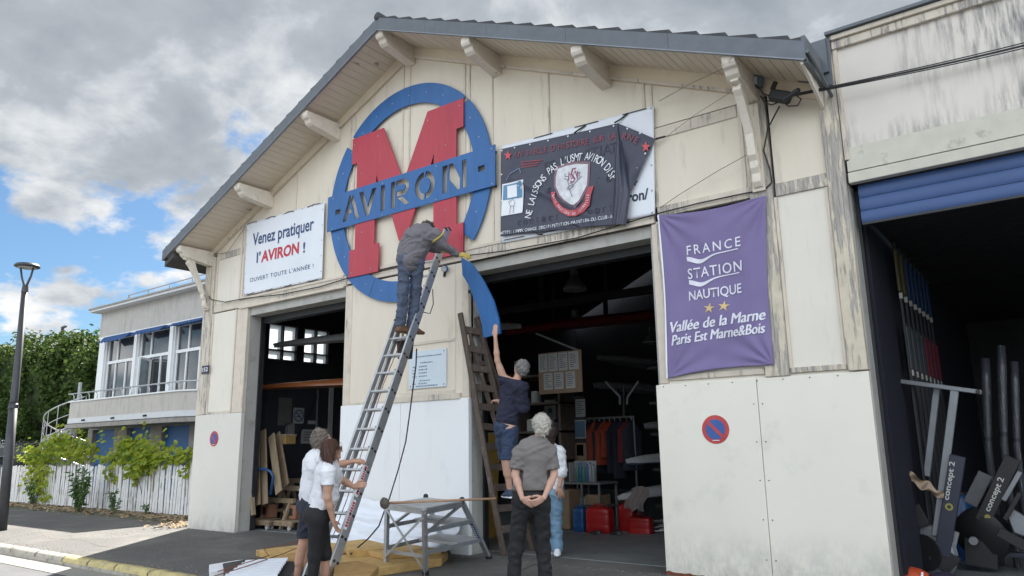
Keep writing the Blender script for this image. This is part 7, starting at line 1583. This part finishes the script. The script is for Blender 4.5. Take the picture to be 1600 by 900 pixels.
def body_sdf(j, g=1.0, fem=False, hd=1.0):
    """j: joints dict; g: girth"""
    sd = SDF(); pel, wst, che, nk = j['pel'], j['wst'], j['che'], j['nk']; side = unit(j['shR'] - j['shL']); upv = unit(nk - pel); fr = unit(upv.cross(side)); hs = unit(j['hipR'] - j['hipL'])
    sd.cap(pel - hs * .055, pel + hs * .055, .118 * g, .118 * g, None, 1, .05); sd.cap(pel, wst, .132 * g, .118 * g, fr, .82, .05); sd.cap(wst, che, .120 * g, .150 * g, fr, .74, .05)
    sd.cap(che - side * .06, che + side * .06, .118 * g, .118 * g, fr, .9, .05); sd.cap(j['shL'].lerp(nk, .12), j['shR'].lerp(nk, .12), .056 * g, .056 * g, None, 1, .05)
    sd.cap(nk - upv * .05, nk.lerp(j['head'], .62), .062 * g, .052, None, 1, .03); 
    for s_ in 'LR':
        sh, el, wr = j['sh' + s_], j['el' + s_], j['wr' + s_]; sd.cap(nk - upv * .03, sh, .045, .050, None, 1, .03)
        sd.cap(sh, el, .053 * g, .040 * g, None, 1, .03); sd.cap(sh.lerp(el, .25), sh.lerp(el, .6), .048 * g, .045 * g, None, 1, .03)
        sd.cap(el, el.lerp(wr, .35), .040 * g, .040 * g, None, 1, .02); sd.cap(el.lerp(wr, .3), wr, .039 * g, .0255, None, 1, .02)
        hp, kn, an = j['hip' + s_], j['kn' + s_], j['an' + s_]; sd.cap(hp, kn, .090 * g, .055 * g, None, 1, .04); sd.cap(kn, an, .052 * g, .036, None, 1, .03)
        bk = -fr; sd.cap(kn.lerp(an, .12) + bk * .012, kn.lerp(an, .48) + bk * .014, .046 * g, .044 * g, None, 1, .03)
    return sd, fr, side, upv
M_SK = mat('skin', (0.56, 0.34, 0.25), .5, var=.06, scale=12, spec=.35); M_SKT = mat('tanned skin', (0.50, 0.285, 0.20), .5, var=.08, scale=12, spec=.35); M_SKP = mat('pale skin', (0.55, 0.33, 0.25), .5, var=.08, scale=14, spec=.35)
def strands(ho, n, L_, w, cols, flow, out=.35, jit=.5, seed=1):
    """loose locks combed over the hair, so the outline is not a smooth cap"""
    r = random.Random(seed); me = ho.data; N = len(me.vertices); off = root_loc(ho.parent)
    for ci, col in enumerate(cols):
        mb = MB()
        for _ in range(n // len(cols)):
            v = me.vertices[r.randrange(N)]; p = v.co + off; nn = v.normal; f = Vector(flow) + Vector((r.gauss(0, jit), r.gauss(0, jit), r.gauss(0, jit))); d = f - nn * f.dot(nn)
            if d.length < .05: continue
            d = (d.normalized() + nn * out * r.random()).normalized(); sd_ = nn.cross(d).normalized(); l = L_ * r.uniform(.5, 1.2); k = len(mb.v); q = p - nn * .002; ww = w * r.uniform(.6, 1.3)
            for i in range(5):
                a = i / 4; c = q + d * l * a + nn * (.003 * math.sin(a * 3.1)) - nn * out * l * .5 * a * a; e = ww * (1 - a * .75); mb.v += [tuple(c - sd_ * e + nn * .001), tuple(c + sd_ * e + nn * .001)]
                if i: mb.f.append((k + 2 * i - 2, k + 2 * i - 1, k + 2 * i + 1, k + 2 * i))
        tag(mb.build('hair_locks', mat('hair lock %.3f %.3f' % (col[0], col[2]), col, .55, var=.2), ho.parent, smooth=True, fix=False), kind='stuff')
def hairm(name, c, var=.35): return mat(name, c, .65, var=var, scale=45, stretch=(1, 1, .35), bump=.8, bscale=120)
M_JEAN = mat('dark blue work trousers', (0.075, 0.095, 0.145), .85, var=.18, scale=8, bump=.15, bscale=200)
def wear(j, g, infl, sleeve=.6, waist=1.0, fem=False):
    b, fr, side, up = body_sdf(j, g); s2 = SDF()
    for q in b.p[1:6]:
        s2.p.append((q[0], q[1], q[2], q[3] * (waist if q is b.p[1] or q is b.p[2] else 1) + infl, q[4] + infl, q[5], q[6], q[7]))
    s2.p.append(s2.p.pop(0))
    for s_ in 'LR':
        sh, el = j['sh' + s_], j['el' + s_]; s2.cap(j['nk'] - up * .05, sh, .050 + infl, .052 + infl, None, 1, .03); s2.cap(sh, sh.lerp(el, sleeve), .056 * g + infl, .052 * g + infl + .004, None, 1, .03)
    return s2
def shoe_mesh(sd, m, parent, h=.007, name='shoe'): return sd.mesh(h, name, m, parent)

# ---- 1: man in grey T-shirt seen from behind, hands clasped behind his back, looking up
def man_grey():
    d = 8.05; p = J(822, 925, d); t = thing('person', (p.x, p.y, 0), 'man with white hair, grey T-shirt and black trousers, hands clasped behind his back', 'person')
    j = dict(pel=J(829, 778, d), wst=J(834, 752, d), che=J(836, 708, d), nk=J(843, 684, d + .02), head=J(846, 663, d + .03), shL=J(811, 706, d - .02), shR=J(861, 706, d - .02), elL=J(805, 742, d - .08), elR=J(866, 742, d - .06), wrL=J(816, 779, d - .20), wrR=J(850, 778, d - .20),
             hipL=J(815, 788, d), hipR=J(846, 788, d), knL=J(806, 856, d + .02), knR=J(848, 856, d + .05), anL=J(801, 915, d - .02), anR=J(853, 915, d))
    sd, fr, side, up = body_sdf(j, 1.0)
    fw = unit((-.55, .65, .45)); hu = unit((.25, -.45, .85)); P = head(sd, j['head'], hu, fw)
    back = -fr
    if back.dot(Vector(_C) - j['che']) < 0: back = -back
    hand(sd, j['wrL'], J(834, 790, d - .22) - j['wrL'], back * -1 + Vector((0, 0, .3)), Vector((0, 0, 1)), .55, 1.08); hand(sd, j['wrR'], J(836, 786, d - .24) - j['wrR'], back * -1 + Vector((0, 0, .4)), Vector((0, 0, 1)), .7, 1.08)
    sd.mesh(.0068, 'body', M_SKP, t)
    s2 = SDF(); gs = 1.0
    for q in 'LR': s2.cap(j['nk'] - up * .045, j['sh' + q], .058, .062, None, 1, .03)
    s2.cap(j['wst'] - Vector((0, 0, .05)), j['che'], .198, .190, fr, .66, .05); s2.cap(j['pel'] + Vector((0, 0, .06)), j['wst'], .200, .196, fr, .70, .05); s2.cap(j['che'] - side * .07, j['che'] + side * .07, .135, .135, fr, .9, .05); s2.cap(j['nk'] - up * .06, j['nk'] - up * .008, .085, .066, None, 1, .03)
    for q in 'LR': s2.cap(j['sh' + q], j['sh' + q].lerp(j['el' + q], .80), .066, .074, None, 1, .03)
    s2.cut(j['pel'] + Vector((0, 0, .085)), (0, 0, -1)); s2.cut(j['nk'] + up * .022, up)
    base_noise = folds(.0070, 34, 1.0)
    def nf(G):
        D = base_noise(G); 
        for q in 'LR':
            e = np.array(j['sh' + q].lerp(j['el' + q], .74)); dd = np.array(unit(j['el' + q] - j['sh' + q])); c = (G - e); al = c @ dd; r = np.linalg.norm(c - al[..., None] * dd, axis=-1); D = D + np.where((al > 0) & (r < .088) & (np.abs(al) < .2), al * 3, 0).astype(np.float32)
        return D
    s2.mesh(.0085, 'tshirt', mat('grey brown cotton', (0.185, 0.170, 0.162), .9, var=.06, scale=5, bump=.1, bscale=250), t, nf)
    s3_ = SDF(); s3_.cap(j['pel'] - side * .065, j['pel'] + side * .065, .138, .138, None, 1, .05); s3_.cap(j['pel'], j['pel'] + Vector((0, 0, .07)), .172, .170, fr, .78, .05)
    for q in 'LR': s3_.cap(j['hip' + q], j['kn' + q], .106, .082, None, 1, .04); s3_.cap(j['kn' + q], j['an' + q] - Vector((0, 0, .02)), .080, .070, None, 1, .04)
    s3_.cut(j['pel'] + Vector((0, 0, .085)), (0, 0, 1)); s3_.mesh(.0085, 'trousers', mat('black trousers', (0.018, 0.018, 0.02), .85, var=.2), t, folds(.007, 30, 3.0, .6))
    b = SDF(); c = j['pel'] + Vector((0, 0, .072)); b.cap(c - side * .045, c + side * .045, .160, .160, fr, .80, .02); b.cut(c + Vector((0, 0, .018)), (0, 0, 1)); b.cut(c - Vector((0, 0, .018)), (0, 0, -1)); b.mesh(.008, 'belt', M_BLACK, t)
    h = SDF(); hc = P(0, -.018, .03); h.ell(hc, ((1, 0, 0), (0, 1, 0), (0, 0, 1)), (.098, .098, .100), .02); h.ell(P(0, -.055, -.02), ((1, 0, 0), (0, 1, 0), (0, 0, 1)), (.078, .072, .088), .03)
    h.cut(P(0, .045, .0), unit(fw * 1 - hu * .45)); ho = h.mesh(.0065, 'hair', hairm('white hair', (0.55, 0.52, 0.46), .25), t, curls(.006, 90)); strands(ho, 900, .04, .0035, ((.60, .57, .51), (.50, .47, .42)), (.2, -.3, -.5), .5, .8, 1)
    gl = MB(); gl.tube([P(-.078, -.01, .012), P(-.075, .085, .012)], .003, 5); gl.build('glasses', M_BLACK, t)
    for q in 'LR':
        f = SDF(); foot(f, j['an' + q], (-.3, .95), 1.0, .008); f.mesh(.008, 'shoe', M_BLACK, t)
man_grey()

# ---- 2: woman with brown bob, white T-shirt, black cropped leggings, steadying the ladder
def woman_brown():
    d = 8.0; t = thing('person', (-6.85, -2.9, 0), 'woman with brown bobbed hair, white T-shirt and black cropped leggings steadying the tall ladder', 'person')
    j = dict(pel=J(499, 802, d), wst=J(506, 776, d), che=J(512, 741, d), nk=J(513, 719, d), head=J(519, 703, d - .01), shL=J(510, 734, d + .18), shR=J(513, 738, d - .15), elL=J(538, 752, d + .30), elR=J(512, 778, d - .20), wrL=J(553, 761, d + .20), wrR=J(521, 815, d - .16),
             hipL=J(499, 808, d + .09), hipR=J(497, 810, d - .09), knL=J(508, 866, d + .08), knR=J(492, 868, d - .08), anL=J(509, 925, d + .08), anR=J(486, 930, d - .10))
    sd, fr, side, up = body_sdf(j, .94)
    fw = unit((.45, .85, .10)); hu = unit((-.1, -.1, 1)); P = head(sd, j['head'], hu, fw, .97)
    hand(sd, j['wrL'], unit((.8, .3, .25)), (.3, .8, -.1), (-.3, 0, 1), .85, .95); hand(sd, j['wrR'], J(529, 833, d - .10) - j['wrR'], (.7, .6, 0), (.5, .8, .3), .35, .95)
    sd.mesh(.0068, 'body', M_SKT, t)
    s2 = wear(j, .94, .013, .46); s2.cap(j['pel'] + up * .05, j['wst'], .150, .145, fr, .92, .05); s2.cap(j['wst'], j['che'], .142, .150, fr, .84, .05); s2.cap(j['shL'].lerp(j['nk'], .1), j['shR'].lerp(j['nk'], .1), .066, .066, None, 1, .05); s2.cap(j['nk'] - up * .06, j['nk'] - up * .012, .075, .058, None, 1, .03)
    bf_ = unit(fw); s2.ell(j['che'] + bf_ * .085 - up * .05 , ((1, 0, 0), (0, 1, 0), (0, 0, 1)), (.085, .09, .08), .04); s2.ell(j['wst'] + bf_ * .05, ((1, 0, 0), (0, 1, 0), (0, 0, 1)), (.11, .11, .11), .05)
    for q in 'LR': s2.cap(j['sh' + q], j['sh' + q].lerp(j['el' + q], .50), .060, .064, None, 1, .03)
    s2.cut(j['pel'] + up * .055, -up + unit((.2, .1, 0)) * .35); s2.cut(j['nk'] + up * .012, up)
    bn = folds(.0042, 38, 2.0)
    def nf(G):
        D = bn(G)
        for q in 'LR':
            e = np.array(j['sh' + q].lerp(j['el' + q], .48)); dd = np.array(unit(j['el' + q] - j['sh' + q])); c = (G - e); al = c @ dd; r = np.linalg.norm(c - al[..., None] * dd, axis=-1); D = D + np.where((al > 0) & (r < .08) & (np.abs(al) < .16), al * 3, 0).astype(np.float32)
        return D
    s2.mesh(.008, 'tshirt', mat('white cotton', (0.74, 0.75, 0.78), .9, var=.03, bump=.1, bscale=250), t, nf)
    s3_ = SDF(); s3_.cap(j['pel'] - side * .05, j['pel'] + side * .05, .136, .136, None, 1, .05); s3_.ell(j['pel'] - bf_ * .055 - up * .02, ((1, 0, 0), (0, 1, 0), (0, 0, 1)), (.12, .12, .115), .05)
    s3_.cap(j['pel'], j['wst'], .135, .128, fr, .95, .05)
    for q in 'LR': s3_.cap(j['hip' + q], j['kn' + q], .100, .070, None, 1, .04); s3_.cap(j['kn' + q], j['kn' + q].lerp(j['an' + q], .02), .068, .062, None, 1, .04)
    s3_.cap(j['knR'], j['anR'], .068, .05, None, 1, .02); s3_.cut((0, 0, j['knL'].z - .30), (0, 0, -1));  s3_.mesh(.0085, 'leggings', mat('black leggings', (0.014, 0.014, 0.016), .85, var=.2), t, folds(.002, 30, 3.0))
    h = SDF(); E3 = (hu.cross(fw) * -1, fw, hu); E3 = tuple(unit(v) for v in E3)
    h.ell(P(0, -.022, .025), E3, (.094, .100, .100), .02); h.cap(P(-.05, -.04, -.03), P(-.055, -.03, -.115), .058, .05, None, 1, .03); h.cap(P(.05, -.04, -.03), P(.055, -.03, -.115), .058, .05, None, 1, .03); h.cap(P(0, -.065, -.03), P(0, -.055, -.125), .062, .05, None, 1, .03)
    h.cut(P(0, .042, .0), unit(fw - hu * .5)); h.cut(P(0, 0, -.145), -hu); ho = h.mesh(.0065, 'hair', hairm('brown hair', (0.075, 0.030, 0.016), .4), t, folds(.0022, 120, 1.0, .05)); strands(ho, 900, .10, .0032, ((.10, .042, .024), (.045, .018, .011), (.095, .045, .028)), (0, 0, -1), .12, .12, 2)
    g = MB(); g.tube([P(.078, .0, .012), P(.076, .09, .012)], .004, 5); g.lathe(P(.035, .096, .008), [(.022, 0), (.022, .004)], 12, fw); g.build('sunglasses', M_BLACK, t)
    for q in 'LR':
        f = SDF(); foot(f, j['an' + q], (.35, .9), .92, .008); f.mesh(.009, 'shoe', M_WHITE, t)
woman_brown()

# ---- 3: grey-haired helper behind her, white T-shirt and dark shorts, bare legs
def helper_grey():
    d = 8.6; t = thing('person', (-7.4, -2.8, 0), 'helper with tousled grey hair, white T-shirt and dark shorts, one arm reaching for the ladder', 'person')
    j = dict(pel=J(484, 790, d), wst=J(486, 765, d), che=J(493, 726, d), nk=J(500, 702, d), head=J(503, 686, d), shL=J(490, 715, d + .18), shR=J(505, 717, d - .12), elL=J(515, 726, d + .30), elR=J(527, 726, d + .02), wrL=J(545, 722, d + .30), wrR=J(551, 721, d + .10),
             hipL=J(484, 796, d + .09), hipR=J(484, 797, d - .09), knL=J(486, 848, d + .10), knR=J(474, 850, d - .08), anL=J(478, 905, d + .14), anR=J(462, 908, d - .08))
    sd, fr, side, up = body_sdf(j, .98); fw = unit((.55, .80, .15)); hu = unit((-.1, -.15, 1)); P = head(sd, j['head'], hu, fw)
    hand(sd, j['wrR'], unit((.75, .55, .1)), (.5, .6, -.3), (-.2, -.1, 1), .9, 1.0); hand(sd, j['wrL'], unit((.75, .55, .1)), (.4, .6, -.3), (-.2, -.1, 1), .9, 1.0)
    sd.mesh(.0072, 'body', M_SKT, t)
    s2 = wear(j, .98, .014, .55); s2.cap(j['pel'] + up * .04, j['wst'], .146, .142, fr, .88, .05); s2.cap(j['wst'], j['che'], .142, .158, fr, .80, .05); s2.cap(j['shL'].lerp(j['nk'], .1), j['shR'].lerp(j['nk'], .1), .070, .070, None, 1, .05); s2.cap(j['nk'] - up * .06, j['nk'] - up * .01, .078, .060, None, 1, .03)
    for q in 'LR': s2.cap(j['sh' + q], j['sh' + q].lerp(j['el' + q], .60), .064, .066, None, 1, .03)
    s2.cut(j['pel'] + up * .05, -up); s2.cut(j['nk'] + up * .015, up)
    s2.mesh(.0085, 'tshirt', mat('white cotton', (0, 0, 0)), t, folds(.005, 32, 5.0))
    s3_ = SDF(); s3_.cap(j['pel'] - side * .05, j['pel'] + side * .05, .136, .136, None, 1, .05); s3_.cap(j['pel'], j['wst'], .136, .130, fr, .9, .05)
    for q in 'LR': s3_.cap(j['hip' + q], j['kn' + q], .108, .092, None, 1, .04)
    s3_.cut(j['knR'] + Vector((0, 0, .07)), (0, 0, -1)); s3_.mesh(.0085, 'shorts', mat('dark navy shorts', (0.022, 0.026, 0.042), .85, var=.2), t, folds(.007, 28, 2.0, .5))
    h = SDF(); h.ell(P(0, -.018, .030), ((1, 0, 0), (0, 1, 0), (0, 0, 1)), (.100, .098, .098), .02); h.ell(P(0, -.06, -.02), ((1, 0, 0), (0, 1, 0), (0, 0, 1)), (.075, .07, .08), .03); h.cut(P(0, .055, .0), unit(fw - hu * .5)); ho = h.mesh(.0065, 'hair', hairm('tousled grey hair', (0.20, 0.17, 0.14), .35), t, curls(.009, 75, 2.0)); strands(ho, 900, .045, .0034, ((.22, .185, .155), (.16, .135, .115)), (0, -.2, .1), .8, 1.0, 3)
    for q in 'LR':
        f = SDF(); foot(f, j['an' + q], (.4, .9), 1.0, .008); f.mesh(.009, 'shoe', M_BLACK, t)
helper_grey()

# ---- 4: man on the tall ladder, bent over, reaching right
def man_ladder():
    d = 10.42; t = thing('person', J(630, 518, d), 'man in grey jacket and dark blue trousers standing high on the ladder fixing the sign', 'person')
    j = dict(pel=J(640, 405, d), wst=J(645, 391, d + .02), che=J(655, 372, d + .06), nk=J(665, 361, d + .12), head=J(667, 359, d + .28), shL=J(645, 367, d + .0), shR=J(680, 369, d + .06), elL=J(660, 385, d + .30), elR=J(692, 384, d + .10), wrL=J(690, 392, d + .42), wrR=J(716, 398, d + .22),
             hipL=J(633, 405, d - .02), hipR=J(652, 406, d + .02), knL=J(630, 457, d - .06), knR=J(650, 458, d + .07), anL=J(626, 507, d - .05), anR=J(643, 508, d + .05))
    sd, fr, side, up = body_sdf(j, .86); fw = unit((.35, .8, -.45)); hu = unit((.15, .45, .85)); P = head(sd, j['head'], hu, fw)
    sd.mesh(.0085, 'body', M_SK, t)
    hd = SDF(); 
    for w, dr in ((j['wrR'], (.9, .25, -.15)), (j['wrL'], (.85, .4, -.1))): hd.cap(w - unit(dr) * .05, w, .042, .036, None, 1, .02); hand(hd, w, dr, (0, .6, -.6), (-.1, .2, 1), .8, 1.22)
    hd.mesh(.008, 'gloves', mat('yellow work glove', (0.50, 0.37, 0.10), .85, var=.15), t)
    s2 = wear(j, 1.0, .03, .6); s2.cap(j['pel'] + up * .02, j['wst'], .185, .190, fr, .82, .05); s2.cap(j['wst'], j['che'], .190, .200, fr, .8, .05); s2.cap(j['shL'], j['shR'], .098, .092, None, 1, .05); s2.cap(j['nk'] - up * .05, j['nk'] + up * .03, .085, .072, None, 1, .03)
    for q in 'LR': s2.cap(j['sh' + q], j['el' + q], .084, .074, None, 1, .03); s2.cap(j['el' + q], j['el' + q].lerp(j['wr' + q], .86), .074, .050, None, 1, .03)
    s2.mesh(.0095, 'jacket', mat('grey jacket', (0.165, 0.155, 0.172), .85, var=.08, scale=5, bump=.1, bscale=200), t, folds(.010, 36, 7.0))
    ab = SDF(); a, b = j['shR'].lerp(j['elR'], .12), j['shR'].lerp(j['elR'], .26); ab.cap(a, b, .122, .118, None, 1, .02); dn = unit(j['elR'] - j['shR']); ab.cut(b, dn); ab.cut(a, -dn); ab.mesh(.008, 'armband', mat('yellow armband', (0.62, 0.50, 0.06), .7), t)
    s3_ = SDF(); s3_.cap(j['pel'] - side * .05, j['pel'] + side * .05, .140, .140, None, 1, .05); s3_.cap(j['pel'], j['wst'], .140, .135, fr, .9, .05)
    for q in 'LR': s3_.cap(j['hip' + q], j['kn' + q], .106, .082, None, 1, .014); s3_.cap(j['kn' + q], j['an' + q] - Vector((0, 0, .0)), .080, .074, None, 1, .012)
    s3_.cut(j['anL'] + Vector((0, 0, -.035)), (0, 0, -1)); s3_.mesh(.009, 'trousers', M_JEAN, t, folds(.009, 36, 4.0, .9))
    h = SDF(); h.ell(P(0, -.015, .03), ((1, 0, 0), (0, 1, 0), (0, 0, 1)), (.098, .098, .098), .02); h.cut(P(0, .05, .0), unit(fw - hu * .5)); ho = h.mesh(.0075, 'hair', hairm('dark grey hair', (0.075, 0.062, 0.055), .35), t, curls(.009, 70, 5.0)); strands(ho, 500, .045, .0034, ((.10, .085, .075), (.045, .038, .034)), (0, -.2, .3), .8, 1.0, 4)
    for q, s_ in (('L', -1), ('R', 1)):
        f = SDF(); foot(f, j['an' + q] + Vector((0, 0, -.03)), (.25, .95), 1.05, .010); f.mesh(.0085, 'boot', mat('brown leather boot', (0.13, 0.065, 0.035), .7, var=.15), t)
man_ladder()

# ---- 5: man in navy on the wooden ladder reaching up
def man_reach():
    d = 10.45; t = thing('person', J(795, 775, d), 'grey-haired man in navy T-shirt and shorts reaching up from the wooden ladder', 'person')
    j = dict(pel=J(791, 668, d), wst=J(794, 648, d), che=J(801, 613, d), nk=J(807, 594, d), head=J(814, 574, d), shL=J(787, 592, d + .0), shR=J(814, 604, d - .18), elL=J(777, 563, d - .02), elR=J(818, 640, d - .15), wrL=J(774, 527, d - .04), wrR=J(778, 626, d + .25),
             hipL=J(786, 676, d + .05), hipR=J(798, 677, d - .06), knL=J(789, 718, d + .10), knR=J(792, 720, d - .12), anL=J(796, 765, d + .10), anR=J(797, 765, d - .08))
    j['elR'] = J(800, 640, d + .24); 
    sd, fr, side, up = body_sdf(j, .95); fw = unit((-.75, .15, .62)); hu = unit((.55, -.2, .8)); P = head(sd, j['head'], hu, fw)
    hand(sd, j['wrL'], unit((.0, -.0, 1)), (.1, 1, 0), (-.9, 0, .1), .10, 1.12, .0); hand(sd, j['wrR'], unit((-.9, .3, .1)), (-.3, .3, -.8), (-.2, .6, .8), .7, 1.05)
    sd.mesh(.0075, 'body', M_SK, t)
    s2 = wear(j, 1.0, .02, .28); s2.cap(j['pel'] + up * .06, j['wst'], .158, .160, fr, .80, .05); s2.cap(j['wst'], j['che'], .160, .170, fr, .78, .05); s2.cap(j['shL'].lerp(j['nk'], .2), j['shR'], .080, .085, None, 1, .05); s2.cap(j['nk'] - up * .06, j['nk'] - up * .01, .085, .066, None, 1, .03)
    s2.cap(j['shL'], j['shL'].lerp(j['elL'], .28), .066, .062, None, 1, .03); s2.cap(j['shR'], j['shR'].lerp(J(818, 650, d - .1), .7), .085, .09, None, 1, .05)
    s2.cut(j['pel'] + up * .075, -up); s2.cut(j['nk'] + up * .018, up)
    s2.mesh(.009, 'tshirt', mat('navy cotton', (0.020, 0.022, 0.045), .9, var=.12), t, folds(.009, 30, 9.0))
    s3_ = SDF(); s3_.cap(j['pel'] - side * .05, j['pel'] + side * .05, .132, .132, None, 1, .05); s3_.cap(j['pel'] + up * .05, j['pel'], .132, .136, None, 1, .05)
    for q in 'LR': s3_.cap(j['hip' + q], j['kn' + q], .112, .098, None, 1, .04)
    s3_.cut(j['knL'] + Vector((0, 0, .0)), (0, 0, -1)); s3_.cut(j['pel'] + up * .065, up); s3_.mesh(.009, 'shorts', mat('navy denim shorts', (0.030, 0.048, 0.095), .85, var=.15), t, folds(.008, 32, 1.5, .6))
    h = SDF(); h.ell(P(0, -.018, .028), ((1, 0, 0), (0, 1, 0), (0, 0, 1)), (.096, .096, .096), .02); h.ell(P(0, -.05, -.02), ((1, 0, 0), (0, 1, 0), (0, 0, 1)), (.078, .075, .08), .03); h.cut(P(0, .048, .0), unit(fw - hu * .45)); ho = h.mesh(.007, 'hair', hairm('curly grey hair', (0.24, 0.23, 0.22), .35), t, curls(.006, 100, 8.0)); strands(ho, 800, .03, .0032, ((.27, .26, .25), (.19, .185, .18)), (0, -.2, -.1), .7, 1.0, 5)
    for q in 'LR':
        f = SDF(); foot(f, j['an' + q] + Vector((0, 0, -.02)), (-.75, .35), 1.0, .010); f.mesh(.0085, 'shoe', mat('blue canvas shoe', (0.04, 0.055, 0.09), .8, var=.2), t)
        so = SDF(); c = j['an' + q] + Vector((0, 0, -.105)); dr = unit((-.75, .35, 0)); so.cap(c - dr * .05, c + dr * .18, .045, .042, (0, 0, 1), .38, .01); so.mesh(.008, 'sole', M_WHITE, t)
man_reach()

# ---- 6: woman in white top and jeans standing behind
def woman_jeans():
    d = 10.35; p = gr(862, 868); t = thing('person', (p.x, p.y, 0), 'woman in white blouse and light blue jeans half hidden behind the man in grey', 'person')
    j = dict(pel=J(865, 768, d), wst=J(865, 750, d), che=J(864, 715, d), nk=J(861, 694, d), head=J(859, 677, d - .02), shL=J(855, 705, d + .12), shR=J(875, 706, d - .10), elL=J(850, 735, d + .1), elR=J(878, 737, d - .12), wrL=J(850, 760, d + .1), wrR=J(874, 760, d - .18),
             hipL=J(861, 776, d + .06), hipR=J(870, 776, d - .06), knL=J(861, 818, d + .08), knR=J(870, 818, d - .04), anL=J(859, 856, d + .06), anR=J(871, 856, d - .06))
    sd, fr, side, up = body_sdf(j, .92); fw = unit((-.75, .4, .35)); hu = unit((.2, -.1, 1)); P = head(sd, j['head'], hu, fw, .95)
    hand(sd, j['wrR'], J(879, 785, d - .18) - j['wrR'], (-.6, .6, 0), (-.6, -.2, .2), .15, 1.1, .35); hand(sd, j['wrL'], (0, 0, -1), (-.6, .6, 0), (-.6, .2, 0), .3, 1.0)
    sd.mesh(.0078, 'body', M_SKT, t)
    s2 = wear(j, .92, .014, .9); s2.cap(j['pel'] + up * .02, j['wst'], .140, .138, fr, .85, .05); s2.cap(j['wst'], j['che'], .138, .145, fr, .8, .05); s2.cap(j['shL'].lerp(j['nk'], .1), j['shR'].lerp(j['nk'], .1), .064, .066, None, 1, .05); s2.cap(j['nk'] - up * .06, j['nk'] - up * .012, .078, .06, None, 1, .03)
    for q in 'LR': s2.cap(j['sh' + q], j['sh' + q].lerp(j['el' + q], 1.05), .066, .075, None, 1, .03)
    s2.cut(j['nk'] + up * .012, up); s2.mesh(.009, 'blouse', mat('white cotton', (0, 0, 0)), t, folds(.007, 38, 11.0))
    s3_ = SDF(); s3_.cap(j['pel'] - side * .05, j['pel'] + side * .05, .124, .124, None, 1, .05)
    for q in 'LR': s3_.cap(j['hip' + q], j['kn' + q], .100, .078, None, 1, .04); s3_.cap(j['kn' + q], j['an' + q], .078, .084, None, 1, .04)
    s3_.cut(j['anL'] + Vector((0, 0, -.03)), (0, 0, -1)); s3_.mesh(.009, 'jeans', mat('light blue denim', (0.17, 0.29, 0.41), .85, var=.12, scale=7), t, folds(.007, 32, 6.0, .8))
    h = SDF(); h.ell(P(0, -.02, .028), ((1, 0, 0), (0, 1, 0), (0, 0, 1)), (.096, .098, .098), .02); h.cap(P(0, -.05, -.02), P(0, -.05, -.12), .07, .06, None, 1, .03); h.cap(P(.05, -.02, -.02), P(.05, .0, -.10), .045, .04, None, 1, .03); h.cut(P(0, .048, .0), unit(fw - hu * .45)); h.mesh(.0075, 'hair', hairm('dark brown hair', (0.03, 0.016, 0.012), .4), t, folds(.002, 110, 2.0, .05))
    for q in 'LR':
        f = SDF(); foot(f, j['an' + q] + Vector((0, 0, -.01)), (-.6, .5) if q == 'L' else (.3, -.5), .95, .012); f.mesh(.0085, 'trainer', M_WHITE, t)
woman_jeans()
